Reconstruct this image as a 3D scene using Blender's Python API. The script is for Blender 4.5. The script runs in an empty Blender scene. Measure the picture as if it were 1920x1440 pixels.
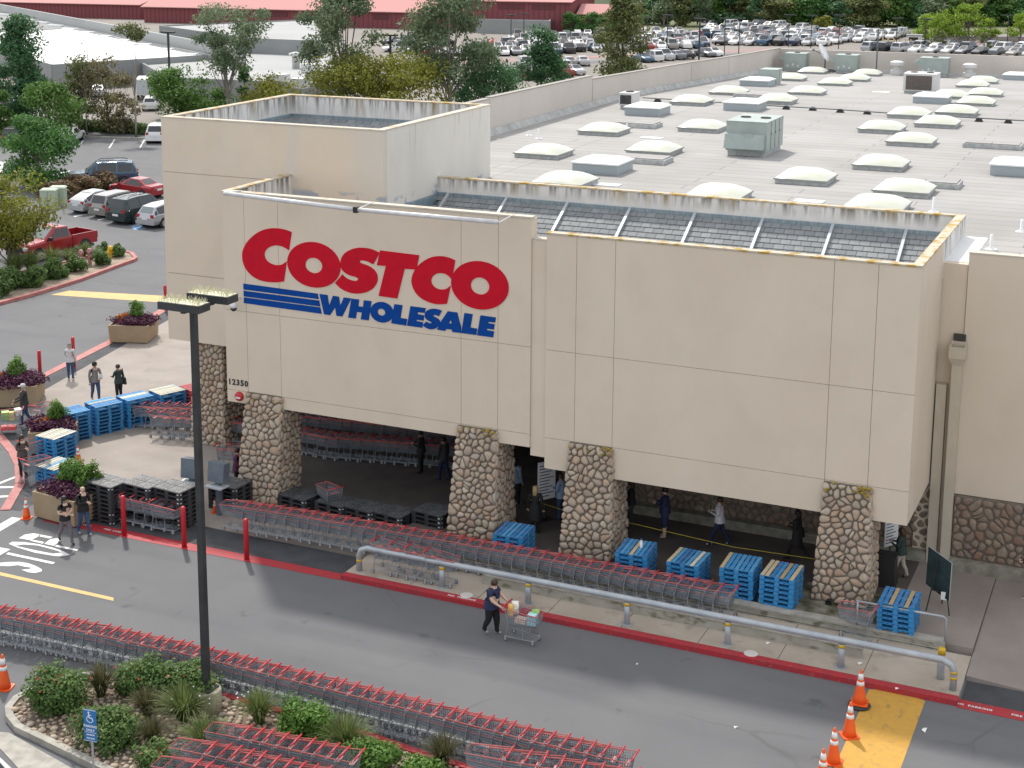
import bpy, bmesh, math, random
from mathutils import Vector, Matrix, Euler
R = math.radians; PI = math.pi
SC = bpy.context.scene; COL = SC.collection

# ---------------------------------------------------------------- camera, sky, sun, exposure
cam = bpy.data.cameras.new('camera'); CAM = bpy.data.objects.new('camera', cam); COL.objects.link(CAM)
CAM.location = (0, 0, 20); CAM.rotation_euler = (R(90 - 10.94), 0, R(25.5))
cam.sensor_width = 36; cam.lens = 2875 / 1920 * 36; cam.shift_x = 0.0495; cam.shift_y = -0.1521
cam.clip_start = 0.5; cam.clip_end = 4000
SC.camera = CAM
SUN_EL, SUN_AZ = 49.0, -41.0            # azimuth from +Y, negative towards -X
w = bpy.data.worlds.new('World'); SC.world = w; w.use_nodes = True
nt = w.node_tree; bg = nt.nodes['Background']
sky = nt.nodes.new('ShaderNodeTexSky'); sky.sky_type = 'NISHITA'; sky.sun_disc = False
sky.sun_elevation = R(SUN_EL); sky.sun_rotation = R(SUN_AZ)
sky.air_density = 1.0; sky.dust_density = 2.0; sky.ozone_density = 1.0
veil = nt.nodes.new('ShaderNodeMix'); veil.data_type = 'RGBA'; veil.inputs[0].default_value = 0.62      # thin, even high cloud over the blue sky
veil.inputs[7].default_value = (7.6, 7.55, 7.5, 1)
nt.links.new(sky.outputs[0], veil.inputs[6]); nt.links.new(veil.outputs[2], bg.inputs[0]); bg.inputs[1].default_value = 0.14
sl = bpy.data.lights.new('sun', 'SUN'); sl.energy = 2.6; sl.angle = R(3.0); sl.color = (1.0, 0.95, 0.88)
SUN = bpy.data.objects.new('sun', sl); COL.objects.link(SUN)
_d = Vector((math.sin(R(SUN_AZ)) * math.cos(R(SUN_EL)), math.cos(R(SUN_AZ)) * math.cos(R(SUN_EL)), math.sin(R(SUN_EL))))
SUN.rotation_euler = _d.to_track_quat('Z', 'Y').to_euler(); SUN.location = _d * 150
SC.view_settings.view_transform = 'Standard'; SC.view_settings.look = 'None'
SC.view_settings.exposure = 0.45; SC.view_settings.gamma = 1.0

# ---------------------------------------------------------------- mesh builder
class MB:
    def __init__(s): s.v = []; s.f = []; s.m = []; s.t = []; s.mi = 0; s.tint = 0.5
    def add(s, pts, faces):
        o = len(s.v); s.v += [tuple(p) for p in pts]
        for f in faces: s.f.append([i + o for i in f]); s.m.append(s.mi); s.t.append(s.tint)
    def quad(s, *p): s.add(p, [list(range(len(p)))])
    def hexa(s, p): s.add(p, [[3, 2, 1, 0], [4, 5, 6, 7], [0, 1, 5, 4], [1, 2, 6, 5], [2, 3, 7, 6], [3, 0, 4, 7]])
    def box(s, x0, y0, z0, x1, y1, z1):
        s.hexa([(x0, y0, z0), (x1, y0, z0), (x1, y1, z0), (x0, y1, z0), (x0, y0, z1), (x1, y0, z1), (x1, y1, z1), (x0, y1, z1)])
    def cbox(s, c, d): s.box(c[0] - d[0] / 2, c[1] - d[1] / 2, c[2] - d[2] / 2, c[0] + d[0] / 2, c[1] + d[1] / 2, c[2] + d[2] / 2)
    def bar(s, p, q, w, h=None, up=(0, 0, 1)):
        p, q = Vector(p), Vector(q); d = (q - p).normalized(); u = Vector(up)
        a = d.cross(u)
        if a.length < 1e-4: a = d.cross(Vector((1, 0, 0)))
        a.normalize(); b = a.cross(d); a *= w / 2; b *= (h or w) / 2
        s.hexa([p - a - b, p + a - b, p + a + b, p - a + b, q - a - b, q + a - b, q + a + b, q - a + b])
    def tube(s, p, q, r, n=6, r2=None, caps=True): s.path([p, q], [r, r if r2 is None else r2], n, caps)
    def path(s, pts, r, n=6, caps=True):
        pts = [Vector(p) for p in pts]; k = len(pts); rs = r if isinstance(r, (list, tuple)) else [r] * k
        vs = []; ref = None
        for i in range(k):
            d = (pts[min(i + 1, k - 1)] - pts[max(i - 1, 0)]).normalized()
            if ref is None:
                ref = Vector((0, 0, 1)) if abs(d.z) < .9 else Vector((1, 0, 0))
            a = (ref - d * ref.dot(d)).normalized(); b = d.cross(a); ref = a
            m = 1.0
            if 0 < i < k - 1:
                c = (pts[i + 1] - pts[i]).normalized().dot(d); m = 1 / max(.5, c)
            for j in range(n):
                t = 2 * PI * j / n; vs.append(pts[i] + (a * math.cos(t) + b * math.sin(t)) * rs[i] * (m if n > 3 else 1))
        fs = [[i * n + j, i * n + (j + 1) % n, (i + 1) * n + (j + 1) % n, (i + 1) * n + j] for i in range(k - 1) for j in range(n)]
        if caps and n > 2: fs += [list(range(n))[::-1], [(k - 1) * n + j for j in range(n)]]
        s.add(vs, fs)
    def lathe(s, prof, n=16, c=(0, 0, 0), M=None, a0=0.0):
        vs = []
        for r, z in prof:
            for j in range(n):
                t = 2 * PI * j / n + a0; p = Vector((r * math.cos(t), r * math.sin(t), z))
                vs.append((M @ p if M else p) + Vector(c))
        k = len(prof); fs = [[i * n + j, i * n + (j + 1) % n, (i + 1) * n + (j + 1) % n, (i + 1) * n + j] for i in range(k - 1) for j in range(n)]
        fs += [list(range(n))[::-1], [(k - 1) * n + j for j in range(n)]]
        s.add(vs, fs)
    def prism(s, poly, z0, z1, top=True):
        n = len(poly); s.add([(x, y, z0) for x, y in poly] + [(x, y, z1) for x, y in poly],
            [[i, (i + 1) % n, n + (i + 1) % n, n + i] for i in range(n)] + ([[n + i for i in range(n)]] if top else []) + [list(range(n))[::-1]])
    def merge(s, o, M=None):
        k = len(s.v); s.v += [tuple(M @ Vector(p)) if M else p for p in o.v]
        s.f += [[i + k for i in f] for f in o.f]; s.m += o.m; s.t += o.t
    def mesh(s, name, mats, smooth=False):
        me = bpy.data.meshes.new(name); me.from_pydata(s.v, [], s.f)
        for m in (mats if isinstance(mats, (list, tuple)) else [mats]): me.materials.append(m)
        if any(s.m): me.polygons.foreach_set('material_index', s.m)
        a = me.attributes.new('tint', 'FLOAT', 'FACE'); a.data.foreach_set('value', s.t)
        if smooth: me.polygons.foreach_set('use_smooth', [True] * len(s.f))
        me.update(); return me
    def build(s, name, mats, parent=None, smooth=False, loc=None, rz=0):
        return put(name, s.mesh(name, mats, smooth), parent, loc, rz)
def put(name, me, parent=None, loc=None, rz=0):
    o = bpy.data.objects.new(name, me); COL.objects.link(o)
    if parent: o.parent = parent
    if loc is not None: o.location = loc
    if rz: o.rotation_euler = (0, 0, rz)
    return o
def tag(o, label=None, cat=None, group=None, kind=None):
    if label: o['label'] = label
    if cat: o['category'] = cat
    if group: o['group'] = group
    if kind: o['kind'] = kind
    return o
def thing(name, label, cat, loc=(0, 0, 0), rz=0, group=None):
    o = bpy.data.objects.new(name, None); o.empty_display_size = .2; COL.objects.link(o)
    o.location = loc; o.rotation_euler = (0, 0, rz); return tag(o, label, cat, group)
def struct(o): o['kind'] = 'structure'; return o
def stuff(o): o['kind'] = 'stuff'; return o
def copy_tree(root, loc=None, rz=None, label=None, group=None, parent=None, scale=None):
    c = root.copy(); COL.objects.link(c); c.parent = parent
    if loc is not None: c.location = loc
    if rz is not None: c.rotation_euler = (0, 0, rz)
    if label: c['label'] = label
    if group: c['group'] = group
    if scale: c.scale = (scale,) * 3
    for ch in KIDS.get(root.name, ()):
        copy_tree(ch, parent=c)
    return c
KIDS = {}
def remember(root):                      # note the parts of a thing that will be copied
    KIDS[root.name] = list(root.children)
    for ch in root.children: remember(ch)
    return root
def ordinal(n):
    names = 'zeroth first second third fourth fifth sixth seventh eighth ninth tenth eleventh twelfth'.split()
    if n < len(names): return names[n]
    return '%d%s' % (n, 'th' if 10 <= n % 100 <= 20 else {1: 'st', 2: 'nd', 3: 'rd'}.get(n % 10, 'th'))

# ---------------------------------------------------------------- materials
def mat(name, col, rough=.7, metal=0., col2=None, ns=4., nd=4., amt=1., bump=0., bs=60., ramp=None, stretch=None, spec=.5, lo=.35, hi=.65, alpha=None, trans=0.):
    m = bpy.data.materials.new(name); m.use_nodes = True; n = m.node_tree.nodes; L = m.node_tree.links
    b = n['Principled BSDF']; b.inputs['Roughness'].default_value = rough; b.inputs['Metallic'].default_value = metal
    b.inputs['Specular IOR Level'].default_value = spec
    c4 = lambda c: (c[0], c[1], c[2], 1)
    b.inputs['Base Color'].default_value = c4(col)
    tc = n.new('ShaderNodeTexCoord'); vec = tc.outputs['Object']
    if stretch:
        mp = n.new('ShaderNodeMapping'); mp.inputs['Scale'].default_value = stretch; L.new(vec, mp.inputs[0]); vec = mp.outputs[0]
    src = None
    if ramp:
        at = n.new('ShaderNodeAttribute'); at.attribute_name = 'tint'
        cr = n.new('ShaderNodeValToRGB'); e = cr.color_ramp.elements
        while len(e) < len(ramp): e.new(.5)
        for i, c in enumerate(ramp): e[i].position = i / (len(ramp) - 1); e[i].color = c4(c)
        L.new(at.outputs['Fac'], cr.inputs[0]); src = cr.outputs[0]
    if col2:
        nz = n.new('ShaderNodeTexNoise'); nz.inputs['Scale'].default_value = ns; nz.inputs['Detail'].default_value = nd
        L.new(vec, nz.inputs['Vector'])
        mr = n.new('ShaderNodeMapRange'); mr.inputs[1].default_value = lo; mr.inputs[2].default_value = hi; mr.inputs[4].default_value = amt
        L.new(nz.outputs['Fac'], mr.inputs[0])
        mx = n.new('ShaderNodeMix'); mx.data_type = 'RGBA'; mx.inputs[6].default_value = c4(col); mx.inputs[7].default_value = c4(col2)
        if src: L.new(src, mx.inputs[6])
        L.new(mr.outputs[0], mx.inputs[0]); src = mx.outputs[2]
    if src: L.new(src, b.inputs['Base Color'])
    if bump:
        n2 = n.new('ShaderNodeTexNoise'); n2.inputs['Scale'].default_value = bs; n2.inputs['Detail'].default_value = 3
        L.new(tc.outputs['Object'], n2.inputs['Vector'])
        bp = n.new('ShaderNodeBump'); bp.inputs['Strength'].default_value = bump; bp.inputs['Distance'].default_value = .02
        L.new(n2.outputs['Fac'], bp.inputs['Height']); L.new(bp.outputs[0], b.inputs['Normal'])
    if alpha is not None: b.inputs['Alpha'].default_value = alpha
    if trans: b.inputs['Transmission Weight'].default_value = trans
    m['out'] = 1
    return m
def overlay(m, col, ns, lo, hi, stretch=(1, 1, 1), amt=1., grad=None, nd=3.):
    """mix a stain colour over a material: noise mask, optionally times a ramp along an axis (axis, v0, v1)"""
    n = m.node_tree.nodes; L = m.node_tree.links; b = n['Principled BSDF']
    tc = n.new('ShaderNodeTexCoord'); mp = n.new('ShaderNodeMapping'); mp.inputs['Scale'].default_value = stretch
    L.new(tc.outputs['Object'], mp.inputs[0])
    nz = n.new('ShaderNodeTexNoise'); nz.inputs['Scale'].default_value = ns; nz.inputs['Detail'].default_value = nd; L.new(mp.outputs[0], nz.inputs['Vector'])
    mr = n.new('ShaderNodeMapRange'); mr.inputs[1].default_value = lo; mr.inputs[2].default_value = hi; mr.inputs[4].default_value = amt
    L.new(nz.outputs['Fac'], mr.inputs[0]); fac = mr.outputs[0]
    if grad:
        sx = n.new('ShaderNodeSeparateXYZ'); L.new(tc.outputs['Object'], sx.inputs[0])
        g = n.new('ShaderNodeMapRange'); g.inputs[1].default_value = grad[1]; g.inputs[2].default_value = grad[2]
        L.new(sx.outputs['XYZ'.index(grad[0])], g.inputs[0])
        mu = n.new('ShaderNodeMath'); mu.operation = 'MULTIPLY'; L.new(fac, mu.inputs[0]); L.new(g.outputs[0], mu.inputs[1]); fac = mu.outputs[0]
    mx = n.new('ShaderNodeMix'); mx.data_type = 'RGBA'; mx.inputs[7].default_value = (*col, 1)
    s = b.inputs['Base Color']
    if s.is_linked: L.new(s.links[0].from_socket, mx.inputs[6])
    else: mx.inputs[6].default_value = s.default_value
    L.new(fac, mx.inputs[0]); L.new(mx.outputs[2], s)
    return m

# ================================================================ ground, road, pavements
M_asph = mat('asphalt', (.125, .128, .134), .88, col2=(.148, .15, .154), ns=.35, nd=6, bump=.25, bs=55, lo=.3, hi=.7)
overlay(M_asph, (.098, .1, .106), .9, .5, .75, (.12, 1, 1), .5)
overlay(M_asph, (.07, .07, .072), 1.1, .66, .74, (1, 1, 1), .6)
overlay(M_asph, (.2, .2, .2), 40, .6, .75, amt=.35)
def cracks(m, scale, w, col):
    n = m.node_tree.nodes; L = m.node_tree.links; b = n['Principled BSDF']; tc = n.new('ShaderNodeTexCoord'); nz = n.new('ShaderNodeTexNoise'); nz.inputs['Scale'].default_value = .6
    mxv = n.new('ShaderNodeMix'); mxv.data_type = 'VECTOR'; mxv.inputs[0].default_value = .35; L.new(tc.outputs['Object'], nz.inputs['Vector']); L.new(tc.outputs['Object'], mxv.inputs[4]); L.new(nz.outputs['Color'], mxv.inputs[5])
    vo = n.new('ShaderNodeTexVoronoi'); vo.feature = 'DISTANCE_TO_EDGE'; vo.inputs['Scale'].default_value = scale; L.new(mxv.outputs[1], vo.inputs['Vector'])
    mr = n.new('ShaderNodeMapRange'); mr.inputs[1].default_value = w; mr.inputs[2].default_value = 0; mr.inputs[4].default_value = .38; L.new(vo.outputs['Distance'], mr.inputs[0])
    n2 = n.new('ShaderNodeTexNoise'); n2.inputs['Scale'].default_value = .25; m2 = n.new('ShaderNodeMapRange'); m2.inputs[1].default_value = .48; m2.inputs[2].default_value = .6; L.new(tc.outputs['Object'], n2.inputs['Vector']); L.new(n2.outputs['Fac'], m2.inputs[0])
    mu = n.new('ShaderNodeMath'); mu.operation = 'MULTIPLY'; L.new(mr.outputs[0], mu.inputs[0]); L.new(m2.outputs[0], mu.inputs[1])
    mx = n.new('ShaderNodeMix'); mx.data_type = 'RGBA'; mx.inputs[7].default_value = (*col, 1); s = b.inputs['Base Color']; L.new(s.links[0].from_socket, mx.inputs[6]); L.new(mu.outputs[0], mx.inputs[0]); L.new(mx.outputs[2], s)
cracks(M_asph, .16, .006, (.06, .06, .062))
M_asph_far = mat('far_lot_asphalt', (.21, .19, .165), .9, col2=(.25, .225, .2), ns=.05, nd=5)
M_asph_new = mat('fresh_asphalt', (.045, .048, .054), .85, col2=(.065, .068, .075), ns=1.5, bump=.3, bs=70)
M_conc = mat('plaza_concrete', (.285, .25, .22), .85, col2=(.33, .29, .255), ns=.7, nd=6, bump=.1, bs=30)
overlay(M_conc, (.2, .175, .155), .8, .55, .75, amt=.5)
M_walk = mat('sidewalk_concrete', (.40, .345, .275), .85, col2=(.46, .40, .33), ns=1.1, nd=6, bump=.1, bs=40)
overlay(M_walk, (.2, .17, .14), 1.4, .57, .72, amt=.6)
M_curbgrey = mat('kerb_concrete', (.42, .40, .35), .85, col2=(.30, .285, .25), ns=3, bump=.15, bs=30)
M_redpaint = mat('red_kerb_paint', (.42, .022, .032), .6, col2=(.34, .03, .04), ns=3, bump=.05)
overlay(M_redpaint, (.30, .16, .15), 9, .6, .72, amt=.5)
M_redfade = mat('faded_red_paint', (.40, .13, .12), .75, col2=(.46, .2, .18), ns=2.5)
overlay(M_redfade, (.2, .17, .16), 12, .58, .7, amt=.5)
M_white = mat('road_marking_white', (.72, .72, .70), .7, col2=(.6, .6, .58), ns=6)
M_yellow = mat('road_marking_yellow', (.56, .31, .045), .7, col2=(.50, .28, .05), ns=5)
overlay(M_yellow, (.22, .16, .08), 3.2, .57, .72, (1.5, .8, 1), .6)
M_yelfade = mat('faded_yellow', (.62, .43, .17), .75, col2=(.55, .38, .16), ns=2)
M_soil = mat('planting_soil', (.13, .10, .075), .95, col2=(.2, .16, .12), ns=6, bump=.6, bs=25)
M_dry = mat('dry_verge', (.20, .19, .10), .95, col2=(.10, .13, .05), ns=.06, nd=6)

def sheet(name, poly, z, m, kind='structure'):
    b = MB(); b.quad(*[(x, y, z) for x, y in poly]); o = b.build(name, m)
    if kind: o['kind'] = kind
    return o
g0 = sheet('ground', [(-900, -80), (500, -80), (500, 1200), (-900, 1200)], 0, M_asph)
sheet('far_parking_ground', [(-230, 160), (-60, 135), (60, 135), (160, 420), (-300, 420)], .006, M_asph_far)
sheet('left_yard_ground', [(-180, 130), (-100, 126), (-62, 136), (-90, 175), (-200, 190)], .008, M_asph_far)

# kerb along the front of the store: red, stepped on the right, flush on the left
b = MB(); b.box(-22.9, 39.2, 0, -4.25, 39.5, .15)
struct(b.build('red_kerb', M_redpaint))
sheet('flush_red_line', [(-34.6, 39.0), (-22.9, 39.15), (-22.9, 39.6), (-34.9, 39.55)], .008, M_redpaint)
sheet('flush_red_line', [(-4.25, 39.12), (4, 39.12), (4, 39.62), (-4.25, 39.62)], .008, M_redpaint)
sheet('asphalt_ramp', [(-35.5, 39.55), (-22.9, 39.6), (-22.9, 40.9), (-27.0, 40.95), (-36.2, 41.1)], .012, M_asph_new)
sheet('asphalt_ramp', [(-4.2, 39.62), (4, 39.62), (4, 40.75), (-4.2, 40.75)], .012, M_asph_new)
# plaza left of the entrance
sheet('plaza_edge_asphalt', [(-36.57, 39.31), (-37.89, 41.64), (-39.24, 43.24), (-40.52, 44.33), (-42.59, 45.73)] + [(-46.3, 49.5), (-46.6, 53.5), (-47.6, 58.8), (-49.2, 66.2), (-50, 75), (-36, 75), (-36, 39.4)], .004, M_asph_new)
sheet('plaza_concrete', [(-34.6, 41.1), (-36.9, 42.6), (-38.8, 44.6), (-43.6, 48.4), (-44.9, 51), (-46.4, 58.5), (-47.5, 64.0), (-48.5, 75), (-20, 75), (-20, 41.0), (-27, 40.95)], .016, M_conc)
band = [(-36.50, 39.23), (-37.81, 41.49), (-39.27, 43.09), (-40.50, 44.13), (-42.70, 45.67)]
b = MB(); 
for (p, q) in zip(band[:-1], band[1:]): b.bar((*p, .02), (*q, .02), .35, .02)
o = b.build('curved_red_line', M_redfade); struct(o)
sheet('faded_red_line', [(-46.6, 52.4), (-46.2, 52.4), (-47.2, 58.9), (-49.0, 66.4), (-49.5, 66.4), (-47.7, 58.9)], .02, M_redfade)

# sidewalk slabs, each its own slab with a joint
walk = struct(thing('sidewalk', None, None)); 
xs = [-22.9, -20.6, -18.3, -16.0, -13.7, -11.4, -9.1, -6.8, -4.25]
for i in range(8):
    b = MB(); b.box(xs[i] + .012, 39.502, .0, xs[i + 1] - .012, 42.0, .15); b.build('slab', M_walk, walk)
b = MB(); b.box(-22.9, 39.56, 0, -4.26, 41.9, .12); b.build('bed', M_curbgrey, walk)
# forecourt on the right: slopes up to the stone wall
M_conc2 = mat('forecourt_concrete', (.25, .215, .19), .85, col2=(.30, .26, .23), ns=.8, nd=6, bump=.1, bs=30)
fore = struct(thing('forecourt', None, None))
b = MB(); b.box(-6.598, 42.2, 0, -4.26, 49, .298); b.build('slab', M_conc2, fore)
b = MB(); b.hexa([(-4.24, 40.76, -.1), (-2.2, 40.76, -.1), (-2.2, 49, -.1), (-4.24, 49, -.1), (-4.24, 40.76, .15), (-2.2, 40.76, .02), (-2.2, 49, .3), (-4.24, 49, .3)]); b.build('slab', M_conc2, fore)
for (x0, x1) in ((-2.18, 0.2), (.22, 4)):
    b = MB(); b.hexa([(x0, 40.76, -.1), (x1, 40.76, -.1), (x1, 49, -.1), (x0, 49, -.1), (x0, 40.76, .02), (x1, 40.76, .02), (x1, 49, .3), (x0, 49, .3)]); b.build('slab', M_conc2, fore)
sheet('entrance_floor', [(-31.2, 45.6), (-22.7, 44.6), (-22.7, 60), (-33.5, 60), (-33.2, 50.5)], .022, mat('entrance_floor_shade', (.10, .085, .077), .8, col2=(.13, .112, .1), ns=1.2))  # dark sheet, entrance shade painted into the floor colour
# raised platform below the canopy and its low walls
b = MB(); b.box(-22.7, 42.2, .0, -6.6, 60, .30); struct(b.build('canopy_floor', mat('canopy_floor', (.085, .072, .066), .8, col2=(.11, .095, .085), ns=1.2, bump=.1, bs=30)))  # floor colour darkened to paint in the shade below the canopy
wl = mat('low_wall_concrete', (.40, .385, .33), .85, col2=(.33, .31, .26), ns=2, bump=.2, bs=25)
overlay(wl, (.13, .12, .06), 2.5, .52, .68, (1, 1, 2), .8)
t = thing('ramp_wall', 'low mossy concrete wall with stepped face below the blue pallets', 'wall')
b = MB(); b.box(-22.5, 42.0, 0, -5.0, 42.2, .36); b.build('wall_body', wl, t)
b = MB(); b.box(-22.5, 41.96, .36, -5.0, 42.3, .42); b.build('coping', M_curbgrey, t)
for k in range(3):
    b = MB(); b.box(-12.0, 41.96 - .03 * k, .06 + .07 * (2 - k), -5.0, 42.0, .10 + .07 * (2 - k)); b.build('ledge', wl, t)
t = thing('kerb_wall', 'low concrete kerb wall behind the long grey pipe rail', 'wall')
b = MB(); b.box(-18.6, 40.55, .1, -7.0, 40.72, .42); b.build('wall_body', wl, t)
b = MB(); b.box(-18.6, 40.53, .42, -7.0, 40.74, .46); b.build('coping', M_curbgrey, t)
t = thing('pillar_plinth', 'wet mossy concrete plinth below the rightmost stone pillar', 'plinth')
b = MB(); b.box(-9.45, 42.3, .1, -7.1, 44.6, .34)
M_moss = mat('mossy_concrete', (.3, .28, .23), .6, col2=(.05, .055, .015), ns=2.2, bump=.2, bs=20); b.build('plinth_block', M_moss, t)

# ---- markings on the road
sheet('yellow_crossing', [(-6.52, 30), (-5.05, 30), (-5.05, 39.13), (-5.5, 39.3), (-6.2, 39.28), (-6.52, 39.13)], .006, M_yellow)
sheet('far_yellow_crossing', [(-56.86, 65.68), (-56.60, 66.96), (-50.28, 68.39), (-49.31, 67.05)], .006, M_yelfade)
sheet('yellow_lane_line', [(-33.85, 35.03), (-28.50, 35.05), (-28.36, 34.86), (-33.67, 34.83)], .006, M_yelfade)
sheet('white_stop_bar', [(-35.70, 37.29), (-35.85, 38.82), (-35.45, 38.90), (-35.24, 36.79)], .006, M_white)
for a in ([(0,928),(34,912),(34,916),(0,933)], ): pass
sheet('white_hatch_line', [(-38.66, 41.08), (-38.54, 42.27), (-38.41, 42.14), (-38.51, 40.91)], .006, M_white)
sheet('white_hatch_line', [(-38.51, 40.91), (-37.80, 41.25), (-37.69, 41.12), (-38.35, 40.74)], .006, M_white)
sheet('white_hatch_line', [(-37.82, 40.16), (-37.34, 40.45), (-37.23, 40.32), (-37.67, 39.99)], .006, M_white)
for p in ([(-94.73, 114.23), (-98.35, 119.69), (-98.21, 119.76), (-94.60, 114.29)], [(-91.63, 114.90), (-95.19, 120.32), (-95.05, 120.39), (-91.49, 114.96)], [(-89.22, 116.45), (-92.54, 121.59), (-92.40, 121.66), (-89.09, 116.51)],
          [(-71.63, 85.60), (-71.31, 87.41), (-71.00, 87.08), (-71.29, 85.30)], [(-69.18, 85.16), (-69.01, 86.86), (-68.71, 86.53), (-68.85, 84.87)], [(-65.54, 84.24), (-65.46, 85.15), (-65.18, 84.84), (-65.23, 83.95)],
          [(-82.95, 96.84), (-83.05, 101.12), (-82.64, 100.68), (-82.59, 96.42)], [(-85.83, 101.08), (-85.83, 102.38), (-85.60, 102.17), (-85.45, 100.62)], [(-79.74, 94.30), (-79.95, 96.50), (-79.57, 96.10), (-79.37, 93.92)]):
    sheet('white_stall_line', p, .006, M_white)
sheet('blue_stall_mark', [(-65.54, 84.24), (-65.34, 84.99), (-64.06, 84.08), (-64.35, 83.09)], .007, mat('blue_paint', (.16, .28, .45), .7))

def flat_text(name, txt, m, M4, size, depth=.0, bold=0., parent=None, kind=None, ax=1., spacing=1.):
    c = bpy.data.curves.new(name, 'FONT'); c.body = txt; c.size = size; c.align_x = 'CENTER'; c.align_y = 'CENTER'; c.extrude = depth; c.offset = bold; c.space_character = spacing; c.resolution_u = 3
    tmp = bpy.data.objects.new('tmp_text', c); COL.objects.link(tmp)
    dg = bpy.context.evaluated_depsgraph_get(); me = bpy.data.meshes.new_from_object(tmp.evaluated_get(dg)); bpy.data.objects.remove(tmp)
    me.materials.clear(); me.materials.append(m); me.transform(M4)
    o = put(name, me, parent)
    if kind: o['kind'] = kind
    return o
# STOP lettering: built from strokes, tall along the lane (reads from the left end of the lane)
def strokes(name, polys, z, m, kind='structure'):
    b = MB()
    for p in polys: b.quad(*[(x, y, z) for x, y in p])
    o = b.build(name, m)
    if kind: o['kind'] = kind
    return o
def band2(path, w, closed=False):
    out = []
    n = len(path); P = [Vector(p) for p in path]; L = []; Rr = []
    for i in range(n):
        a = P[i - 1] if (i or closed) else P[i]; c = P[(i + 1) % n] if (i < n - 1 or closed) else P[i]
        d = (c - a).normalized(); q = Vector((-d.y, d.x)) * w / 2; L.append(P[i] + q); Rr.append(P[i] - q)
    for i in range(n if closed else n - 1):
        j = (i + 1) % n; out.append([L[i], L[j], Rr[j], Rr[i]])
    return out
zs = lambda L: [(c[0], c[1]) for c in L]
def flat_poly(b, pts, z):
    bm = bmesh.new(); f = bm.faces.new([bm.verts.new((x, y, z)) for x, y in pts]); f.normal_update(); bmesh.ops.triangulate(bm, faces=[f]); bm.verts.index_update()
    for f_ in bm.faces:
        q = [v.co.copy() for v in f_.verts]
        if (q[1] - q[0]).cross(q[2] - q[0]).z < 0: q.reverse()
        b.add([tuple(c) for c in q], [[0, 1, 2]])
    bm.free()
Oo, Oi = [(-34.30, 36.93), (-34.31, 37.12), (-33.94, 37.27), (-33.36, 37.34), (-32.78, 37.31), (-32.29, 37.23), (-31.85, 37.08), (-32.05, 36.84), (-32.29, 36.78), (-33.03, 36.72), (-33.86, 36.82)], [(-33.99, 36.89), (-33.95, 36.94), (-33.82, 37.09), (-33.34, 37.23), (-32.76, 37.19), (-32.42, 37.16), (-32.23, 37.10), (-32.34, 36.99), (-32.41, 36.92), (-33.06, 36.89), (-33.74, 36.89)]
for polys in ([[Oo[k], Oo[(k + 1) % 11], Oi[(k + 1) % 11], Oi[k]] for k in range(11)],
              [[(-34.34, 37.45), (-34.36, 37.80), (-34.18, 38.00), (-33.93, 38.03), (-33.82, 37.81), (-33.86, 37.48)], [(-33.89, 38.02), (-33.36, 38.03), (-33.38, 37.87), (-33.81, 37.87)], [(-33.24, 37.44), (-33.32, 37.85), (-33.09, 38.08), (-32.92, 37.90), (-32.83, 37.44)], [(-33.87, 37.55), (-33.35, 37.57), (-33.28, 37.42), (-33.83, 37.44)], [(-32.82, 37.54), (-31.89, 37.54), (-31.87, 37.43), (-32.76, 37.41)]], [[(-34.52, 36.57), (-33.93, 36.60), (-33.88, 35.86)], [(-33.82, 36.37), (-31.89, 36.39), (-31.86, 36.24), (-33.79, 36.22)]], [[(-33.57, 35.42), (-33.48, 35.60), (-33.24, 35.78), (-32.94, 35.93), (-32.63, 35.96), (-32.23, 35.89), (-31.91, 35.77), (-31.80, 35.65), (-31.90, 35.45), (-32.14, 35.40), (-32.48, 35.46), (-32.29, 35.61), (-32.27, 35.73), (-32.55, 35.69), (-32.81, 35.70), (-33.02, 35.51), (-33.30, 35.40), (-33.35, 35.18)]]):
    b = MB()
    for q in polys: flat_poly(b, q, .009)
    struct(b.build('stop_letter', M_white))
M_txt = mat('stencil_white', (.75, .72, .70), .7)
for (px, s) in ((-18.75, 'NO  PARKING'), (-3.85, 'NO  PARKING'), (-2.55, 'FIRE  LANE'), (-31.9, 'FIRE  LANE'), (-33.3, 'NO  PARKING')):
    zz = .154 if px == -18.75 else .014
    flat_text('kerb_lettering', s, M_txt, Matrix.Translation((px, 39.34, zz)) @ Matrix.Diagonal((1.15, 1.15, 1, 1)), .115, kind='structure', spacing=1.15, bold=.004)

# ================================================================ the warehouse store
STORE = thing('warehouse_store', 'large beige warehouse store with red and blue lettering above the stone pillars', 'store')
M_wall = mat('beige_stucco', (.70, .60, .48), .9, col2=(.665, .565, .447), ns=.5, nd=6, bump=.12, bs=70, stretch=(1, 1, .5))
overlay(M_wall, (.52, .44, .35), 1.1, .5, .75, (1, 1, .8), .2)
overlay(M_wall, (.73, .645, .535), .35, .5, .75, (1, 1, .6), .35)
M_wall_in = mat('pale_parapet', (.66, .64, .60), .9, col2=(.57, .55, .51), ns=.8, nd=6, bump=.1, bs=60)
M_back = mat('joint_backing', (.5, .44, .36), .95)
M_lich = mat('lichen_coping', (.52, .46, .36), .9, col2=(.40, .26, .05), ns=2.6, nd=5, bump=.3, bs=40, lo=.5, hi=.62)
M_lichl = mat('pale_coping', (.55, .5, .42), .9, col2=(.42, .32, .16), ns=1.6, nd=5, lo=.56, hi=.68)
M_shadow = mat('soffit_shade_plaster', (.16, .14, .12), .9)  # ceiling tone darkened, shade put into the colour
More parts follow.
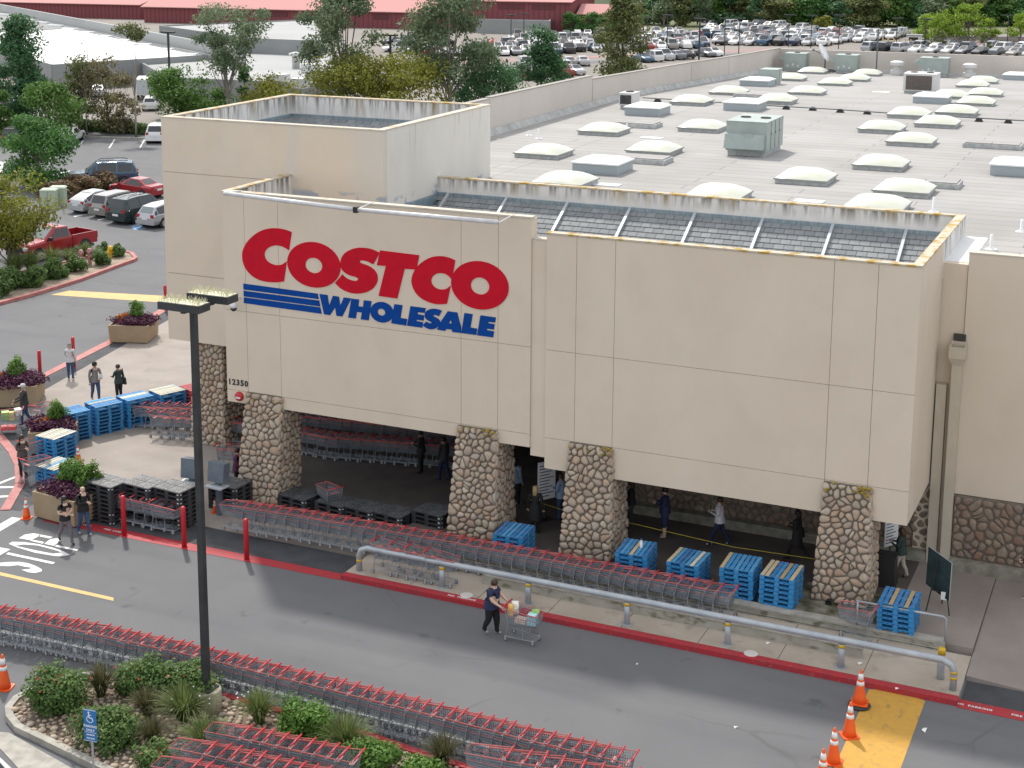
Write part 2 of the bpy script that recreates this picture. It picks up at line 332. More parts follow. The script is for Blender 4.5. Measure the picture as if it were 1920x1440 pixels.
def stained(name, ztop, depth=.45):
    m = mat(name, (.74, .73, .71), .9, col2=(.64, .64, .63), ns=1.2, nd=5)
    overlay(m, (.09, .085, .07), 6, .44, .62, (1, 1, .10), .95, ('Z', ztop - depth, ztop + .05))
    overlay(m, (.30, .22, .09), 1.6, .56, .68, (1, 1, .2), .7, ('Z', ztop - depth * 1.2, ztop))
    return m
def P(b, name, m, parent=STORE, smooth=False): return b.build(name, m, parent, smooth)

def panel_grid(xs, zs, y, th=.28, m=M_wall, gap=.013):
    for i in range(len(xs) - 1):
        for k in range(len(zs) - 1):
            b = MB(); b.box(xs[i] + gap / 2, y, zs[k] + gap / 2, xs[i + 1] - gap / 2, y + th, zs[k + 1] - gap / 2); P(b, 'wall_panel', m)
    b = MB(); b.box(xs[0] + .02, y + .05, zs[0] + .02, xs[-1] - .02, y + th - .03, zs[-1] - .02); P(b, 'panel_backing', M_back)
FY = 43.8
panel_grid([-30.12, -29.22, -27.85, -20.90, -19.58, -18.44], [3.58, 4.03, 6.95, 11.13], FY)
panel_grid([-17.92, -16.90, -15.62, -8.92, -7.66, -6.47], [2.96, 4.0, 6.93, 10.68], FY)
b = MB(); b.box(-18.44, 43.87, 3.3, -17.92, 44.2, 10.45); P(b, 'recessed_strip', M_wall)
# lower return of the sign block
b = MB(); b.box(-18.72, 44.08, 3.58, -18.46, 46.5, 5.2); b.box(-18.7, 44.08, 5.2, -18.46, 44.3, 11.1); P(b, 'sign_block_return', M_wall)
b = MB(); b.box(-30.12, 44.08, 3.58, -29.87, 48.0, 11.13); P(b, 'sign_block_side', stained('stain_side', 11.1, .8))
# copings with lichen
for (x0, y0, x1, y1, z, m) in ((-30.14, 43.78, -18.42, 44.1, 11.15, M_lichl), (-30.14, 44.1, -29.85, 48, 11.15, M_lich), (-18.46, 43.86, -17.9, 44.22, 10.46, M_lichl),
                            (-17.94, 43.78, -6.45, 44.1, 10.70, M_lich), (-6.75, 44.1, -6.45, 52.68, 10.70, M_lich), (-26.0, 52.38, -6.76, 52.68, 10.70, M_lich)):
    b = MB(); b.box(x0, y0, z - .02, x1, y1, z + .035); P(b, 'coping', m)
# right side of the canopy block
b = MB(); b.hexa([(-6.73, 44.08, 2.96), (-6.47, 44.08, 2.96), (-6.47, 48.0, 2.96), (-6.73, 48.0, 2.96), (-6.73, 44.08, 10.68), (-6.47, 44.08, 10.68), (-6.47, 48.0, 10.68), (-6.73, 48.0, 10.68)]); P(b, 'canopy_side', M_wall)
M_sideback = stained('stain_canopy_side', 10.7, .9)
b = MB(); b.box(-6.73, 48.0, 9.5, -6.47, 52.66, 10.68); P(b, 'canopy_side_rear', M_sideback)
b = MB(); b.box(-26.0, 52.4, 8.5, -6.74, 52.66, 10.68); P(b, 'canopy_back_wall', stained('stain_back', 10.7, .5))
# soffit
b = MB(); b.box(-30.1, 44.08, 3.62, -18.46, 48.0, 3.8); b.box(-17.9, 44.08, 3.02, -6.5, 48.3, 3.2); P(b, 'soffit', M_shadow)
# tower
for nm, bx, m in (('tower_front', (-35.7, 48.0, 4.2, -26.0, 48.3, 13.0), None), ('tower_left', (-35.7, 48.3, 4.2, -35.4, 57.3, 13.0), None),
                  ('tower_back', (-35.4, 57.0, 4.2, -26.3, 57.3, 13.0), None), ('tower_right', (-26.3, 48.3, 4.2, -26.0, 57.3, 13.0), None)):
    b = MB(); 
    if nm == 'tower_front':
        zsx = [4.2, 6.9, 10.9, 13.0]
        for k in range(3): b.box(-35.7, 48.0, zsx[k] + .012, -30.1, 48.3, zsx[k + 1] - .012)
        b.box(-35.68, 48.05, 4.25, -30.1, 48.25, 12.95); P(b, 'tower_front_corner', M_wall)
        b = MB(); b.box(-30.1, 48.0, 4.2, -26.0, 48.3, 12.99)
        m = mat('tower_stucco', (.70, .60, .48), .9, col2=(.665, .565, .447), ns=.5, nd=6, bump=.12, bs=70)
        overlay(m, (.60, .57, .52), .5, .38, .6, (.5, 1, .3), .75, ('X', -28.2, -26.6))
        overlay(m, (.24, .32, .44), 1.3, .48, .53, (1, 1, 1.4), .7, ('Z', 10.72, 10.55))
        overlay(m, (.6, .57, .52), 1.4, .4, .6, (1, 1, .4), .7, ('X', -29.3, -29.9))
    elif nm == 'tower_right':
        b.box(*bx)
        m = mat('tower_side_pale', (.70, .68, .63), .9, col2=(.64, .61, .555), ns=.6, nd=6, bump=.1, bs=60, stretch=(1, 1, .3))
        overlay(m, (.24, .32, .44), 1.1, .52, .56, (1, 1, 1.4), .7, ('Z', 10.5, 10.35))
        overlay(m, (.35, .3, .22), 5, .56, .68, (1, 1, .08), .5, ('Z', 11.5, 13))
    else:
        b.box(*bx); m = stained('stain_' + nm, 13.0, .9)
    P(b, nm, m)
b = MB(); b.box(-35.72, 47.98, 12.99, -25.98, 48.32, 13.04); b.box(-26.32, 48.32, 12.99, -25.98, 57.32, 13.04); P(b, 'tower_coping', M_lichl)
b = MB(); b.box(-35.72, 48.32, 12.99, -35.38, 57.32, 13.04); b.box(-35.38, 56.98, 12.99, -26.32, 57.32, 13.04); P(b, 'tower_coping', M_lich)
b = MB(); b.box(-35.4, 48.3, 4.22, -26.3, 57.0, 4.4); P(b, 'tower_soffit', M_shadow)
# sloped roof inside the tower parapet (slate) and in the canopy
M_slate = mat('slate_shingle', (.2, .22, .23), .8, ramp=[(.19, .205, .215), (.235, .25, .26), (.28, .295, .3)], col2=(.18, .195, .2), ns=9, amt=.5, bump=.2, bs=90)
M_under = mat('shingle_underlay', (.09, .095, .1), .95)
M_blue = mat('blue_flashing', (.17, .24, .29), .55, .2, col2=(.28, .34, .37), ns=3, stretch=(4, 1, 1))
M_rib = mat('rib_metal', (.40, .44, .47), .5, .3, col2=(.5, .53, .54), ns=2)
b = MB(); b.quad((-35.4, 56.98, 12.1), (-26.3, 56.98, 12.1), (-26.3, 53.5, 10.2), (-35.4, 53.5, 10.2)); b.quad((-35.4, 56.98, 12.1), (-35.4, 48.3, 12.1), (-32.0, 48.3, 10.2), (-32.0, 56.98, 10.2)); P(b, 'tower_roof_bed', M_under)
sh = MB(); random.seed(3)
for k in range(6):
    y = 56.9 - k * .25; z = 12.08 - k * .135
    x = -35.3 + (k % 2) * .2
    while x < -26.5: sh.tint = random.random(); sh.hexa([(x, y - .26, z - .14), (x + .38, y - .26, z - .14), (x + .38, y, z), (x, y, z), (x, y - .26, z - .12), (x + .38, y - .26, z - .12), (x + .38, y, z + .02), (x, y, z + .02)]); x += .4
for k in range(4):
    x = -35.35 + k * .25; z = 12.08 - k * .135; y = 49 + (k % 2) * .2
    while y < 56.6: sh.tint = random.random(); sh.hexa([(x, y, z), (x + .26, y, z - .14), (x + .26, y + .38, z - .14), (x, y + .38, z), (x, y, z + .02), (x + .26, y, z - .12), (x + .26, y + .38, z - .12), (x, y + .38, z + .02)]); y += .4
stuff(P(sh, 'tower_shingles', M_slate))
b = MB(); b.box(-35.38, 56.9, 12.08, -26.32, 56.99, 12.22); b.box(-35.4, 48.4, 12.08, -35.3, 56.9, 12.22); P(b, 'flashing', M_blue)
# canopy slope
SL = .55; Y0, Z0 = 52.36, 10.06
b = MB(); b.quad((-25.98, Y0, Z0 - .04), (-6.74, Y0, Z0 - .04), (-6.74, 44.1, Z0 - .04 - SL * (Y0 - 44.1)), (-25.98, 44.1, Z0 - .04 - SL * (Y0 - 44.1))); roofbed = P(b, 'canopy_roof_slope', M_under)
b = MB(); b.box(-25.98, 52.28, 9.98, -6.74, 52.40, 10.13); P(b, 'flashing', M_blue)
b = MB(); b.box(-25.99, 48.4, 9.0, -25.9, 52.3, 10.1); P(b, 'flashing', M_blue)
random.seed(11); rest = MB(); shared = []
dy = .235; W = .352
def shingle(b, x, y, w):
    z = Z0 - SL * (Y0 - y); y1 = y - dy; z1 = z - SL * dy
    b.hexa([(x, y1, z1), (x + w, y1, z1), (x + w, y, z - .02), (x, y, z - .02), (x, y1, z1 + .022), (x + w, y1, z1 + .022), (x + w, y, z), (x, y, z)])
for i in range(8):
    b = MB(); b.tint = i / 7; b.hexa([(0, -dy, -SL * dy), (W - .014, -dy, -SL * dy), (W - .014, 0, -.02), (0, 0, -.02), (0, -dy, -SL * dy + .022), (W - .014, -dy, -SL * dy + .022), (W - .014, 0, 0), (0, 0, 0)]); shared.append(b.mesh('shingle', M_slate))
ribs = [-25.5, -23.05, -20.58, -18.13, -15.68, -13.22, -10.77, -8.31]
nsh = 0
for k in range(14):
    y = Y0 - .1 - k * (dy + .012); x = -25.9 + (k % 2) * W / 2
    while x < -6.9:
        j = int(random.random() * 8)
        if x > -16.2 and 1 <= k <= 10 and nsh < 298:
            o = put('shingle', shared[j], roofbed); o.location = (x, y, Z0 - SL * (Y0 - y)); nsh += 1
        else: rest.tint = random.random(); shingle(rest, x, y, W - .014)
        x += W
stuff(P(rest, 'shingles', M_slate, roofbed))
for x in ribs:
    b = MB(); b.hexa([(x - .05, 44.2, Z0 - SL * (Y0 - 44.2)), (x + .05, 44.2, Z0 - SL * (Y0 - 44.2)), (x + .05, 52.3, Z0 - .02), (x - .05, 52.3, Z0 - .02)] + [(x - .05, 44.2, Z0 + .11 - SL * (Y0 - 44.2)), (x + .05, 44.2, Z0 + .11 - SL * (Y0 - 44.2)), (x + .05, 52.3, Z0 + .09), (x - .05, 52.3, Z0 + .09)]); P(b, 'roof_rib', M_rib)
# main right facade
FM = 48.0
zt = 10.37
for (x0, x1) in ((-5.72, 2.0), (2.02, 10)):
    b = MB(); b.box(x0, FM, 2.66, x1, FM + .3, zt); P(b, 'wall_panel', M_wall)
b = MB(); b.box(-6.9, FM + .06, .3, -5.74, FM + .3, 10.0); P(b, 'wall_panel', M_wall)
b = MB(); b.box(-5.73, FM - .02, zt, 10, FM + .32, zt + .04); P(b, 'coping', M_lichl)
b = MB(); b.box(-26, FM + .36, 2.5, -6.75, FM + .6, 7.4); P(b, 'inner_wall', M_wall)
b = MB(); b.box(-6.72, 48.3, 9.0, -5.7, 52.6, 10.02); P(b, 'parapet_flashing', mat('white_membrane', (.75, .75, .74), .7))
# pilaster and downspout
M_pil = mat('pilaster_paint', (.58, .515, .41), .85, col2=(.53, .47, .37), ns=2)
b = MB(); b.box(-6.42, 47.78, .3, -6.12, 48.05, 6.2); P(b, 'pilaster', M_pil)
b = MB(); b.box(-5.98, 47.62, .45, -5.70, 47.99, 6.9); ds = P(b, 'downspout', M_pil)
b = MB(); b.hexa([(-5.98, 47.62, 6.9), (-5.7, 47.62, 6.9), (-5.7, 47.98, 6.9), (-5.98, 47.98, 6.9), (-6.08, 47.5, 7.15), (-5.6, 47.5, 7.15), (-5.6, 47.98, 7.15), (-6.08, 47.98, 7.15)]); b.box(-6.08, 47.5, 7.15, -5.6, 47.55, 7.5); b.box(-6.08, 47.93, 7.15, -5.6, 47.98, 7.6); b.box(-6.08, 47.55, 7.15, -6.03, 47.93, 7.5); b.box(-5.65, 47.55, 7.15, -5.6, 47.93, 7.5); P(b, 'collector_box', M_pil, ds)
b = MB(); b.box(-6.02, 47.93, 7.62, -5.66, 48.02, 7.82); P(b, 'scupper', mat('dark_opening', (.06, .055, .05), .8), ds)
# base ledge of the stone wall
M_ledge = mat('ledge_concrete', (.33, .31, .26), .85, col2=(.2, .19, .14), ns=3, bump=.2, bs=25)
b = MB(); b.box(-5.7, 47.5, .1, 10, 48.0, .62); P(b, 'base_ledge', M_ledge)
b = MB(); b.box(-18.2, 47.75, .28, -6.44, 48.36, .62); P(b, 'base_ledge', M_ledge)

# ---------------------------------------------------------------- cobble stones
M_mortar = mat('mortar', (.20, .17, .135), .95, col2=(.14, .118, .095), ns=5, bump=.5, bs=40)
M_stone = mat('river_cobble', (.4, .33, .27), .8, ramp=[(.37, .31, .235), (.54, .45, .335), (.44, .30, .205), (.60, .51, .40), (.38, .295, .235), (.55, .40, .28), (.46, .41, .34)], col2=(.28, .22, .17), ns=6, nd=5, amt=.45, bump=.25, bs=45)
M_stone2 = mat('warm_cobble', (.3, .22, .16), .8, ramp=[(.22, .175, .135), (.32, .245, .175), (.27, .16, .11), (.34, .27, .2), (.24, .18, .15), (.30, .21, .15)], col2=(.15, .115, .09), ns=7, nd=5, amt=.5, bump=.25, bs=45)
def voronoi(w, h, n, seed):
    rnd = random.Random(seed); nx = max(2, round(math.sqrt(n * w / h))); ny = max(2, round(n / nx)); pts = []
    for j in range(ny):
        for i in range(nx): pts.append(((i + .5 + (j % 2) * .5 - .25 + rnd.uniform(-.46, .46)) * w / nx, (j + .5 + rnd.uniform(-.46, .46)) * h / ny))
    pts = [q for q in pts if rnd.random() > .1]
    cells = []
    for i, (px, py) in enumerate(pts):
        poly = [(0, 0), (w, 0), (w, h), (0, h)]
        near = sorted(range(len(pts)), key=lambda k: (pts[k][0] - px) ** 2 + (pts[k][1] - py) ** 2)[1:14]
        for k in near:
            qx, qy = pts[k]; nx_, ny_ = qx - px, qy - py; c = (nx_ * (px + qx) + ny_ * (py + qy)) / 2
            out = []
            for a in range(len(poly)):
                A, B = poly[a], poly[(a + 1) % len(poly)]; da = nx_ * A[0] + ny_ * A[1] - c; db = nx_ * B[0] + ny_ * B[1] - c
                if da <= 0: out.append(A)
                if da * db < 0: t_ = da / (da - db); out.append((A[0] + (B[0] - A[0]) * t_, A[1] + (B[1] - A[1]) * t_))
            poly = out
            if len(poly) < 3: break
        if len(poly) >= 3: cells.append(poly)
    return cells
def cobble(poly, rnd, hgt=.07, gap=.02):
    """returns rings of (u, v, h) for one rounded stone"""
    q = []
    for a in range(len(poly)):
        A, B = poly[a], poly[(a + 1) % len(poly)]; q += [(A[0] * .72 + B[0] * .28, A[1] * .72 + B[1] * .28), (A[0] * .28 + B[0] * .72, A[1] * .28 + B[1] * .72)]
    cx = sum(p[0] for p in q) / len(q); cy = sum(p[1] for p in q) / len(q)
    rad = sum(math.hypot(p[0] - cx, p[1] - cy) for p in q) / len(q); s0 = max(.4, 1 - gap / max(rad, .03)); hh = hgt * rnd.uniform(.7, 1.25)
    sx, sy = rnd.uniform(-.1, .1) * rad, rnd.uniform(-.1, .1) * rad
    ring = lambda s, h: [(cx + (p[0] - cx) * s0 * s + sx * (1 - s), cy + (p[1] - cy) * s0 * s + sy * (1 - s), h) for p in q]
    return [ring(1, -.02), ring(.97, hh * .45), ring(.74, hh * .88), ring(.36, hh)]
def add_cobble(b, rings, fr, tint):
    n = len(rings[0]); vs = [fr(*p) for r in rings for p in r]; b.tint = tint
    fs = [[i * n + j, i * n + (j + 1) % n, (i + 1) * n + (j + 1) % n, (i + 1) * n + j] for i in range(3) for j in range(n)] + [[3 * n + j for j in range(n)]]
    b.add(vs, fs)
NST = [0]
def stone_face(fr, w, h, n, seed, m, parent, single, name='stone', hgt=.075, keep=None):
    rnd = random.Random(seed * 7 + 1); jb = MB()
    for poly in voronoi(w, h, n, seed):
        rg = cobble(poly, rnd, hgt); t_ = rnd.random()
        if single and NST[0] < 300: NST[0] += 1; b = MB(); add_cobble(b, rg, fr, t_); b.build('stone', m, parent, True)
        else: add_cobble(jb, rg, fr, t_)
    if jb.v: stuff(jb.build('stones', m, parent, True))
M_yl = mat('yellow_lichen', (.40, .27, .03), .95, col2=(.30, .24, .08), ns=9, bump=.6, bs=40)
def stone_column(xt0, xt1, xb0, xb1, zt_, zb, seed, single, yf_t=43.72, yf_b=43.42, dep=1.35, lich=0., mm=M_stone):
    col = MB(); yb = yf_b + dep + .35
    col.hexa([(xb0, yf_b, zb), (xb1, yf_b, zb), (xb1, yb, zb), (xb0, yb, zb), (xt0, yf_t, zt_), (xt1, yf_t, zt_), (xt1, yf_t + dep, zt_), (xt0, yf_t + dep, zt_)])
    c = P(col, 'stone_pillar', M_mortar)
    H_ = zt_ - zb
    def front(u, v, h):
        s = v / H_; x0 = xb0 + (xt0 - xb0) * s; x1 = xb1 + (xt1 - xb1) * s; return (x0 - .05 + u / 1.5 * (x1 - x0 + .1), yf_b + (yf_t - yf_b) * s - h, zb + v)
    def right(u, v, h):
        s = v / H_; x1 = xb1 + (xt1 - xb1) * s; y0 = yf_b + (yf_t - yf_b) * s; y1 = yb + (yf_t + dep - yb) * s; return (x1 + h, y0 - .03 + u / 1.6 * (y1 - y0 + .03), zb + v)
    def top(u, v, h): return (xt0 + u, yf_t + v, zt_ + h * .5)
    stone_face(front, 1.5, H_, 128, seed, mm, c, single)
    stone_face(right, 1.6, H_, 116, seed + 50, mm, c, False)
    if lich:
        lb = MB(); rnd = random.Random(seed)
        for k in range(int(26 * lich)):
            x = rnd.uniform(xt0 - .04, xt1 + .04) if rnd.random() > .45 else xt1 - rnd.random() * .35; z = zt_ - rnd.random() ** 2 * .28; r_ = rnd.uniform(.03, .085)
            lb.lathe([(r_ * .3, -r_ * .35), (r_, 0), (r_ * .5, r_ * .35)], 6, (x, yf_t - .05 - rnd.random() * .05, z + .02))
        lb.build('lichen', M_yl, c, True)['kind'] = 'stuff'
    return c
stone_column(-8.90, -7.55, -9.06, -7.46, 3.97, .34, 4, True, lich=1.6)
stone_column(-17.02, -15.62, -17.2, -15.5, 4.0, .3, 3, True, lich=.7)
stone_column(-20.98, -19.6, -21.23, -19.5, 4.0, .3, 2, True, lich=.8)
stone_column(-29.25, -27.83, -29.6, -28.0, 4.05, .0, 1, True, lich=.2)
# pillar at the far left below the tower
stone_column(-34.75, -33.4, -34.85, -33.3, 4.3, .0, 5, False, yf_t=48.3, yf_b=48.1, dep=1.6)
# stone wainscots
def wallstones(x0, x1, z0, z1, y, n, seed, m, single=False):
    b = MB(); b.box(x0, y, z0, x1, y + .2, z1); c = P(b, 'stone_wainscot', M_mortar)
    stone_face(lambda u, v, h: (x0 + u, y - h, z0 + v), x1 - x0, z1 - z0, n, seed, m, c, single, hgt=.06)
wallstones(-5.68, 1.0, .62, 2.64, 47.86, 230, 21, M_stone2)
wallstones(-18.1, -6.44, .62, 2.9, 48.1, 420, 22, M_stone2)
b = MB(); b.hexa([(-19.6, 49.7, .3), (-18.1, 48.2, .3), (-18.1, 48.5, .3), (-19.6, 50.0, .3), (-19.6, 49.7, 3.6), (-18.1, 48.2, 3.6), (-18.1, 48.5, 3.6), (-19.6, 50, 3.6)]); c = P(b, 'stone_wainscot', M_mortar)
stone_face(lambda u, v, h: (-19.6 + u * .707 - h * .707, 49.7 - u * .707 - h * .707, .3 + v), 2.12, 2.3, 60, 23, M_stone2, c, False, hgt=.06)
# entrance interior
b = MB(); b.box(-33.4, 56.0, .0, -18, 56.3, 4.2); b.box(-33.6, 51.8, 0, -33.3, 56.3, 4.2); P(b, 'entrance_wall', mat('entrance_shade_dark', (.05, .045, .042), .8))  # side wall added, back wall brought forward, near-black colour to dim the interior
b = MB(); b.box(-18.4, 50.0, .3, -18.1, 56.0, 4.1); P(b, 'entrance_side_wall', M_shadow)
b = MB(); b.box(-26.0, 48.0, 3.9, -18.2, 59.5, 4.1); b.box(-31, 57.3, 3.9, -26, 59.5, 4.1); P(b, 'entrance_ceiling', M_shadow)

# ---------------------------------------------------------------- lettering on the sign block
M_red = mat('sign_red', (.58, .008, .025), .8, col2=(.52, .008, .024), ns=3, spec=.15)
M_sblue = mat('sign_blue', (.002, .052, .26), .8, col2=(.003, .06, .29), ns=3, spec=.15)
def arc_pts(cx, cz, rx, rz, a0, a1, n): return [(cx + rx * math.cos(R(a0 + (a1 - a0) * i / n)), cz + rz * math.sin(R(a0 + (a1 - a0) * i / n))) for i in range(n + 1)]
def sign_poly(outer, hole=None, m=M_red, th=.03, lean=0):
    """flat raised letter on the facade from an outline in facade x,z (counter-clockwise) and an optional hole of equal length"""
    b = MB(); y0 = FY - th; y1 = FY + .01
    if hole:
        n = len(outer); 
        for j in range(n):
            k = (j + 1) % n; o1, o2, h1, h2 = outer[j], outer[k], hole[j], hole[k]
            b.quad((o1[0], y0, o1[1]), (o2[0], y0, o2[1]), (h2[0], y0, h2[1]), (h1[0], y0, h1[1]))
            b.quad((o1[0], y1, o1[1]), (o2[0], y1, o2[1]), (o2[0], y0, o2[1]), (o1[0], y0, o1[1])); b.quad((h1[0], y0, h1[1]), (h2[0], y0, h2[1]), (h2[0], y1, h2[1]), (h1[0], y1, h1[1]))
    else:
        bm = bmesh.new(); vs = [bm.verts.new((x, y0, z)) for x, z in outer]; f = bm.faces.new(vs); f.normal_update(); bmesh.ops.triangulate(bm, faces=[f]); bm.verts.index_update()
        b.add([v.co[:] for v in bm.verts], [[v.index for v in f_.verts] for f_ in bm.faces]); bm.free()
        n = len(outer)
        for j in range(n):
            k = (j + 1) % n; o1, o2 = outer[j], outer[k]; b.quad((o1[0], y1, o1[1]), (o2[0], y1, o2[1]), (o2[0], y0, o2[1]), (o1[0], y0, o1[1]))
    return P(b, 'sign_letter', m)
def smooth_closed(pts, corner=(), it=3):
    """Chaikin rounding that keeps the points whose index is in corner"""
    P_ = [(p, i in corner) for i, p in enumerate(pts)]
    for _ in range(it):
        out = []
        n = len(P_)
        for i in range(n):
            (a, ca), (c, cc) = P_[i], P_[(i + 1) % n]
            if ca: out.append((a, True))
            out.append(((a[0] * .75 + c[0] * .25, a[1] * .75 + c[1] * .25), False) if not ca else ((a[0] * .75 + c[0] * .25, a[1] * .75 + c[1] * .25), False))
            out.append(((a[0] * .25 + c[0] * .75, a[1] * .25 + c[1] * .75), False))
        P_ = out
    return [p for p, _ in P_]

C1 = [(-27.288, 9.960), (-27.572, 10.028), (-27.821, 10.043), (-28.072, 10.030), (-28.356, 9.971), (-28.644, 9.846), (-28.936, 9.635), (-29.167, 9.395), (-29.303, 9.135), (-29.332, 8.953), (-29.307, 8.720), (-29.211, 8.508), (-29.040, 8.331), (-28.821, 8.200), (-28.536, 8.123), (-28.219, 8.113), (-27.935, 8.135), (-27.644, 8.197), (-27.579, 8.526), (-27.513, 8.915), (-27.698, 8.788), (-27.887, 8.738), (-28.075, 8.753), (-28.263, 8.818), (-28.379, 8.939), (-28.413, 9.078), (-28.368, 9.219), (-28.248, 9.334), (-28.089, 9.408), (-27.900, 9.446), (-27.712, 9.433), (-27.558, 9.384), (-27.413, 9.310)]
S1 = [(-23.891, 9.542), (-24.131, 9.631), (-24.366, 9.663), (-24.663, 9.655), (-24.932, 9.586), (-25.173, 9.458), (-25.325, 9.305), (-25.394, 9.138), (-25.397, 8.977), (-25.357, 8.834), (-25.215, 8.727), (-25.036, 8.656), (-24.841, 8.640), (-24.708, 8.594), (-24.745, 8.513), (-24.859, 8.488), (-25.038, 8.505), (-25.217, 8.576), (-25.327, 8.676), (-25.475, 8.500), (-25.620, 8.351), (-25.465, 8.213), (-25.285, 8.123), (-25.045, 8.062), (-24.775, 8.057), (-24.506, 8.109), (-24.267, 8.211), (-24.076, 8.371), (-23.967, 8.582), (-23.970, 8.767), (-24.069, 8.930), (-24.227, 9.029), (-24.404, 9.087), (-24.552, 9.110), (-24.664, 9.153), (-24.621, 9.218), (-24.491, 9.233), (-24.313, 9.196), (-24.137, 9.123), (-24.017, 9.314)]
T1 = [(-23.869, 9.626), (-22.415, 9.595), (-22.519, 9.103), (-22.957, 9.095), (-23.241, 8.056), (-23.942, 8.074), (-23.655, 9.118), (-23.995, 9.115)]
C2 = [(-21.105, 9.547), (-21.302, 9.611), (-21.498, 9.640), (-21.724, 9.632), (-21.979, 9.575), (-22.236, 9.435), (-22.466, 9.243), (-22.631, 9.013), (-22.714, 8.769), (-22.692, 8.561), (-22.592, 8.355), (-22.421, 8.188), (-22.186, 8.081), (-21.929, 8.016), (-21.672, 8.017), (-21.403, 8.069), (-21.346, 8.331), (-21.269, 8.690), (-21.416, 8.566), (-21.600, 8.516), (-21.784, 8.537), (-21.932, 8.632), (-21.988, 8.775), (-21.945, 8.915), (-21.825, 9.023), (-21.655, 9.078), (-21.471, 9.070), (-21.331, 9.001), (-21.232, 8.896), (-21.176, 9.127)]
def ring_pts(c, ex, ez, n=40): return [(c[0] + ex[0] * math.cos(2 * PI * i / n) + ez[0] * math.sin(2 * PI * i / n), c[1] + ex[1] * math.cos(2 * PI * i / n) + ez[1] * math.sin(2 * PI * i / n)) for i in range(n)]
def oval(o, h):
    """o, h: centre, right and top points of the outer and inner ellipse"""
    f = lambda q: ring_pts(q[0], (q[1][0] - q[0][0], q[1][1] - q[0][1]), (q[2][0] - q[0][0], q[2][1] - q[0][1]))
    return f(o), f(h)
O1 = oval([(-26.441, 8.896), (-25.392, 8.919), (-26.461, 9.686)], [(-26.435, 8.874), (-26.099, 8.885), (-26.442, 9.141)])
O2 = oval([(-20.229, 8.802), (-19.207, 8.833), (-20.258, 9.600)], [(-20.215, 8.783), (-19.884, 8.795), (-20.224, 9.067)])
O3 = oval([(-23.825, 7.520), (-23.384, 7.522), (-23.815, 7.874)], [(-23.842, 7.523), (-23.695, 7.526), (-23.841, 7.644)])
sign_poly(smooth_closed(C1, (0, 17, 19, 32)), th=.02); sign_poly(*O1, th=.025); sign_poly(smooth_closed(S1, (0, 18, 20, 38)), th=.02)
sign_poly(T1, th=.03); sign_poly(smooth_closed(C2, (0, 15, 17, 28)), th=.022); sign_poly(*O2, th=.027)
for L in ([(-29.309, 7.957), (-26.308, 7.903), (-26.266, 7.714), (-29.309, 7.748)], [(-29.308, 7.701), (-26.252, 7.666), (-26.210, 7.463), (-29.307, 7.500)], [(-29.305, 7.464), (-26.211, 7.431), (-26.160, 7.212), (-29.305, 7.260)]):
    sign_poly(L, m=M_sblue, th=.02).name = 'sign_stripe'
WH = [[(-26.238, 7.902), (-25.920, 7.894), (-25.860, 7.533), (-25.707, 7.888), (-25.477, 7.885), (-25.424, 7.574), (-25.283, 7.878), (-24.997, 7.870), (-25.355, 7.205), (-25.579, 7.207), (-25.629, 7.498), (-25.832, 7.204), (-26.068, 7.206)],
 [(-24.988, 7.868), (-24.695, 7.864), (-24.722, 7.627), (-24.543, 7.627), (-24.509, 7.859), (-24.221, 7.857), (-24.334, 7.184), (-24.638, 7.189), (-24.590, 7.428), (-24.785, 7.434), (-24.833, 7.194), (-25.125, 7.195)],
 [(-23.351, 7.850), (-23.048, 7.843), (-23.127, 7.398), (-22.877, 7.391), (-22.914, 7.161), (-23.475, 7.181)],
 [(-22.749, 7.843), (-22.187, 7.836), (-22.217, 7.667), (-22.476, 7.668), (-22.485, 7.596), (-22.240, 7.585), (-22.264, 7.400), (-22.521, 7.406), (-22.530, 7.358), (-22.284, 7.348), (-22.314, 7.156), (-22.882, 7.164)],
 [(-21.375, 7.818), (-21.031, 7.811), (-20.890, 7.309), (-20.905, 7.140), (-21.206, 7.137), (-21.232, 7.213), (-21.234, 7.414), (-21.265, 7.555), (-21.333, 7.417), (-21.237, 7.413), (-21.240, 7.214), (-21.433, 7.214), (-21.476, 7.145), (-21.772, 7.151), (-21.617, 7.464)],
 [(-20.770, 7.824), (-20.479, 7.816), (-20.554, 7.360), (-20.311, 7.348), (-20.350, 7.135), (-20.888, 7.139)],
 [(-20.198, 7.808), (-19.654, 7.797), (-19.681, 7.621), (-19.913, 7.624), (-19.921, 7.576), (-19.695, 7.568), (-19.721, 7.384), (-19.962, 7.390), (-19.970, 7.337), (-19.713, 7.327), (-19.748, 7.121), (-20.319, 7.128)]]
for i, L in enumerate(WH): sign_poly(L, m=M_sblue, th=.02 + .002 * (i % 3))
sign_poly(*O3, m=M_sblue, th=.028)
S3 = [(-21.593, 7.813), (-21.730, 7.846), (-21.872, 7.854), (-22.044, 7.817), (-22.179, 7.732), (-22.228, 7.608), (-22.195, 7.487), (-22.074, 7.419), (-21.974, 7.393), (-21.954, 7.358), (-22.046, 7.332), (-22.175, 7.381), (-22.296, 7.243), (-22.162, 7.160), (-21.990, 7.132), (-21.818, 7.186), (-21.683, 7.293), (-21.640, 7.435), (-21.725, 7.531), (-21.873, 7.575), (-21.919, 7.615), (-21.879, 7.648), (-21.787, 7.648), (-21.702, 7.618)]
sign_poly(smooth_closed(S3, (0, 12, 23, 11)), m=M_sblue, th=.03)
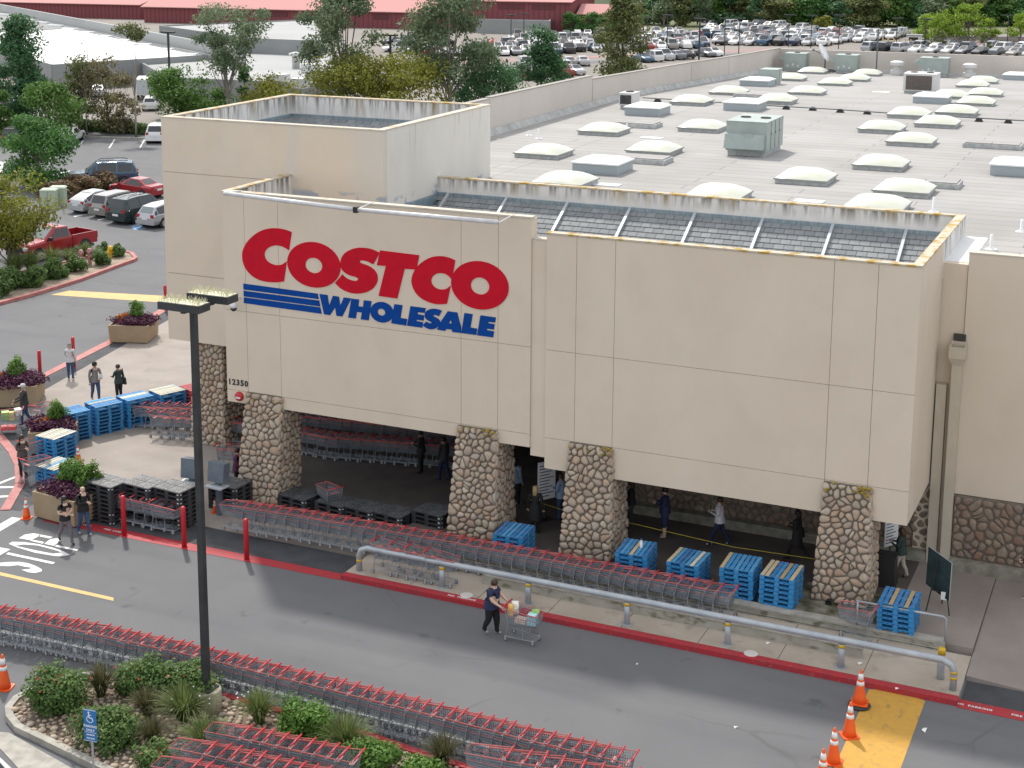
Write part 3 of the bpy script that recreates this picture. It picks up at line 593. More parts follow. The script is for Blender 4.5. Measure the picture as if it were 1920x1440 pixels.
# house number, alarm bell, camera dome, tube light over the sign
M_blk = mat('black_paint', (.02, .02, .02), .6)
px, pz = [(-29.651, 4.315)][0]
flat_text('house_number', '12350', M_blk, Matrix.Translation((px, FY - .012, pz)) @ Matrix.Rotation(PI / 2, 4, 'X'), .29, .008, .008, STORE, spacing=1.2)
px, pz = [(-29.599, 3.831)][0]
b = MB(); b.lathe([(.02, 0), (.17, 0), (.17, .05), (.15, .1), (.05, .12)], 18, (px, FY, pz), Matrix.Rotation(PI / 2, 3, 'X')); bell = b.build('alarm_bell', mat('alarm_red', (.5, .02, .03), .4), None, True); tag(bell, 'round red fire alarm bell on the wall below the house number', 'alarm bell')
b = MB(); b.box(px - .1, FY - .135, pz - .06, px + .1, FY - .115, pz + .0); b.build('plate', M_white, bell)
M_camw = mat('camera_white', (.7, .7, .7), .4)
px, pz = [(-29.480, 7.197)][0]
cm = thing('security_camera', 'white dome security camera on the wall left of the blue stripes', 'camera', (px, 43.4, pz))
b = MB(); b.lathe([(.02, .16), (.1, .14), (.13, .05), (.13, -.03)], 16); b.build('housing', M_camw, cm, True)
b = MB(); b.lathe([(.125, -.03), (.115, -.1), (.07, -.15), (.01, -.17)], 16); b.build('dome', mat('smoke_dome', (.03, .03, .035), .15), cm, True)
b = MB(); b.path([(0, 0, .15), (.02, .05, .24), (.05, .36, .24)], .03, 8); b.build('bracket', M_camw, cm, True)
M_alu = mat('white_tube_metal', (.72, .72, .72), .35, .1, col2=(.6, .6, .6), ns=4)
tb = thing('sign_light_tube', 'long white tube light on arms above the red lettering', 'light')
ends = [(-29.508, 11.264), (-24.311, 11.096), (-19.199, 11.087)]
for k in range(2):
    a, c = ends[k], ends[k + 1]; b = MB(); b.tube((a[0] + .05, 43.0, a[1]), (c[0] - .05, 43.0, c[1]), .075, 10); b.build('tube', M_alu, tb, True)
for a in ends:
    b = MB(); b.tube((a[0], 43.0, a[1]), (a[0] + .1, 44.0, 11.2), .022, 6); b.build('arm', M_alu, tb)
b = MB(); b.box(ends[1][0] - .07, 42.9, ends[1][1] - .1, ends[1][0] + .07, 43.1, ends[1][1] + .1); b.build('joint_bracket', M_blk, tb)

# ================================================================ main roof
M_roof = mat('roof_membrane', (.335, .325, .31), .85, col2=(.385, .375, .36), ns=.25, nd=6, bump=.1, bs=20)
def roof_lines(m):
    n = m.node_tree.nodes; L = m.node_tree.links; b = n['Principled BSDF']
    tc = n.new('ShaderNodeTexCoord'); br = n.new('ShaderNodeTexBrick')
    br.inputs['Scale'].default_value = 1.0; br.inputs['Brick Width'].default_value = 9.0; br.inputs['Row Height'].default_value = .92; br.inputs['Mortar Size'].default_value = .035; br.inputs['Mortar Smooth'].default_value = .6
    br.inputs['Color1'].default_value = (1, 1, 1, 1); br.inputs['Color2'].default_value = (.90, .90, .90, 1); br.inputs['Mortar'].default_value = (.5, .5, .5, 1)
    L.new(tc.outputs['Object'], br.inputs['Vector'])
    mx = n.new('ShaderNodeMix'); mx.data_type = 'RGBA'; mx.blend_type = 'MULTIPLY'; mx.inputs[0].default_value = 1
    s = b.inputs['Base Color']; L.new(s.links[0].from_socket, mx.inputs[6]); L.new(br.outputs['Color'], mx.inputs[7]); L.new(mx.outputs[2], s)
roof_lines(M_roof); overlay(M_roof, (.25, .24, .225), .16, .55, .7, (1, 1, 1), .5)
ZB = 10.0 - 38 * 1.4 / 38
b = MB(); b.hexa([(-31.6, 48.3, 9.0), (30, 48.3, 9.0), (30, 90, 9.0), (-31.6, 90, 9.0), (-31.6, 48.3, 10.0), (30, 48.3, 10.0), (30, 90, 10.0), (-31.6, 90, 10.0)])
b.hexa([(-31.6, 90, 7.0), (30, 90, 7.0), (30, 128.5, 7.0), (-31.6, 128.5, 7.0), (-31.6, 90, 10.0), (30, 90, 10.0), (30, 128.5, ZB), (-31.6, 128.5, ZB)])
# cut the roof clear of the canopy well: the slab ahead of the canopy back wall is lowered
b = MB()
def slab(x0, y0, x1, y1, z0, z1): b.hexa([(x0, y0, 7), (x1, y0, 7), (x1, y1, 7), (x0, y1, 7), (x0, y0, z0), (x1, y0, z0), (x1, y1, z1), (x0, y1, z1)])
slab(-31.6, 57.4, -26, 90, 10, 10); slab(-25.98, 52.68, 30, 90, 10, 10); slab(-6.44, 48.32, 30, 52.66, 10, 10); slab(-31.6, 90.002, 30, 128.5, 10, ZB)
P(b, 'main_roof', M_roof)
M_par = mat('parapet_pinkish', (.60, .55, .50), .9, col2=(.53, .48, .43), ns=.3, nd=6, stretch=(1, 1, .4))
segs = [(57.3, 69.5, 11.8, 11.8), (69.7, 84.0, 11.85, 11.75), (84.1, 103.5, 11.55, 11.05), (103.6, 113, 11.05, 10.75), (113.1, 128.8, 10.75, 10.35)]
for (y0, y1, z0, z1) in segs:
    b = MB(); b.hexa([(-31.9, y0, 0), (-31.6, y0, 0), (-31.6, y1, 0), (-31.9, y1, 0), (-31.9, y0, z0), (-31.6, y0, z0), (-31.6, y1, z1), (-31.9, y1, z1)]); P(b, 'side_parapet', M_par)
    b = MB(); b.hexa([(-31.93, y0, z0), (-31.57, y0, z0), (-31.57, y1, z1), (-31.93, y1, z1), (-31.93, y0, z0 + .05), (-31.57, y0, z0 + .05), (-31.57, y1, z1 + .05), (-31.93, y1, z1 + .05)]); P(b, 'parapet_cap', mat('cap_flashing', (.30, .28, .25), .7))
for (x0, x1) in ((-31.6, -11.2), (-11.17, 9), (9.03, 30)):
    b = MB(); b.box(x0, 128.5, 0, x1, 128.8, 10.35); P(b, 'rear_parapet', M_par)
b = MB(); b.box(-31.6, 128.3, ZB, 30, 128.49, ZB + .25); P(b, 'rear_cant_strip', mat('cant_white', (.6, .6, .6), .8))
b = MB()
for (y0, y1, z0, z1) in ((57.4, 90, 10, 10), (90, 128, 10, ZB)): b.hexa([(-31.58, y0, z0), (-31.3, y0, z0), (-31.3, y1, z1), (-31.58, y1, z1), (-31.58, y0, z0 + .3), (-31.56, y0, z0 + .3), (-31.56, y1, z1 + .3), (-31.58, y1, z1 + .3)])
P(b, 'side_cant_strip', mat('cant_grey', (.36, .36, .34), .9, col2=(.5, .5, .48), ns=1.5))

# skylights: bubble domes on curbs, and box skylights with flat white lids
M_dome = mat('aged_dome', (.66, .67, .59), .35, col2=(.60, .61, .50), ns=.8)
M_lid = mat('white_dome', (.82, .83, .83), .3)
M_curbm = mat('skylight_curb', (.34, .36, .37), .6, col2=(.5, .5, .48), ns=4)
M_boxs = mat('skylight_box', (.36, .41, .43), .5, .2)
def skylight(kind):
    if kind == 0:
        t = thing('dome_skylight', '-', 'skylight'); b = MB(); b.box(-1.02, -1.02, 0, 1.02, 1.02, .16); b.build('curb', M_curbm, t)
        b = MB(); b.box(-1.08, -1.08, .16, 1.08, 1.08, .22); b.build('frame', mat('sky_frame', (.30, .32, .30), .5, .3), t)
        b = MB(); n = 8; vs = []; fs = []
        for i in range(n + 1):
            for j in range(n + 1):
                u, v = -1 + 2 * i / n, -1 + 2 * j / n; vs.append((u * 1.03, v * 1.03, .22 + .32 * ((1 - u ** 4) * (1 - v ** 4)) ** .7 * (1 - .22 * (u * u + v * v) / 2)))
        fs = [[i * (n + 1) + j, (i + 1) * (n + 1) + j, (i + 1) * (n + 1) + j + 1, i * (n + 1) + j + 1] for i in range(n) for j in range(n)]
        b.add(vs, fs); b.build('dome', M_dome, t, True)
    elif kind == 1:
        t = thing('box_skylight', '-', 'skylight'); b = MB(); b.box(-1.0, -1.0, 0, 1.0, 1.0, .42); b.build('curb', M_boxs, t)
        b = MB(); b.box(-1.06, -1.06, .42, 1.06, 1.06, .48); b.build('frame', M_lid, t)
        b = MB(); b.hexa([(-1.0, -1.0, .48), (1.0, -1.0, .48), (1.0, 1.0, .48), (-1.0, 1.0, .48), (-.7, -.7, .6), (.7, -.7, .6), (.7, .7, .6), (-.7, .7, .6)]); b.build('lid', M_lid, t, False)
    else:
        t = thing('roof_hatch', '-', 'hatch'); b = MB(); b.box(-1.3, -.7, 0, 1.3, .7, .2); b.build('curb', M_curbm, t)
        b = MB(); b.box(-1.22, -.62, .2, 1.22, .62, .25); b.build('cover', M_roof, t)
    return remember(t)
protos = [skylight(0), skylight(1), skylight(2)]; usedp = [False] * 3
dome_px = [(-26.36, 64.01, 10.00), (-26.64, 72.63, 10.00), (-22.10, 66.99, 10.00), (-22.51, 76.02, 10.00), (-26.65, 87.54, 10.00), (-26.72, 95.84, 9.78), (-22.44, 56.76, 10.00), (-15.99, 56.35, 10.00), (-13.92, 61.86, 10.00), (-11.86, 67.01, 10.00), (-9.79, 60.66, 10.00), (-11.94, 75.24, 10.00), (-14.12, 79.54, 10.00), (-11.90, 83.03, 10.00), (-13.93, 86.52, 10.00), (-11.71, 88.69, 10.00), (-13.92, 101.70, 9.57), (-11.66, 96.41, 9.76), (-12.21, 105.38, 9.43), (-14.12, 114.37, 9.10), (-14.19, 120.33, 8.88), (-22.46, 99.18, 9.66), (-22.29, 90.40, 9.99), (-22.98, 110.08, 9.26), (-22.87, 116.33, 9.03), (-23.48, 124.44, 8.73), (-27.82, 124.45, 8.73), (-27.05, 113.65, 9.13), (-10.06, 56.52, 10.00)]
dome_lab = ['leaning-peaked domed skylight nearest the tall blank tower wall', 'greenish domed skylight in front of the low hatch by the left roof parapet', 'domed skylight beside the small grey hatch left of the big grey air unit', 'domed skylight partly behind the big grey air unit on its left', 'domed skylight right of the small black-grilled air unit', 'domed skylight with a hatch behind it near the left roof parapet', 'skylight dome peeking over the stained wall at its left end', 'skylight dome peeking over the stained wall near its middle', 'large domed skylight standing alone right of the big grey air unit', 'large domed skylight halfway up the right part of the roof', 'domed skylight in front of a grey hatch by the yellow lichen corner', 'domed skylight just below its twin in the middle of the right roof', 'domed skylight left of the black-footed roof pipe cluster', 'domed skylight crossed behind by the thin roof pipe', 'domed skylight whose right end touches the thin roof pipe', 'domed skylight right of the white box skylight on the far roof', 'domed skylight just in front of the brown-grilled air unit', 'domed skylight right of the white-lidded box on the far right roof', 'small domed skylight right of the brown-grilled air unit', 'thin domed skylight behind the small one on the far right', 'farthest domed skylight on the right of the roof', 'pale domed skylight left of the flat white roof pad', 'domed skylight at the left end of the thin roof pipe', 'domed skylight with a second curb behind it on the far roof', 'domed skylight in the far middle of the roof', 'domed skylight in front of the middle rear air unit', 'domed skylight in front of the satellite dish', 'domed skylight behind the small upright air unit', 'skylight dome peeking over the stained wall near the lichen corner']
box_px = [(-22.35, 60.84, 10.00), (-27.35, 81.51, 10.00), (-23.06, 86.17, 10.00), (-27.47, 105.70, 9.42), (-14.23, 96.53, 9.76), (-6.35, 67.82, 10.00), (-12.35, 126.78, 8.64)]
box_lab = ['white-lidded box skylight nearest the stained back wall', 'white-lidded box skylight in front of the small black-grilled air unit', 'white-lidded box skylight right behind the big grey air unit', 'white-lidded box skylight by the small upright air unit at the rear', 'white-lidded box skylight in front of the brown-grilled air unit', 'white-lidded box skylight cut by the right picture edge, near', 'white-lidded box skylight cut by the right picture edge, far']
hat_px = [(-26.18, 75.97, 10.00), (-21.81, 64.17, 10.00), (-9.31, 63.02, 10.00), (-8.27, 75.76, 10.00), (-24.49, 94.09, 9.85)]
hat_lab = ['low grey roof hatch behind the greenish dome on the left', 'low grey roof hatch behind the nearest white box skylight', 'low grey roof hatch behind the dome by the lichen corner', 'low grey roof hatch on the empty right part of the roof', 'low grey roof hatch behind the dome near the left parapet']
for k, (pts, labs, grp) in enumerate(((dome_px, dome_lab, 'domed skylights on the roof'), (box_px, box_lab, 'white-lidded box skylights on the roof'), (hat_px, hat_lab, 'low roof hatches'))):
    for i, (p, lb) in enumerate(zip(pts, labs)):
        if i == 0: o = protos[k]; o.location = (p[0], p[1], p[2] + .005); tag(o, lb, None, grp)
        else: copy_tree(protos[k], (p[0], p[1], p[2] + .005), 0, lb, grp)
# air units
M_ac = mat('unit_grey_green', (.36, .42, .39), .5, .1, col2=(.32, .37, .35), ns=1.5)
M_acd = mat('unit_seam', (.12, .13, .13), .6)
M_gr = mat('dark_grille', (.035, .035, .04), .6, col2=(.07, .065, .06), ns=3)
M_br = mat('brown_coil', (.10, .085, .075), .7, col2=(.13, .11, .1), ns=8)
M_wcase = mat('unit_white', (.62, .62, .60), .5)
def acunit(name, label, p, w, d, h, case, grille=None, fans=0, seams=0, hood=0):
    t = thing(name, label, 'air unit', p); t.scale = (.72, .72, .72)
    b = MB(); b.box(-w / 2 + .1, -d / 2 + .1, 0, w / 2 - .1, d / 2 - .1, .3); b.build('curb', M_curbm, t)
    b = MB(); b.box(-w / 2, -d / 2, .3, w / 2, d / 2, h); bo = b.build('casing', case, t)
    b = MB(); b.box(-w / 2 - .03, -d / 2 - .03, h, w / 2 + .03, d / 2 + .03, h + .05); b.build('top_lid', case, t)
    if grille:
        b = MB(); b.box(-w / 2 + .08 * w, -d / 2 - .02, .42, w / 2 - .12 * w, -d / 2, h - .12); b.build('coil_grille', grille, t)
    for k in range(seams):
        y = -d / 2 + d * (k + 1) / (seams + 1); b = MB(); b.box(w / 2, y - .03, .35, w / 2 + .015, y + .03, h - .02); b.build('panel_seam', M_acd, t)
        b = MB(); b.box(w / 2 + .015, y + .06, h * .6, w / 2 + .04, y + .1, h * .6 + .14); b.build('latch', M_acd, t)
    for k in range(fans):
        b = MB(); b.lathe([(.34, 0), (.34, .06), (.3, .06), (.3, .02), (.05, .02)], 14, (-w / 2 + w * (k + .5) / fans, .1, h + .05)); b.build('fan', M_gr, t)
    if hood:
        b = MB(); b.hexa([(-w / 2 - .05 * 0, -d / 2 - .55, .5), (w / 2 - .1, -d / 2 - .55, .5), (w / 2 - .1, -d / 2, .5), (-w / 2, -d / 2, .5), (-w / 2, -d / 2 - .28, h - .75), (w / 2 - .1, -d / 2 - .28, h - .75), (w / 2 - .1, -d / 2, h - .7), (-w / 2, -d / 2, h - .7)]); b.build('intake_hood', case, t)
        b = MB(); b.box(-.05, -d / 2 - .34, h * .5 + .12, .5, -d / 2 - .3 + .02, h * .5 + .4); b.build('name_plate', M_acd if False else case, t)
    return t
p = (-18.05, 68.74, 10.00)
acunit('rooftop_air_unit', 'large grey-green air handling unit with sloped hood on the open roof', (p[0], p[1] + .6, p[2]), 2.6, 4.2, 2.15, M_ac, fans=2, seams=3, hood=1)
p = (-29.24, 83.83, 10.00); acunit('rooftop_air_unit', 'small air unit with black grille near the left roof parapet', p, 1.15, 1.7, 1.25, M_wcase, M_gr, 1)
p = (-16.27, 105.27, 9.44); acunit('rooftop_air_unit', 'white-framed air unit with a wide brown coil face', p, 2.9, 2.6, 1.85, M_wcase, M_br, 2)
p = (-27.15, 108.15, 9.33); acunit('rooftop_air_unit', 'upright grey-green air unit behind a white box skylight', p, 1.7, 2.2, 1.5, M_ac, None, 0, 1)
for px_, lb, w_ in (((-29.68, 129.86, 8.53), 'leftmost grey-green air unit against the rear parapet', 2.4), ((-25.51, 132.50, 8.43), 'middle grey-green air unit against the rear parapet', 2.4), ((-18.63, 129.54, 8.54), 'rightmost grey-green air unit against the rear parapet', 3.0)):
    t = acunit('rooftop_air_unit', lb, (px_[0], 126.7, 8.72), w_, 2.2, 2.0, M_ac, None, 1, 1)
    b = MB(); b.hexa([(-w_ / 2 - .7, -.9, 1.5), (-w_ / 2, -.9, 1.1), (-w_ / 2, .9, 1.1), (-w_ / 2 - .7, .9, 1.5), (-w_ / 2 - .7, -.9, 1.55), (-w_ / 2, -.9, 1.85), (-w_ / 2, .9, 1.85), (-w_ / 2 - .7, .9, 1.55)]); b.build('intake_hood', M_ac, t)
    for k in range(3): b = MB(); b.box(-w_ / 2 + .3 + k * .6, -1.13, .5 + (k % 2) * .15, -w_ / 2 + .5 + k * .6, -1.1, .75 + (k % 2) * .15); b.build('access_panel', M_wcase, t)
# satellite dish
p = (-27.34, 128.82, 8.57); p = (p[0], min(p[1], 126.6), max(p[2], 8.72))
t = thing('satellite_dish', 'white satellite dish on a ballasted roof mast by the rear parapet', 'dish', p)
b = MB(); b.tube((0, 0, 0), (0, 0, 1.1), .06, 8); b.build('mast', M_acd, t)
b = MB(); b.lathe([(.05, -.15), (.5, -.08), (.85, .08), (.83, .1), (.5, -.05), (.02, -.12)], 20, (-.15, 0, 1.5), Matrix.Rotation(R(62), 3, 'Y')); b.build('reflector', M_lid, t, True)
b = MB(); b.tube((-.15, 0, 1.4), (-.9, -.3, 1.75), .03, 6); b.box(-1.0, -.4, 1.7, -.85, -.2, 1.85); b.build('feed_arm', M_acd, t)
b = MB()
for k in range(6): b.cbox((math.cos(k * 1.05) * .8, math.sin(k * 1.05) * .6, .1), (.4, .2, .2))
b.build('ballast_blocks', M_acd, t)
# thin gas pipe on dark feet
t = thing('roof_gas_pipe', 'thin dark gas pipe on small black feet running across the roof', 'pipe')
pp = [(-29.94, 88.24, 10.00), (-20.93, 87.19, 10.00), (-17.78, 86.93, 10.00), (-14.74, 86.40, 10.00), (-11.63, 86.26, 10.00), (-7.90, 85.95, 10.00), (-6.03, 85.83, 10.00)]
b = MB(); b.path([(q[0], q[1], q[2] + .16) for q in pp], .035, 6); b.build('pipe', M_acd, t)
for q in ((-28.84, 87.78, 10.00), (-20.93, 87.19, 10.00), (-19.43, 87.31, 10.00), (-17.80, 86.92, 10.00), (-16.27, 86.79, 10.00), (-11.68, 86.23, 10.00), (-10.19, 85.89, 10.00), (-8.69, 85.83, 10.00)):
    b = MB(); b.hexa([(q[0] - .22, q[1] - .16, q[2]), (q[0] + .22, q[1] - .16, q[2]), (q[0] + .22, q[1] + .16, q[2]), (q[0] - .22, q[1] + .16, q[2]), (q[0] - .1, q[1] - .1, q[2] + .2), (q[0] + .1, q[1] - .1, q[2] + .2), (q[0] + .1, q[1] + .1, q[2] + .2), (q[0] - .1, q[1] + .1, q[2] + .2)]); b.build('foot', M_blk, t)
for i, (q, h, lb) in enumerate((((-28.85, 69.32, 10.00), .75, 'taller white vent pipe near the tower on the roof'), ((-29.77, 70.22, 10.00), .4, 'shorter white vent pipe near the tower on the roof'), ((-26.11, 74.53, 10.00), .5, 'white vent pipe in front of the low grey hatch'), ((-8.12, 56.84, 10.00), .9, 'white vent pipe right behind the lichen corner'), ((-5.40, 50.75, 10.00), .8, 'dark-topped vent pipe behind the right facade'), ((-4.83, 54.27, 10.00), .7, 'white vent pipe at the right edge of the roof'))):
    t = thing('vent_pipe', lb, 'vent', q, 0, 'white vent pipes on the roof'); b = MB(); h *= .62; b.lathe([(.17, 0), (.13, .04), (.05, .09), (.045, h), (.04, h)], 10); b.build('stack', M_lid, t, True)
    b = MB(); b.lathe([(.2, 0), (.19, .02), (.08, .03)], 12, (0, 0, .004)); b.build('flashing_boot', M_lid, t)
for i, (q, lb) in enumerate((((-20.93, 57.48, 10.00), 'flat white roof patch behind the left end of the stained wall'), ((-12.70, 57.14, 10.00), 'flat white roof patch behind the middle of the stained wall'), ((-18.76, 104.57, 9.46), 'flat white roof patch left of the brown-grilled air unit'), ((-23.88, 71.91, 10.00), 'small white roof patch left of the big grey air unit'))):
    b = MB(); b.box(-.55, -.3, 0, .55, .3, .03); tag(b.build('roof_patch', M_lid, None, False, (q[0], q[1], q[2] + .004)), lb, 'roof patch')
for i, (q, lb) in enumerate((((-21.63, 131.80, 8.46), 'left white mushroom vent by the rear parapet'), ((-16.01, 130.84, 8.50), 'right white mushroom vent by the rear parapet'))):
    q = (q[0], min(q[1], 127), max(q[2], 8.7)); b = MB(); b.lathe([(.5, 0), (.5, .35), (.3, .4), (.3, .7), (.55, .75), (.55, 1.0), (.3, 1.1)], 12); tag(b.build('mushroom_vent', M_wcase, None, False, q), lb, 'vent')
b = MB(); q = (-23.26, 130.38, 8.51); q = (q[0], min(q[1], 127), max(q[2], 8.7)); b.tube(q, (q[0], q[1], q[2] + 3.6), .06, 6); tag(b.build('roof_mast', M_acd), 'thin dark mast standing by the rear parapet', 'mast')

# ================================================================ shopping carts
M_wire = mat('cart_wire', (.235, .265, .295), .55, .1)
M_frame = mat('cart_frame', (.28, .31, .34), .6, .1)
M_rim = mat('cart_rim_red', (.50, .13, .12), .5)
M_hred = mat('cart_handle_red', (.50, .035, .045), .45)
M_seat = mat('cart_seat_pink', (.56, .2, .185), .55)
M_tyre = mat('cart_tyre', (.14, .14, .15), .6); M_hub = mat('cart_hub', (.42, .43, .44), .55, .1)
def lerp(a, b, t): return tuple(a[i] + (b[i] - a[i]) * t for i in range(3))
def wire_panel(b, A, B, C, D, nu, nv, r):
    """wires over the quad A B C D (A-B bottom, D-C top)"""
    for i in range(nu + 1): t = i / nu; b.tube(lerp(A, B, t), lerp(D, C, t), r, 3, caps=False)
    for j in range(nv + 1): t = j / nv; b.tube(lerp(A, D, t), lerp(B, C, t), r, 3, caps=False)
def make_cart():
    t = thing('shopping_cart', '-', 'shopping cart')
    hw, fw_ = .30, .235                                   # half width at the rear and the front
    rT = [(-.42, -hw, .97), (-.42, hw, .97)]; fT = [(.56, -fw_, .90), (.56, fw_, .90)]
    rB = [(-.36, -hw * .86, .50), (-.36, hw * .86, .50)]; fB = [(.50, -fw_ * .86, .56), (.50, fw_ * .86, .56)]
    b = MB(); r = .0058
    wire_panel(b, rB[0], fB[0], fT[0], rT[0], 17, 6, r); wire_panel(b, rB[1], fB[1], fT[1], rT[1], 17, 6, r)
    wire_panel(b, fB[0], fB[1], fT[1], fT[0], 8, 6, r); wire_panel(b, rB[0], rB[1], fB[1], fB[0], 8, 9, r); wire_panel(b, rB[0], rB[1], rT[1], rT[0], 8, 5, r)
    b.build('basket', M_wire, t)
    b = MB(); b.path([rT[0], fT[0], fT[1], rT[1]], .011, 5)
    b.path([lerp(rB[0], rT[0], .55), lerp(fB[0], fT[0], .55)], .006, 4); b.path([lerp(rB[1], rT[1], .55), lerp(fB[1], fT[1], .55)], .006, 4); b.build('basket_rim', M_rim, t)
    b = MB()
    for s in (-1, 1):
        b.path([(-.50, s * .29, 1.02), (-.42, s * .30, .95), (-.33, s * .285, .52), (-.40, s * .285, .14), (.46, s * .20, .13)], .013, 5)
        b.tube((.1, s * .235, .55), (.12, s * .235, .135), .009, 4)
    b.tube((.46, -.2, .13), (.46, .2, .13), .012, 5); b.tube((-.34, -.285, .5), (-.34, .285, .5), .01, 4)
    for i in range(6): y = -.2 + .08 * i; b.tube((-.36, y * 1.2, .16), (.45, y * .85, .16), .004, 3, caps=False)
    b.build('frame', M_frame, t)
    b = MB(); b.tube((-.505, -.29, 1.03), (-.505, .29, 1.03), .023, 8); b.build('handle', M_hred, t, True)
    b = MB(); b.hexa([(-.40, -.15, .80), (-.28, -.15, .78), (-.28, .15, .78), (-.40, .15, .80), (-.40, -.15, .815), (-.28, -.15, .795), (-.28, .15, .795), (-.40, .15, .815)])
    b.build('child_seat', M_seat, t)
    b = MB(); wire_panel(b, (-.2, -.22, .72), (-.2, .22, .72), (-.14, .22, .95), (-.14, -.22, .95), 7, 3, .004); b.build('seat_back', M_wire, t)
    wm = MB(); Mx = Matrix.Rotation(PI / 2, 3, 'X'); wm.lathe([(.035, -.018), (.062, -.018), (.066, 0), (.062, .018), (.035, .018)], 12, (0, 0, 0), Mx); wm.mi = 1; wm.lathe([(.0, -.021), (.036, -.021), (.036, .021), (.0, .021)], 8, (0, 0, 0), Mx); wm.mi = 0
    wm.mi = 1; wm.box(-.02, -.026, 0, .02, -.022, .1); wm.box(-.02, .022, 0, .02, .026, .1); wm.mi = 0
    me = wm.mesh('wheel', [M_tyre, M_hub])
    for (x, y) in ((-.42, -.27), (-.42, .27), (.42, -.2), (.42, .2)): put('wheel', me, t, (x, y, .066))
    return remember(t)
CART = make_cart(); CART_USED = [False]
def cart(x, y, z, rz, label, group=None, cat='shopping cart'):
    if not CART_USED[0]:
        CART_USED[0] = True; c = CART; c.location = (x, y, z); c.rotation_euler = (0, 0, rz); c['label'] = label
        if group: c['group'] = group
        return c
    return copy_tree(CART, (x, y, z), rz, label, group)
crnd = random.Random(5)
def cart_row(path, pitch, face, lab, group, z=0., jit=.02, maxn=99):
    """carts nested along a polyline, front first; face = angle offset of the cart front against the path direction"""
    pts = [Vector((p[0], p[1])) for p in path]; L = [(b_ - a_).length for a_, b_ in zip(pts, pts[1:])]; tot = sum(L); n = min(maxn, int(tot / pitch) + 1)
    for i in range(n):
        s = i * pitch + crnd.uniform(-.14, .14) * pitch * (0 < i < n - 1); k = 0
        while k < len(L) - 1 and s > L[k]: s -= L[k]; k += 1
        d = (pts[k + 1] - pts[k]).normalized(); p = pts[k] + d * s
        cart(p.x + crnd.uniform(-jit, jit), p.y + crnd.uniform(-jit, jit), z, math.atan2(d.y, d.x) + face + crnd.uniform(-.045, .045), lab % ordinal(i + 1), group)
# foreground row beside the planted island, fronts to the left
cart_row([(-31.0, 31.1), (-28.9, 31.35), (-26.2, 31.55), (-22.6, 31.65), (-19.2, 31.6), (-13.2, 31.5), (-11.0, 31.5)], .345, PI, '%s shopping cart from the left in the long nested row behind the planted island', 'carts in the foreground row')
# row along the front of the canopy
cart_row([(-27.9, 40.95), (-24.8, 41.15), (-20.8, 41.3), (-17.0, 41.35), (-13.6, 41.35), (-10.9, 41.35)], .405, PI, '%s shopping cart from the left in the long row in front of the stone pillars', 'carts in the row before the canopy', z=.15)
# short rows
cart_row([(-30.25, 40.15), (-32.2, 40.25)], .42, PI, '%s cart from the right in the short row beside the black pallets', 'carts beside the black pallets', z=.012)
cart_row([(-19.75, 39.98), (-22.0, 40.05)], .62, PI, '%s cart from the right in the loose group behind the grey pipe rail', 'carts behind the pipe rail', z=.15)
# two rows running into the entrance
cart_row([(-37.7, 48.9), (-34.0, 50.2), (-29.0, 51.0), (-24.0, 51.6)], .47, R(-8), '%s cart from the left in the rear row running into the dark entrance', 'carts in the rear entrance row')
cart_row([(-36.3, 48.2), (-33.2, 48.9), (-28.9, 48.9), (-24.4, 49.9)], .46, R(-8), '%s cart from the left in the front row running into the dark entrance', 'carts in the front entrance row')
cart_row([(-31.6, 46.0), (-30.2, 46.6)], .55, R(-12), '%s cart from the left beside the leftmost front stone pillar', 'carts by the leftmost pillar')
# clusters at the bottom edge, fronts to the left
cart_row([(-19.9, 28.55), (-16.6, 28.75)], .335, PI, '%s cart from the left in the upper row of the bottom-edge cluster', 'carts in the bottom cluster')
cart_row([(-20.2, 27.55), (-16.6, 27.75)], .335, PI, '%s cart from the left in the middle row of the bottom-edge cluster', 'carts in the bottom cluster')
cart_row([(-20.1, 26.7), (-16.9, 26.85)], .335, PI, '%s cart from the left in the lower row of the bottom-edge cluster', 'carts in the bottom cluster')
cart_row([(-13.75, 30.35), (-10.3, 30.75)], .44, PI, '%s cart from the left in the row behind the green shrub at the bottom edge', 'carts at the bottom centre')
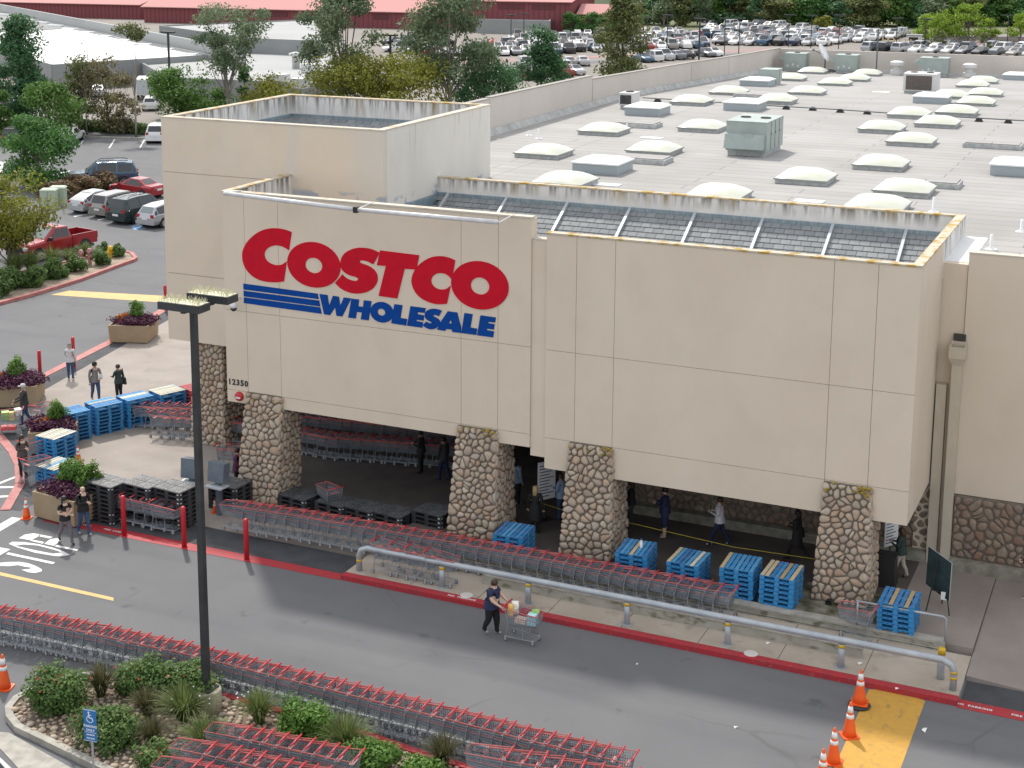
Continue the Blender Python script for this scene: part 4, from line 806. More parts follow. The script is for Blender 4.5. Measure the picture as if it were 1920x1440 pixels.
# single carts
cart(*(-7.37, 41.82, 0.15), R(176), 'lone shopping cart standing below the rightmost stone pillar')
cart(*(-26.12, 44.02, 0.00), R(150), 'lone shopping cart with papers behind the black pallets')
cart(*(-37.39, 41.87, 0.00), R(75), 'lone shopping cart at the left edge before the planter, front away')
cart(*(-38.87, 43.41, 0.00), R(80), 'shopping cart behind the lone cart beside the low pallet stack')
cart(*(-41.57, 47.12, 0.00), R(95), 'empty shopping cart behind the man in the white cap')
WCART = cart(*(-16.08, 37.82, 0.00), R(-4), 'shopping cart full of groceries pushed by the woman in the lane')
LCART = cart(*(-42.16, 45.93, 0.00), R(215), 'shopping cart heaped with groceries pushed by the man in the white cap')
def goods(c, items, base):
    wx = Matrix.Translation(c.location) @ Matrix.Rotation(c.rotation_euler.z, 4, 'Z')
    for (nm, lab, cat, pos, size, col, rz) in items:
        b = MB(); sx, sy, sz = size; b.hexa([(-sx / 2, -sy / 2, 0), (sx / 2, -sy / 2, 0), (sx / 2, sy / 2, 0), (-sx / 2, sy / 2, 0), (-sx / 2 * .96, -sy / 2 * .96, sz), (sx / 2 * .96, -sy / 2 * .96, sz), (sx / 2 * .96, sy / 2 * .96, sz), (-sx / 2 * .96, sy / 2 * .96, sz)])
        b.box(-sx * .2, -sy / 2 - .004, sz * .3, sx * .25, -sy / 2, sz * .75)
        o = b.build(nm, mat(nm, col, .5, col2=tuple(min(1, v * 1.5 + .05) for v in col), ns=12), None)
        o.location = wx @ Vector(pos); o.rotation_euler = (0, 0, c.rotation_euler.z + rz); tag(o, lab, cat)
goods(WCART, [('grocery_carton', 'pale blue carton at the front of the pushed cart', 'carton', (.34, -.06, .60), (.26, .26, .3), (.35, .6, .68), .1),
              ('cereal_box', 'yellow and red box in the child seat of the pushed cart', 'box', (-.33, -.12, .75), (.14, .2, .3), (.62, .36, .08), .3),
              ('white_bag', 'white plastic bag in the child seat of the pushed cart', 'bag', (-.3, .1, .75), (.2, .22, .3), (.7, .68, .62), .5),
              ('bread_bag', 'pale bag of bread lying in the pushed cart basket', 'bag', (-.02, -.05, .56), (.34, .24, .14), (.6, .45, .35), 0),
              ('green_packet', 'green and white packet on top of the pushed cart load', 'packet', (.36, .1, .9), (.22, .16, .06), (.25, .42, .12), .3)], 0)
goods(LCART, [('grocery_carton', 'green carton in the heaped cart at the left edge', 'carton', (.2, 0, .6), (.3, .3, .32), (.25, .5, .1), .2),
              ('white_bag', 'white bag on the seat of the heaped cart', 'bag', (-.3, 0, .76), (.25, .3, .26), (.75, .72, .66), .4),
              ('yellow_packet', 'yellow packet in the heaped cart at the left edge', 'packet', (-.06, .08, .58), (.2, .2, .34), (.6, .5, .12), .1),
              ('red_meat_tray', 'red packed goods on the lower rack of the heaped cart', 'tray', (.1, 0, .17), (.6, .34, .14), (.5, .05, .05), 0)], 0)

# ================================================================ pallets
M_pb = mat('pallet_blue', (.03, .22, .48), .7, ramp=[(.02, .17, .42), (.03, .25, .54), (.06, .31, .58)], col2=(.36, .34, .26), ns=5, nd=6, stretch=(1, 6, 1), lo=.54, hi=.7, amt=.75, bump=.2, bs=40)
M_pw = mat('pallet_bare_wood', (.48, .36, .19), .8, ramp=[(.42, .31, .16), (.52, .40, .22), (.56, .46, .28)], col2=(.3, .23, .14), ns=5, nd=6, stretch=(1, 6, 1), lo=.58, hi=.75, amt=.7, bump=.2, bs=40)
M_pp = mat('pallet_pale_wood', (.6, .56, .42), .8, ramp=[(.52, .48, .36), (.62, .58, .45), (.66, .63, .52)], col2=(.12, .34, .55), ns=4, nd=6, stretch=(1, 5, 1), lo=.58, hi=.68, amt=.7)
M_pr = mat('pallet_red', (.42, .05, .06), .7, col2=(.5, .3, .24), ns=5, nd=5, stretch=(1, 6, 1), lo=.6, hi=.7)
M_pw2 = mat('pallet_end_grain', (.35, .5, .62), .7, col2=(.05, .25, .5), ns=6)
PW, PD, PH = 1.02, 1.20, .145
def pal_base(b, wood=0):
    for i, y in enumerate((-PD / 2 + .06, 0, PD / 2 - .06)):
        b.box(-PW / 2, y - .055, .108, PW / 2, y + .055, .124)
        for x in (-PW / 2 + .07, 0, PW / 2 - .07): b.box(x - .07, y - .055, .018, x + .07, y + .055, .107)
        b.box(-PW / 2, y - .055, 0, PW / 2, y + .055, .017)
    for x in (-PW / 2 + .06, PW / 2 - .06): b.box(x - .05, -PD / 2 + .12, 0.001, x + .05, PD / 2 - .12, .016)
_pl = MB(); pal_base(_pl)
for i in range(7): _pl.tint = (i * 37 % 10) / 10; x = -PW / 2 + .07 + i * (PW - .14) / 6; _pl.box(x - .055, -PD / 2, .125, x + .055, PD / 2, PH)
PAL_LOW = {k: _pl.mesh('pallet', m) for k, m in (('blue', M_pb), ('red', M_pr))}
_pb = MB(); pal_base(_pb); PAL_BASE = {k: _pb.mesh('pallet_base', m) for k, m in (('blue', M_pb), ('red', M_pr))}
BOARD = {}
for k, m in (('b', M_pb), ('w', M_pw), ('p', M_pp), ('r', M_pr)):
    for j in range(3): b = MB(); b.tint = j / 2; b.box(-.055, -PD / 2, .125, .055, PD / 2, PH); BOARD[k, j] = b.mesh('deck_board', m)
prnd = random.Random(9)
def pallet_stack(x, y, z, rz, n, boards, where, group, kind='blue'):
    for i in range(n):
        lx, ly = x + prnd.uniform(-.012, .012), y + prnd.uniform(-.012, .012); rr = rz + prnd.uniform(-.012, .012); zz = z + i * (PH + .004)
        if i < n - 1:
            lab = '%s pallet, %s from the bottom, stack %s' % (kind, ordinal(i + 1), where)
            o = put('wooden_pallet', PAL_LOW[kind], None, (lx, ly, zz), rr); tag(o, lab, 'pallet', group)
        else:
            t = thing('wooden_pallet', 'top %s pallet of the stack %s' % (kind, where), 'pallet', (lx, ly, zz), rr, group)
            put('pallet_base', PAL_BASE[kind], t)
            for j in range(7): put('deck_board', BOARD[boards[j], prnd.randrange(3)], t, (-PW / 2 + .07 + j * (PW - .14) / 6 + prnd.uniform(-.008, .008), 0, prnd.uniform(0, .004)))
g1 = 'blue pallets below the canopy'
pallet_stack(-18.6, 42.95, .3, R(2), 5, 'bbbbbbb', 'between the two middle stone pillars', g1)
pallet_stack(-14.45, 42.95, .3, R(3), 6, 'bbbwbbb', 'with the white bottle on top', g1)
pallet_stack(-12.75, 42.95, .3, R(-2), 6, 'wbbbbpb', 'second right of the third stone pillar', g1)
pallet_stack(-11.1, 42.9, .3, R(1), 7, 'wbbbbbb', 'third right of the third stone pillar', g1)
pallet_stack(-9.85, 42.85, .3, R(-1), 7, 'wwbbwbw', 'just left of the rightmost stone pillar', g1)
pallet_stack(-6.38, 42.6, .22, R(0), 7, 'bbwbbwb', 'right of the rightmost stone pillar', g1)
g2 = 'pallet stacks fencing the plaza'
FH = 1.158 - PI / 2
for (p, bd, kd, wh) in (((-39.46, 46.43, 1.20), 'bbbbbbb', 'blue', 'at the left end of the plaza fence'), ((-38.96, 47.84, 1.20), 'bbpbbbb', 'blue', 'second in the plaza fence'), ((-38.35, 49.11, 1.20), 'bbppbbb', 'blue', 'third in the plaza fence'), ((-37.63, 50.36, 1.20), 'ppppppp', 'blue', 'fourth in the plaza fence'), ((-36.82, 51.35, 1.20), 'rrrrrrr', 'red', 'before the far left stone pillar')):
    pallet_stack(p[0], p[1], .016, FH, 8, bd, wh, g2, kd)
p = (-38.38, 44.23, 1.04); pallet_stack(p[0], p[1], .016, R(-5), 7, 'ppppppp', 'with a pale top beside the left planter', g2)
p = (-36.96, 42.53, 0.60); pallet_stack(p[0], p[1], .016, R(-5), 4, 'pppbppp', 'with a striped top behind the round-bush planter', g2)
# black plastic pallets
M_bp = mat('black_plastic', (.028, .03, .034), .45, col2=(.06, .062, .068), ns=3, amt=.6)
M_bpt = mat('black_plastic_worn', (.075, .08, .088), .5, col2=(.13, .135, .14), ns=4)
M_hole = mat('plastic_hole', (.012, .012, .013), .7)
def plastic_meshes():
    b = MB(); w, d, h = 1.2, 1.0, .15
    for x in (-w / 2 + .08, 0, w / 2 - .08):
        for y in (-d / 2 + .08, 0, d / 2 - .08): b.box(x - .08, y - .08, 0, x + .08, y + .08, .1)
    b.box(-w / 2, -d / 2, .1, w / 2, d / 2, h - .012); base = b.mesh('pallet_body', M_bp)
    b = MB(); rnd = random.Random(2)
    for i in range(2):
        for j in range(2):
            x0 = -w / 2 + .03 + i * (w / 2 - .015); y0 = -d / 2 + .03 + j * (d / 2 - .015)
            b.mi = 0; b.box(x0, y0, h - .012, x0 + w / 2 - .045, y0 + d / 2 - .045, h)
            b.mi = 1
            for a in range(5):
                for c in range(4):
                    if rnd.random() < .8: xx = x0 + .06 + a * .095; yy = y0 + .05 + c * .1; s = rnd.uniform(.03, .07); b.box(xx, yy, h, xx + s, yy + rnd.uniform(.02, .06), h + .002)
    deck = b.mesh('deck', [M_bpt, M_hole])
    return base, deck
PB, PDK = plastic_meshes()
_low = MB(); w, d = 1.2, 1.0
for x in (-w / 2 + .08, 0, w / 2 - .08):
    for y in (-d / 2 + .08, 0, d / 2 - .08): _low.box(x - .08, y - .08, 0, x + .08, y + .08, .1)
_low.box(-w / 2, -d / 2, .1, w / 2, d / 2, .15); PLOW = _low.mesh('plastic_pallet', M_bp)
M_tagw = mat('white_corner_tag', (.7, .7, .7), .6); _t = MB(); _t.box(w / 2 - .12, -d / 2 - .006, .05, w / 2 - .05, -d / 2, .085); _t.box(w / 2, -d / 2 + .03, .05, w / 2 + .006, -d / 2 + .1, .085); PTAG = _t.mesh('corner_tag', M_tagw)
def plastic_stack(x, y, z, rz, n, where):
    for i in range(n):
        zz = z + i * .153; a = prnd.uniform(-.012, .012)
        if i < n - 1:
            o = put('plastic_pallet', PLOW, None, (x + a, y - a, zz), R(rz)); tag(o, 'black pallet, %s from the bottom, stack %s' % (ordinal(i + 1), where), 'pallet', 'black plastic pallets'); (put('corner_tag', PTAG, o) if prnd.random() < .35 else None)
        else:
            t = thing('plastic_pallet', 'top black pallet of the stack %s' % where, 'pallet', (x, y, zz), R(rz), 'black plastic pallets'); put('pallet_body', PB, t); put('deck', PDK, t); put('corner_tag', PTAG, t)
for (px, n, wh, rz) in (((-32.71, 40.22, 1.30), 9, 'nearest the round-bush planter', -6), ((-31.50, 40.69, 1.30), 9, 'second from the round-bush planter', -6), ((-30.29, 40.81, 1.30), 9, 'behind the light pole', -6), ((-29.52, 42.94, 0.90), 6, 'just left of the leftmost front stone pillar', -4)):
    plastic_stack(px[0], px[1], .012, rz, n, wh)
for (px, n, wh, rz) in (((-27.22, 43.87, 0.50), 4, 'touching the right side of the leftmost pillar', -8), ((-25.74, 43.89, 0.50), 4, 'second right of the leftmost pillar', -8), ((-24.60, 43.88, 0.50), 4, 'third right of the leftmost pillar', -8), ((-23.46, 43.87, 0.50), 4, 'fourth right of the leftmost pillar', -8), ((-22.06, 44.14, 0.45), 4, 'just left of the second stone pillar', -8)):
    plastic_stack(px[0], px[1], -.05 if px[0] < -22.7 else .3, rz, n if px[0] < -22.7 else n - 1, wh)

# ================================================================ street furniture
M_bol = mat('bollard_red', (.55, .02, .03), .4, col2=(.48, .02, .03), ns=3)
def bollard(p, h, lab):
    t = thing('red_bollard', lab, 'bollard', p, 0, 'red steel bollards'); b = MB(); b.lathe([(.085, 0), (.085, h - .06), (.07, h - .015), (.03, h)], 14); b.build('post', M_bol, t, True)
    b = MB(); b.lathe([(.12, 0), (.115, .02), (.086, .03)], 14); b.build('base_ring', M_bol, t, True)
for p, h, lab in (((-31.26, 39.15, 0.00), 1.44, 'red bollard in front of the short cart row and black pallets'), ((-28.84, 39.19, 0.00), 1.44, 'red bollard just left of the black light pole'), ((-26.42, 39.23, 0.00), 1.42, 'red bollard just right of the black light pole'),
                  ((-46.19, 52.38, 0.00), 1.38, 'red bollard nearest the left planter on the far plaza edge'), ((-46.06, 54.56, 0.00), 1.5, 'red bollard right behind the person in the white jacket'), ((-48.87, 65.52, 0.00), 1.4, 'red bollard partly hidden behind the tower corner')):
    bollard(p, h, lab)
# pipe guard rail
M_galv = mat('galvanised_pipe', (.36, .39, .42), .45, .35, col2=(.46, .49, .51), ns=2.5, nd=5)
M_yb = mat('yellow_band', (.62, .40, .02), .5)
t = thing('pipe_guard_rail', 'long grey pipe guard rail with yellow bands along the kerb', 'guard rail')
RY = 39.78; ztop = .95
b = MB(); b.path([(-22.55, RY, .15), (-22.55, RY, ztop - .28), (-22.47, RY, ztop - .1), (-22.25, RY, ztop), (-4.75, RY, ztop), (-4.53, RY, ztop - .1), (-4.45, RY, ztop - .28), (-4.45, RY, .15)], .092, 14); b.build('rail_pipe', M_galv, t, True)
for z in (.46, .62):
    for x in (-22.55, -4.45):
        b = MB(); b.lathe([(.096, 0), (.096, .075)], 14, (x, RY, z)); b.build('yellow_band', M_yb, t, True)
for x in (-19.63, -16.75, -13.62, -10.61, -7.42):
    b = MB(); b.lathe([(.095, .15), (.095, .84)], 12, (x, RY, 0)); po = b.build('post', M_galv, t, True)
    b = MB(); b.lathe([(.099, .74), (.099, .835)], 12, (x, RY, 0)); b.build('yellow_band', M_yb, po, True)
    b = MB(); b.lathe([(.16, .15), (.16, .17), (.1, .175)], 12, (x, RY, 0)); b.build('base_plate', M_galv, po)
# short rail post and handrail at the right end
t = thing('yellow_topped_post', 'short grey post with yellow top beside the end of the pipe rail', 'post', (-4.85, 40.28, 0.00))
b = MB(); b.lathe([(.1, 0), (.1, 1.0)], 12); b.build('post', M_galv, t, True); b = MB(); b.lathe([(.105, .86), (.105, 1.0), (.09, 1.04)], 12); b.build('yellow_cap', M_yb, t, True)
t = thing('hand_rail', 'thin grey handrail on the low wall beside the right pallet stack', 'handrail')
b = MB(); b.path([(-7.5, 42.05, 1.15), (-5.08, 42.05, 1.15), (-5.0, 42.05, 1.1), (-5.0, 42.05, .42)], .03, 8); b.build('rail', M_galv, t, True)
b = MB(); b.tube((-7.45, 42.05, .42), (-7.45, 42.05, 1.15), .03, 8); b.build('rail_post', M_galv, t, True)
# kerb drains (pale lids) and litter
M_lidc = mat('pale_lid', (.62, .60, .55), .8)
for p, lab in (((-18.69, 39.56, 0.15), 'round pale utility lid in the sidewalk by NO PARKING'), ((-9.86, 39.52, 0.15), 'round pale utility lid in the sidewalk by the mossy plinth')):
    b = MB(); b.lathe([(.2, 0), (.2, .008)], 16); tag(b.build('manhole_cover', M_lidc, None, False, p), lab, 'manhole cover')
M_paper = mat('white_litter', (.8, .8, .78), .8)
for p, lab, s in (((-4.83, 37.56, 0.00), 'scrap of white paper on the asphalt right of the yellow crossing', .2), ((-6.98, 40.19, 0.16), 'scrap of white litter on the sidewalk above the nearest cone', .14), ((-9.58, 40.31, 0.16), 'scrap of white litter beside the round lid', .12), ((-5.80, 39.16, 0.16), 'scrap of white litter on the red kerb', .09), ((-9.20, 35.62, 0.00), 'grey scrap on the asphalt left of the cones', .12), ((-12.61, 37.80, 0.00), 'tiny white speck of litter in the shaded lane', .06)):
    s *= .55; b = MB(); b.add([(-s, -s * .4, .002), (s, -s * .5, .03), (s * .9, s * .4, .008), (-s * .8, s * .5, .04), (0, 0, .05)], [[0, 1, 4], [1, 2, 4], [2, 3, 4], [3, 0, 4]]); tag(b.build('paper_scrap', M_paper, None, False, p, s * 14), lab, 'litter')
# cones
M_or = mat('cone_orange', (.85, .12, .015), .45, col2=(.78, .11, .02), ns=5); M_cw = mat('cone_white', (.8, .8, .8), .5); M_cb = mat('cone_base_black', (.03, .03, .03), .6)
def cone(p, h, lab, tip=True, rz=.3, base=True):
    t = thing('traffic_cone', lab, 'traffic cone', p, rz, 'orange traffic cones'); s = h / .95
    rr = lambda z: (.19 - .16 * z / .95) * s
    b = MB(); b.lathe([(rr(z / 1), z * s) for z in (0.03, .2, .5, .92)] + [(.02 * s, .95 * s)], 18); b.build('cone_body', M_or, t, True)
    for z0, z1 in ((.52, .62), (.68, .84)):
        b = MB(); b.lathe([(rr(z0) + .004, z0 * s), (rr(z1) + .004, z1 * s)], 18); b.build('white_band', M_cw, t, True)
    b = MB(); q = .22 * s; b.prism([(q, -q * .8), (q, q * .8), (q * .8, q), (-q * .8, q), (-q, q * .8), (-q, -q * .8), (-q * .8, -q), (q * .8, -q)], .005, .035); b.build('base', M_or, t)
    return t
cone((-27.56, 29.18, 0.00), .98, 'plain orange cone at the left picture edge by the cart row')
cone((-35.31, 38.97, 0.00), .75, 'orange cone left of the big planter with the round bushes')
cone((-37.30, 44.16, 0.00), .72, 'orange cone standing on the plaza beside the low pallet stack')
c4 = cone((-6.57, 38.09, 0.10), .95, 'orange cone on a black weight, nearest the red kerb', rz=.1)
b = MB(); b.lathe([(.27, -.1), (.3, -.05), (.24, -.01)], 12); b.build('rubber_weight', M_cb, c4)
cone((-6.50, 36.45, 0.00), .93, 'second orange cone beside the yellow crossing', rz=.6); cone((-6.59, 35.00, 0.00), .93, 'third orange cone beside the yellow crossing', rz=.1); cone((-6.62, 33.9, 0), .93, 'orange cone cut off by the bottom edge beside the crossing')
cone((-29.70, 42.20, 0.00), .5, 'small faded orange cone under the left end of the long cart row')
# light pole with bird spikes
M_pole = mat('pole_black', (.022, .024, .026), .5, col2=(.04, .042, .045), ns=2)
M_spk = mat('bird_spikes', (.62, .60, .42), .5)
def light_pole(p, h, lab, heads, base=True, spikes=True, w=.17, group=None):
    t = thing('light_pole', lab, 'light pole', p, 0, group)
    if base:
        b = MB(); b.lathe([(.39, -.05), (.39, .68), (.37, .71)], 24); b.build('concrete_base', mat('pole_base', (.40, .37, .28), .9, col2=(.30, .28, .2), ns=3, stretch=(4, 4, .5)), t, True)
        b = MB(); b.box(-.24, -.24, .7, .24, .24, .76); b.build('base_plate', M_pole, t)
    b = MB(); b.hexa([(-w / 2, -w / 2, .7 if base else 0), (w / 2, -w / 2, .7 if base else 0), (w / 2, w / 2, .7 if base else 0), (-w / 2, w / 2, .7 if base else 0)] + [(-w * .43, -w * .43, h), (w * .43, -w * .43, h), (w * .43, w * .43, h), (-w * .43, w * .43, h)]); b.build('shaft', M_pole, t)
    for (dx, dy, L_, W_) in heads:
        b = MB(); b.box(dx - L_ / 2, dy - W_ / 2, h - .06, dx + L_ / 2, dy + W_ / 2, h + .13); hd = b.build('lamp_head', M_pole, t)
        b = MB(); b.box(min(0, dx) - .04, min(0, dy) - .04, h - .16, max(0, dx) + .04, max(0, dy) + .04, h - .061); b.build('arm', M_pole, hd)
        if spikes:
            b = MB(); b.box(dx - L_ / 2 + .03, dy - W_ / 2 + .03, h + .131, dx + L_ / 2 - .03, dy + W_ / 2 - .03, h + .14); rnd = random.Random(4)
            for k in range(170): x = dx + rnd.uniform(-.47, .47) * L_; y = dy + rnd.uniform(-.45, .45) * W_; b.tube((x, y, h + .13), (x + rnd.uniform(-.05, .05), y + rnd.uniform(-.05, .05), h + .13 + rnd.uniform(.08, .15)), .0055, 3, caps=False)
            b.build('bird_spikes', M_spk, hd)['kind'] = 'stuff'
    return t
PL = (-21.83, 30.39, 0.00)
light_pole(PL, 11.0, 'tall black light pole with spiked lamp heads in the planted island', [(.04, -.45, 1.22, .48), (.14, .62, 1.22, .48)])
# accessible parking sign
M_sb = mat('sign_face_blue', (.02, .16, .42), .5); M_sgrey = mat('sign_post_grey', (.45, .46, .46), .5, .3)
p = (-22.35, 26.44, 0.10)
t = thing('accessible_parking_sign', 'blue accessible parking sign on a grey post in the planted island', 'sign', p, R(8))
b = MB(); b.tube((0, 0.02, 0), (0, .02, 1.55), .03, 6); b.build('post', M_sgrey, t)
b = MB(); b.prism([(-.17, -.41), (.15, -.41), (.17, -.39), (.17, .39), (.15, .41), (-.15, .41), (-.17, .39)], 0, .008); 
TS = Matrix.Translation((0, -.02, 1.42)) @ Matrix.Rotation(PI / 2, 4, 'X')
for i in range(len(b.v)): b.v[i] = tuple(TS @ Vector((b.v[i][0], b.v[i][1], b.v[i][2])))
face = b.build('sign_face', M_sb, t)
for y, s_, z_ in (('PARKING', .085, -.02), ('ONLY', .085, -.12), ('MINIMUM', .05, -.24), ('FINE $250', .05, -.33)):
    flat_text('sign_text', y, M_cw, TS @ Matrix.Translation((0, z_, .012)), s_, .001, .002, face)
b = MB(); 
def sq(x0, y0, x1, y1): b.box(x0, y0, .009, x1, y1, .013)
for (x0, y0, x1, y1) in ((-.16, .42 - .03, .16, .4), (-.16, -.4, .16, -.39), (-.16, -.18, .16, -.172)): sq(x0, y0, x1, y1)
b.lathe([(.024, .009), (.024, .013)], 10, (-.03, .335, 0))
for (a_, c_, w_) in (((-.03, .31), (-.02, .2), .03), ((-.02, .2), (.055, .2), .026), ((.055, .2), (.085, .12), .026), ((-.025, .27), (.04, .27), .018)): b.bar((*a_, .011), (*c_, .011), w_, .004)
for k in range(14): a0 = R(110 + k * 17); a1 = R(110 + (k + 1) * 17); b.bar((.0 + .085 * math.cos(a0), .165 + .085 * math.sin(a0), .011), (.085 * math.cos(a1), .165 + .085 * math.sin(a1), .011), .016, .004)
for i in range(len(b.v)): b.v[i] = tuple(TS @ Vector(b.v[i]))
b.build('wheelchair_symbol', M_cw, face)
# easel with a dark board, white poster sign, podium
M_bdk = mat('dark_board', (.015, .03, .035), .25, col2=(.03, .06, .07), ns=2); M_edge = mat('board_edge', (.35, .37, .36), .6)
p = (-5.53, 44.33, 0.20)
t = thing('easel_board', 'dark poster board on a black easel right of the blue pallets', 'easel', p, R(0))
b = MB()
for (a_, c_) in (((-.32, -.22, 0), (-.05, .05, 1.75)), ((.38, -.25, 0), (.05, .05, 1.75)), ((.05, .55, 0), (0, .08, 1.75)), ((-.2, -.12, .75), (.24, -.13, .75))): b.tube(a_, c_, .018, 6)
b.build('easel_legs', M_blk, t)
b = MB(); A_, B_ = Vector((-.42, .32, 0)), Vector((.36, -.42, 0)); n_ = Vector((.6, .65, 0)).normalized() * .012
b.hexa([A_ - n_ + Vector((0, 0, .72)), B_ - n_ + Vector((0, 0, .62)), B_ + n_ + Vector((0, 0, .62)), A_ + n_ + Vector((0, 0, .72)), A_ - n_ + Vector((.0, .1, 1.86)), B_ - n_ + Vector((.0, .1, 1.76)), B_ + n_ + Vector((.0, .1, 1.76)), A_ + n_ + Vector((.0, .1, 1.86))]); b.build('board', M_bdk, t)
b = MB(); b.path([A_ + Vector((0, .1, 1.87)), B_ + Vector((0, .1, 1.77)), B_ + Vector((0, 0, .61))], .014, 4); b.build('board_edge', M_edge, t)
b = MB(); b.box(.1, -.3, .58, .26, -.28, .82); b.build('paper_note', M_paper, t)
def poster(p, w, h, z0, rz, lab):
    t = thing('poster_stand', lab, 'poster', p, rz); b = MB(); b.tube((0, .03, 0), (0, .03, z0 + h * .8), .02, 6); b.box(-.25, -.15, 0, .25, .2, .02); b.build('stand', M_blk, t)
    b = MB(); b.box(-w / 2, -.012, z0, w / 2, .012, z0 + h); b.build('sheet', M_cw, t)
    b = MB(); rnd = random.Random(8)
    for k in range(11): b.box(-w * .42, -.016, z0 + h * .08 + k * h * .08, -w * .42 + w * rnd.uniform(.5, .84), -.013, z0 + h * .08 + k * h * .08 + h * .025)
    b.build('text_lines', mat('poster_text', (.12, .13, .2), .7), t)
poster((-7.38, 46.84, 0.30), .6, 1.3, .75, R(58), 'white printed poster beside the right side of the last stone pillar')
poster((-18.69, 45.90, 0.30), .7, 1.35, .75, R(55), 'white printed poster between the two middle stone pillars')
p = (-7.27, 45.55, 0.30)
t = thing('podium', 'black draped stand behind the right pallet stack', 'stand', p); b = MB(); b.hexa([(-.32, -.3, 0), (.32, -.3, 0), (.32, .3, 0), (-.32, .3, 0), (-.27, -.25, .95), (.27, -.25, .95), (.27, .25, .95), (-.27, .25, .95)]); b.build('drape', M_blk, t); b = MB(); b.box(-.3, -.28, .95, .3, .28, .99); b.build('top_board', M_blk, t)
# spray bottle, yellow rope, red bucket lid
p = (-14.3, 42.98, .3 + 6 * .149)
t = thing('spray_bottle', 'white bottle standing on a blue pallet stack', 'bottle', p); b = MB(); b.lathe([(.045, 0), (.05, .02), (.05, .17), (.02, .22), (.02, .25)], 10); b.build('bottle', M_cw, t, True); b = MB(); b.lathe([(.024, .25), (.024, .29)], 8); b.build('cap', M_sb, t)
M_rope = mat('yellow_caution_tape', (.62, .5, .05), .6)
b = MB(); b.path([(-19.4, 46.0, .9), (-17.5, 45.6, .82), (-16, 45.5, .88)], .011, 4); b.path([(-15.9, 45.5, .9), (-12, 45.3, .75), (-7.9, 45.2, .9)], .011, 4); tag(b.build('caution_tape', M_rope), 'yellow caution tape strung between the stone pillars', 'tape')
b = MB(); b.lathe([(.05, .0), (.4, .0), (.42, .05), (.05, .12)], 16); tag(b.build('red_floor_disc', M_hred, None, True, (-10.43, 45.47, 0.32)), 'red round object on the dark canopy floor', 'disc')
# two grey display heads on posts left of the pillar
M_dev = mat('device_grey', (.10, .125, .16), .5, col2=(.14, .17, .2), ns=2); M_dev2 = mat('device_shelf', (.5, .54, .56), .5)
for i, (p, lab, rz) in enumerate((((-30.51, 42.04, 0.00), 'left grey boxed device on a post beside the light pole', .12), ((-29.43, 42.10, 0.00), 'right grey boxed device on a post beside the light pole', -.06))):
    t = thing('boxed_device', lab, 'device', p, rz, 'grey boxed devices on posts'); b = MB(); b.box(-.08, -.08, 0, .08, .08, 1.35); b.build('post', M_dev, t)
    b = MB(); b.hexa([(-.33, -.2, 1.27), (.33, -.2, 1.27), (.33, .16, 1.27), (-.33, .16, 1.27), (-.35, -.1, 1.95), (.35, -.1, 1.95), (.33, .24, 1.9), (-.33, .24, 1.9)]); b.build('casing', M_dev, t)
    b = MB(); b.box(-.36, -.36, 1.08, .36, .12, 1.13); b.build('shelf', M_dev2, t)
# fire hydrant group on the far planted bed, and the yellow marker
M_hyd = mat('hydrant_red', (.40, .05, .06), .5, col2=(.55, .4, .38), ns=8)
for p, lab in (((-59.81, 71.97, 0.00), 'left red standpipe in the planted bed by the red pickup'), ((-59.63, 72.55, 0.00), 'right red standpipe in the planted bed by the red pickup')):
    t = thing('standpipe', lab, 'standpipe', p, 0, 'red standpipes'); b = MB(); b.lathe([(.16, 0), (.14, .1), (.11, .15), (.11, .8), (.17, .85), (.17, 1.0), (.1, 1.12), (.05, 1.15)], 12); b.build('barrel', M_hyd, t, True); b = MB(); b.tube((-.25, 0, .65), (.25, 0, .65), .07, 8); b.build('outlets', M_hyd, t, True)
p = (-59.86, 74.85, 0.00)
t = thing('yellow_hydrant', 'bright yellow fire hydrant in the planted bed', 'hydrant', p); M_yh = mat('hydrant_yellow', (.7, .42, .02), .5); b = MB(); b.lathe([(.2, 0), (.18, .06), (.13, .1), (.13, .55), (.2, .6), (.2, .66), (.13, .8), (.05, .85)], 12); b.build('barrel', M_yh, t, True); b = MB(); b.tube((-.26, 0, .45), (.26, 0, .45), .08, 8); b.tube((0, -.24, .42), (0, 0, .42), .1, 8); b.build('outlets', M_yh, t, True)
# water outlet and moss on the last pillar
t = thing('drain_outlet', 'dark mossy water stain below a pipe outlet on the last pillar', 'drain outlet', (-8.51, 43.30, 0.41)); b = MB(); b.lathe([(.1, 0), (.1, .12), (.07, .12), (.07, .02)], 12, (0, 0, 0), Matrix.Rotation(PI / 2, 3, 'X')); b.build('pipe_end', M_blk, t)
M_mossd = mat('dark_moss', (.015, .018, .006), .95, col2=(.05, .06, .01), ns=8, bump=.5, bs=40)
b = MB(); rnd = random.Random(6)
for k in range(60):
    v = rnd.random(); x = rnd.uniform(-1, 1) * (.07 + .26 * v ** 1.5); r_ = rnd.uniform(.03, .07); b.lathe([(r_ * .4, -r_ * .5), (r_, 0), (r_ * .5, r_ * .5)], 6, (x, -.07 - .06 * v, -.03 - v * .62))
b.build('moss', M_mossd, t, True)['kind'] = 'stuff'

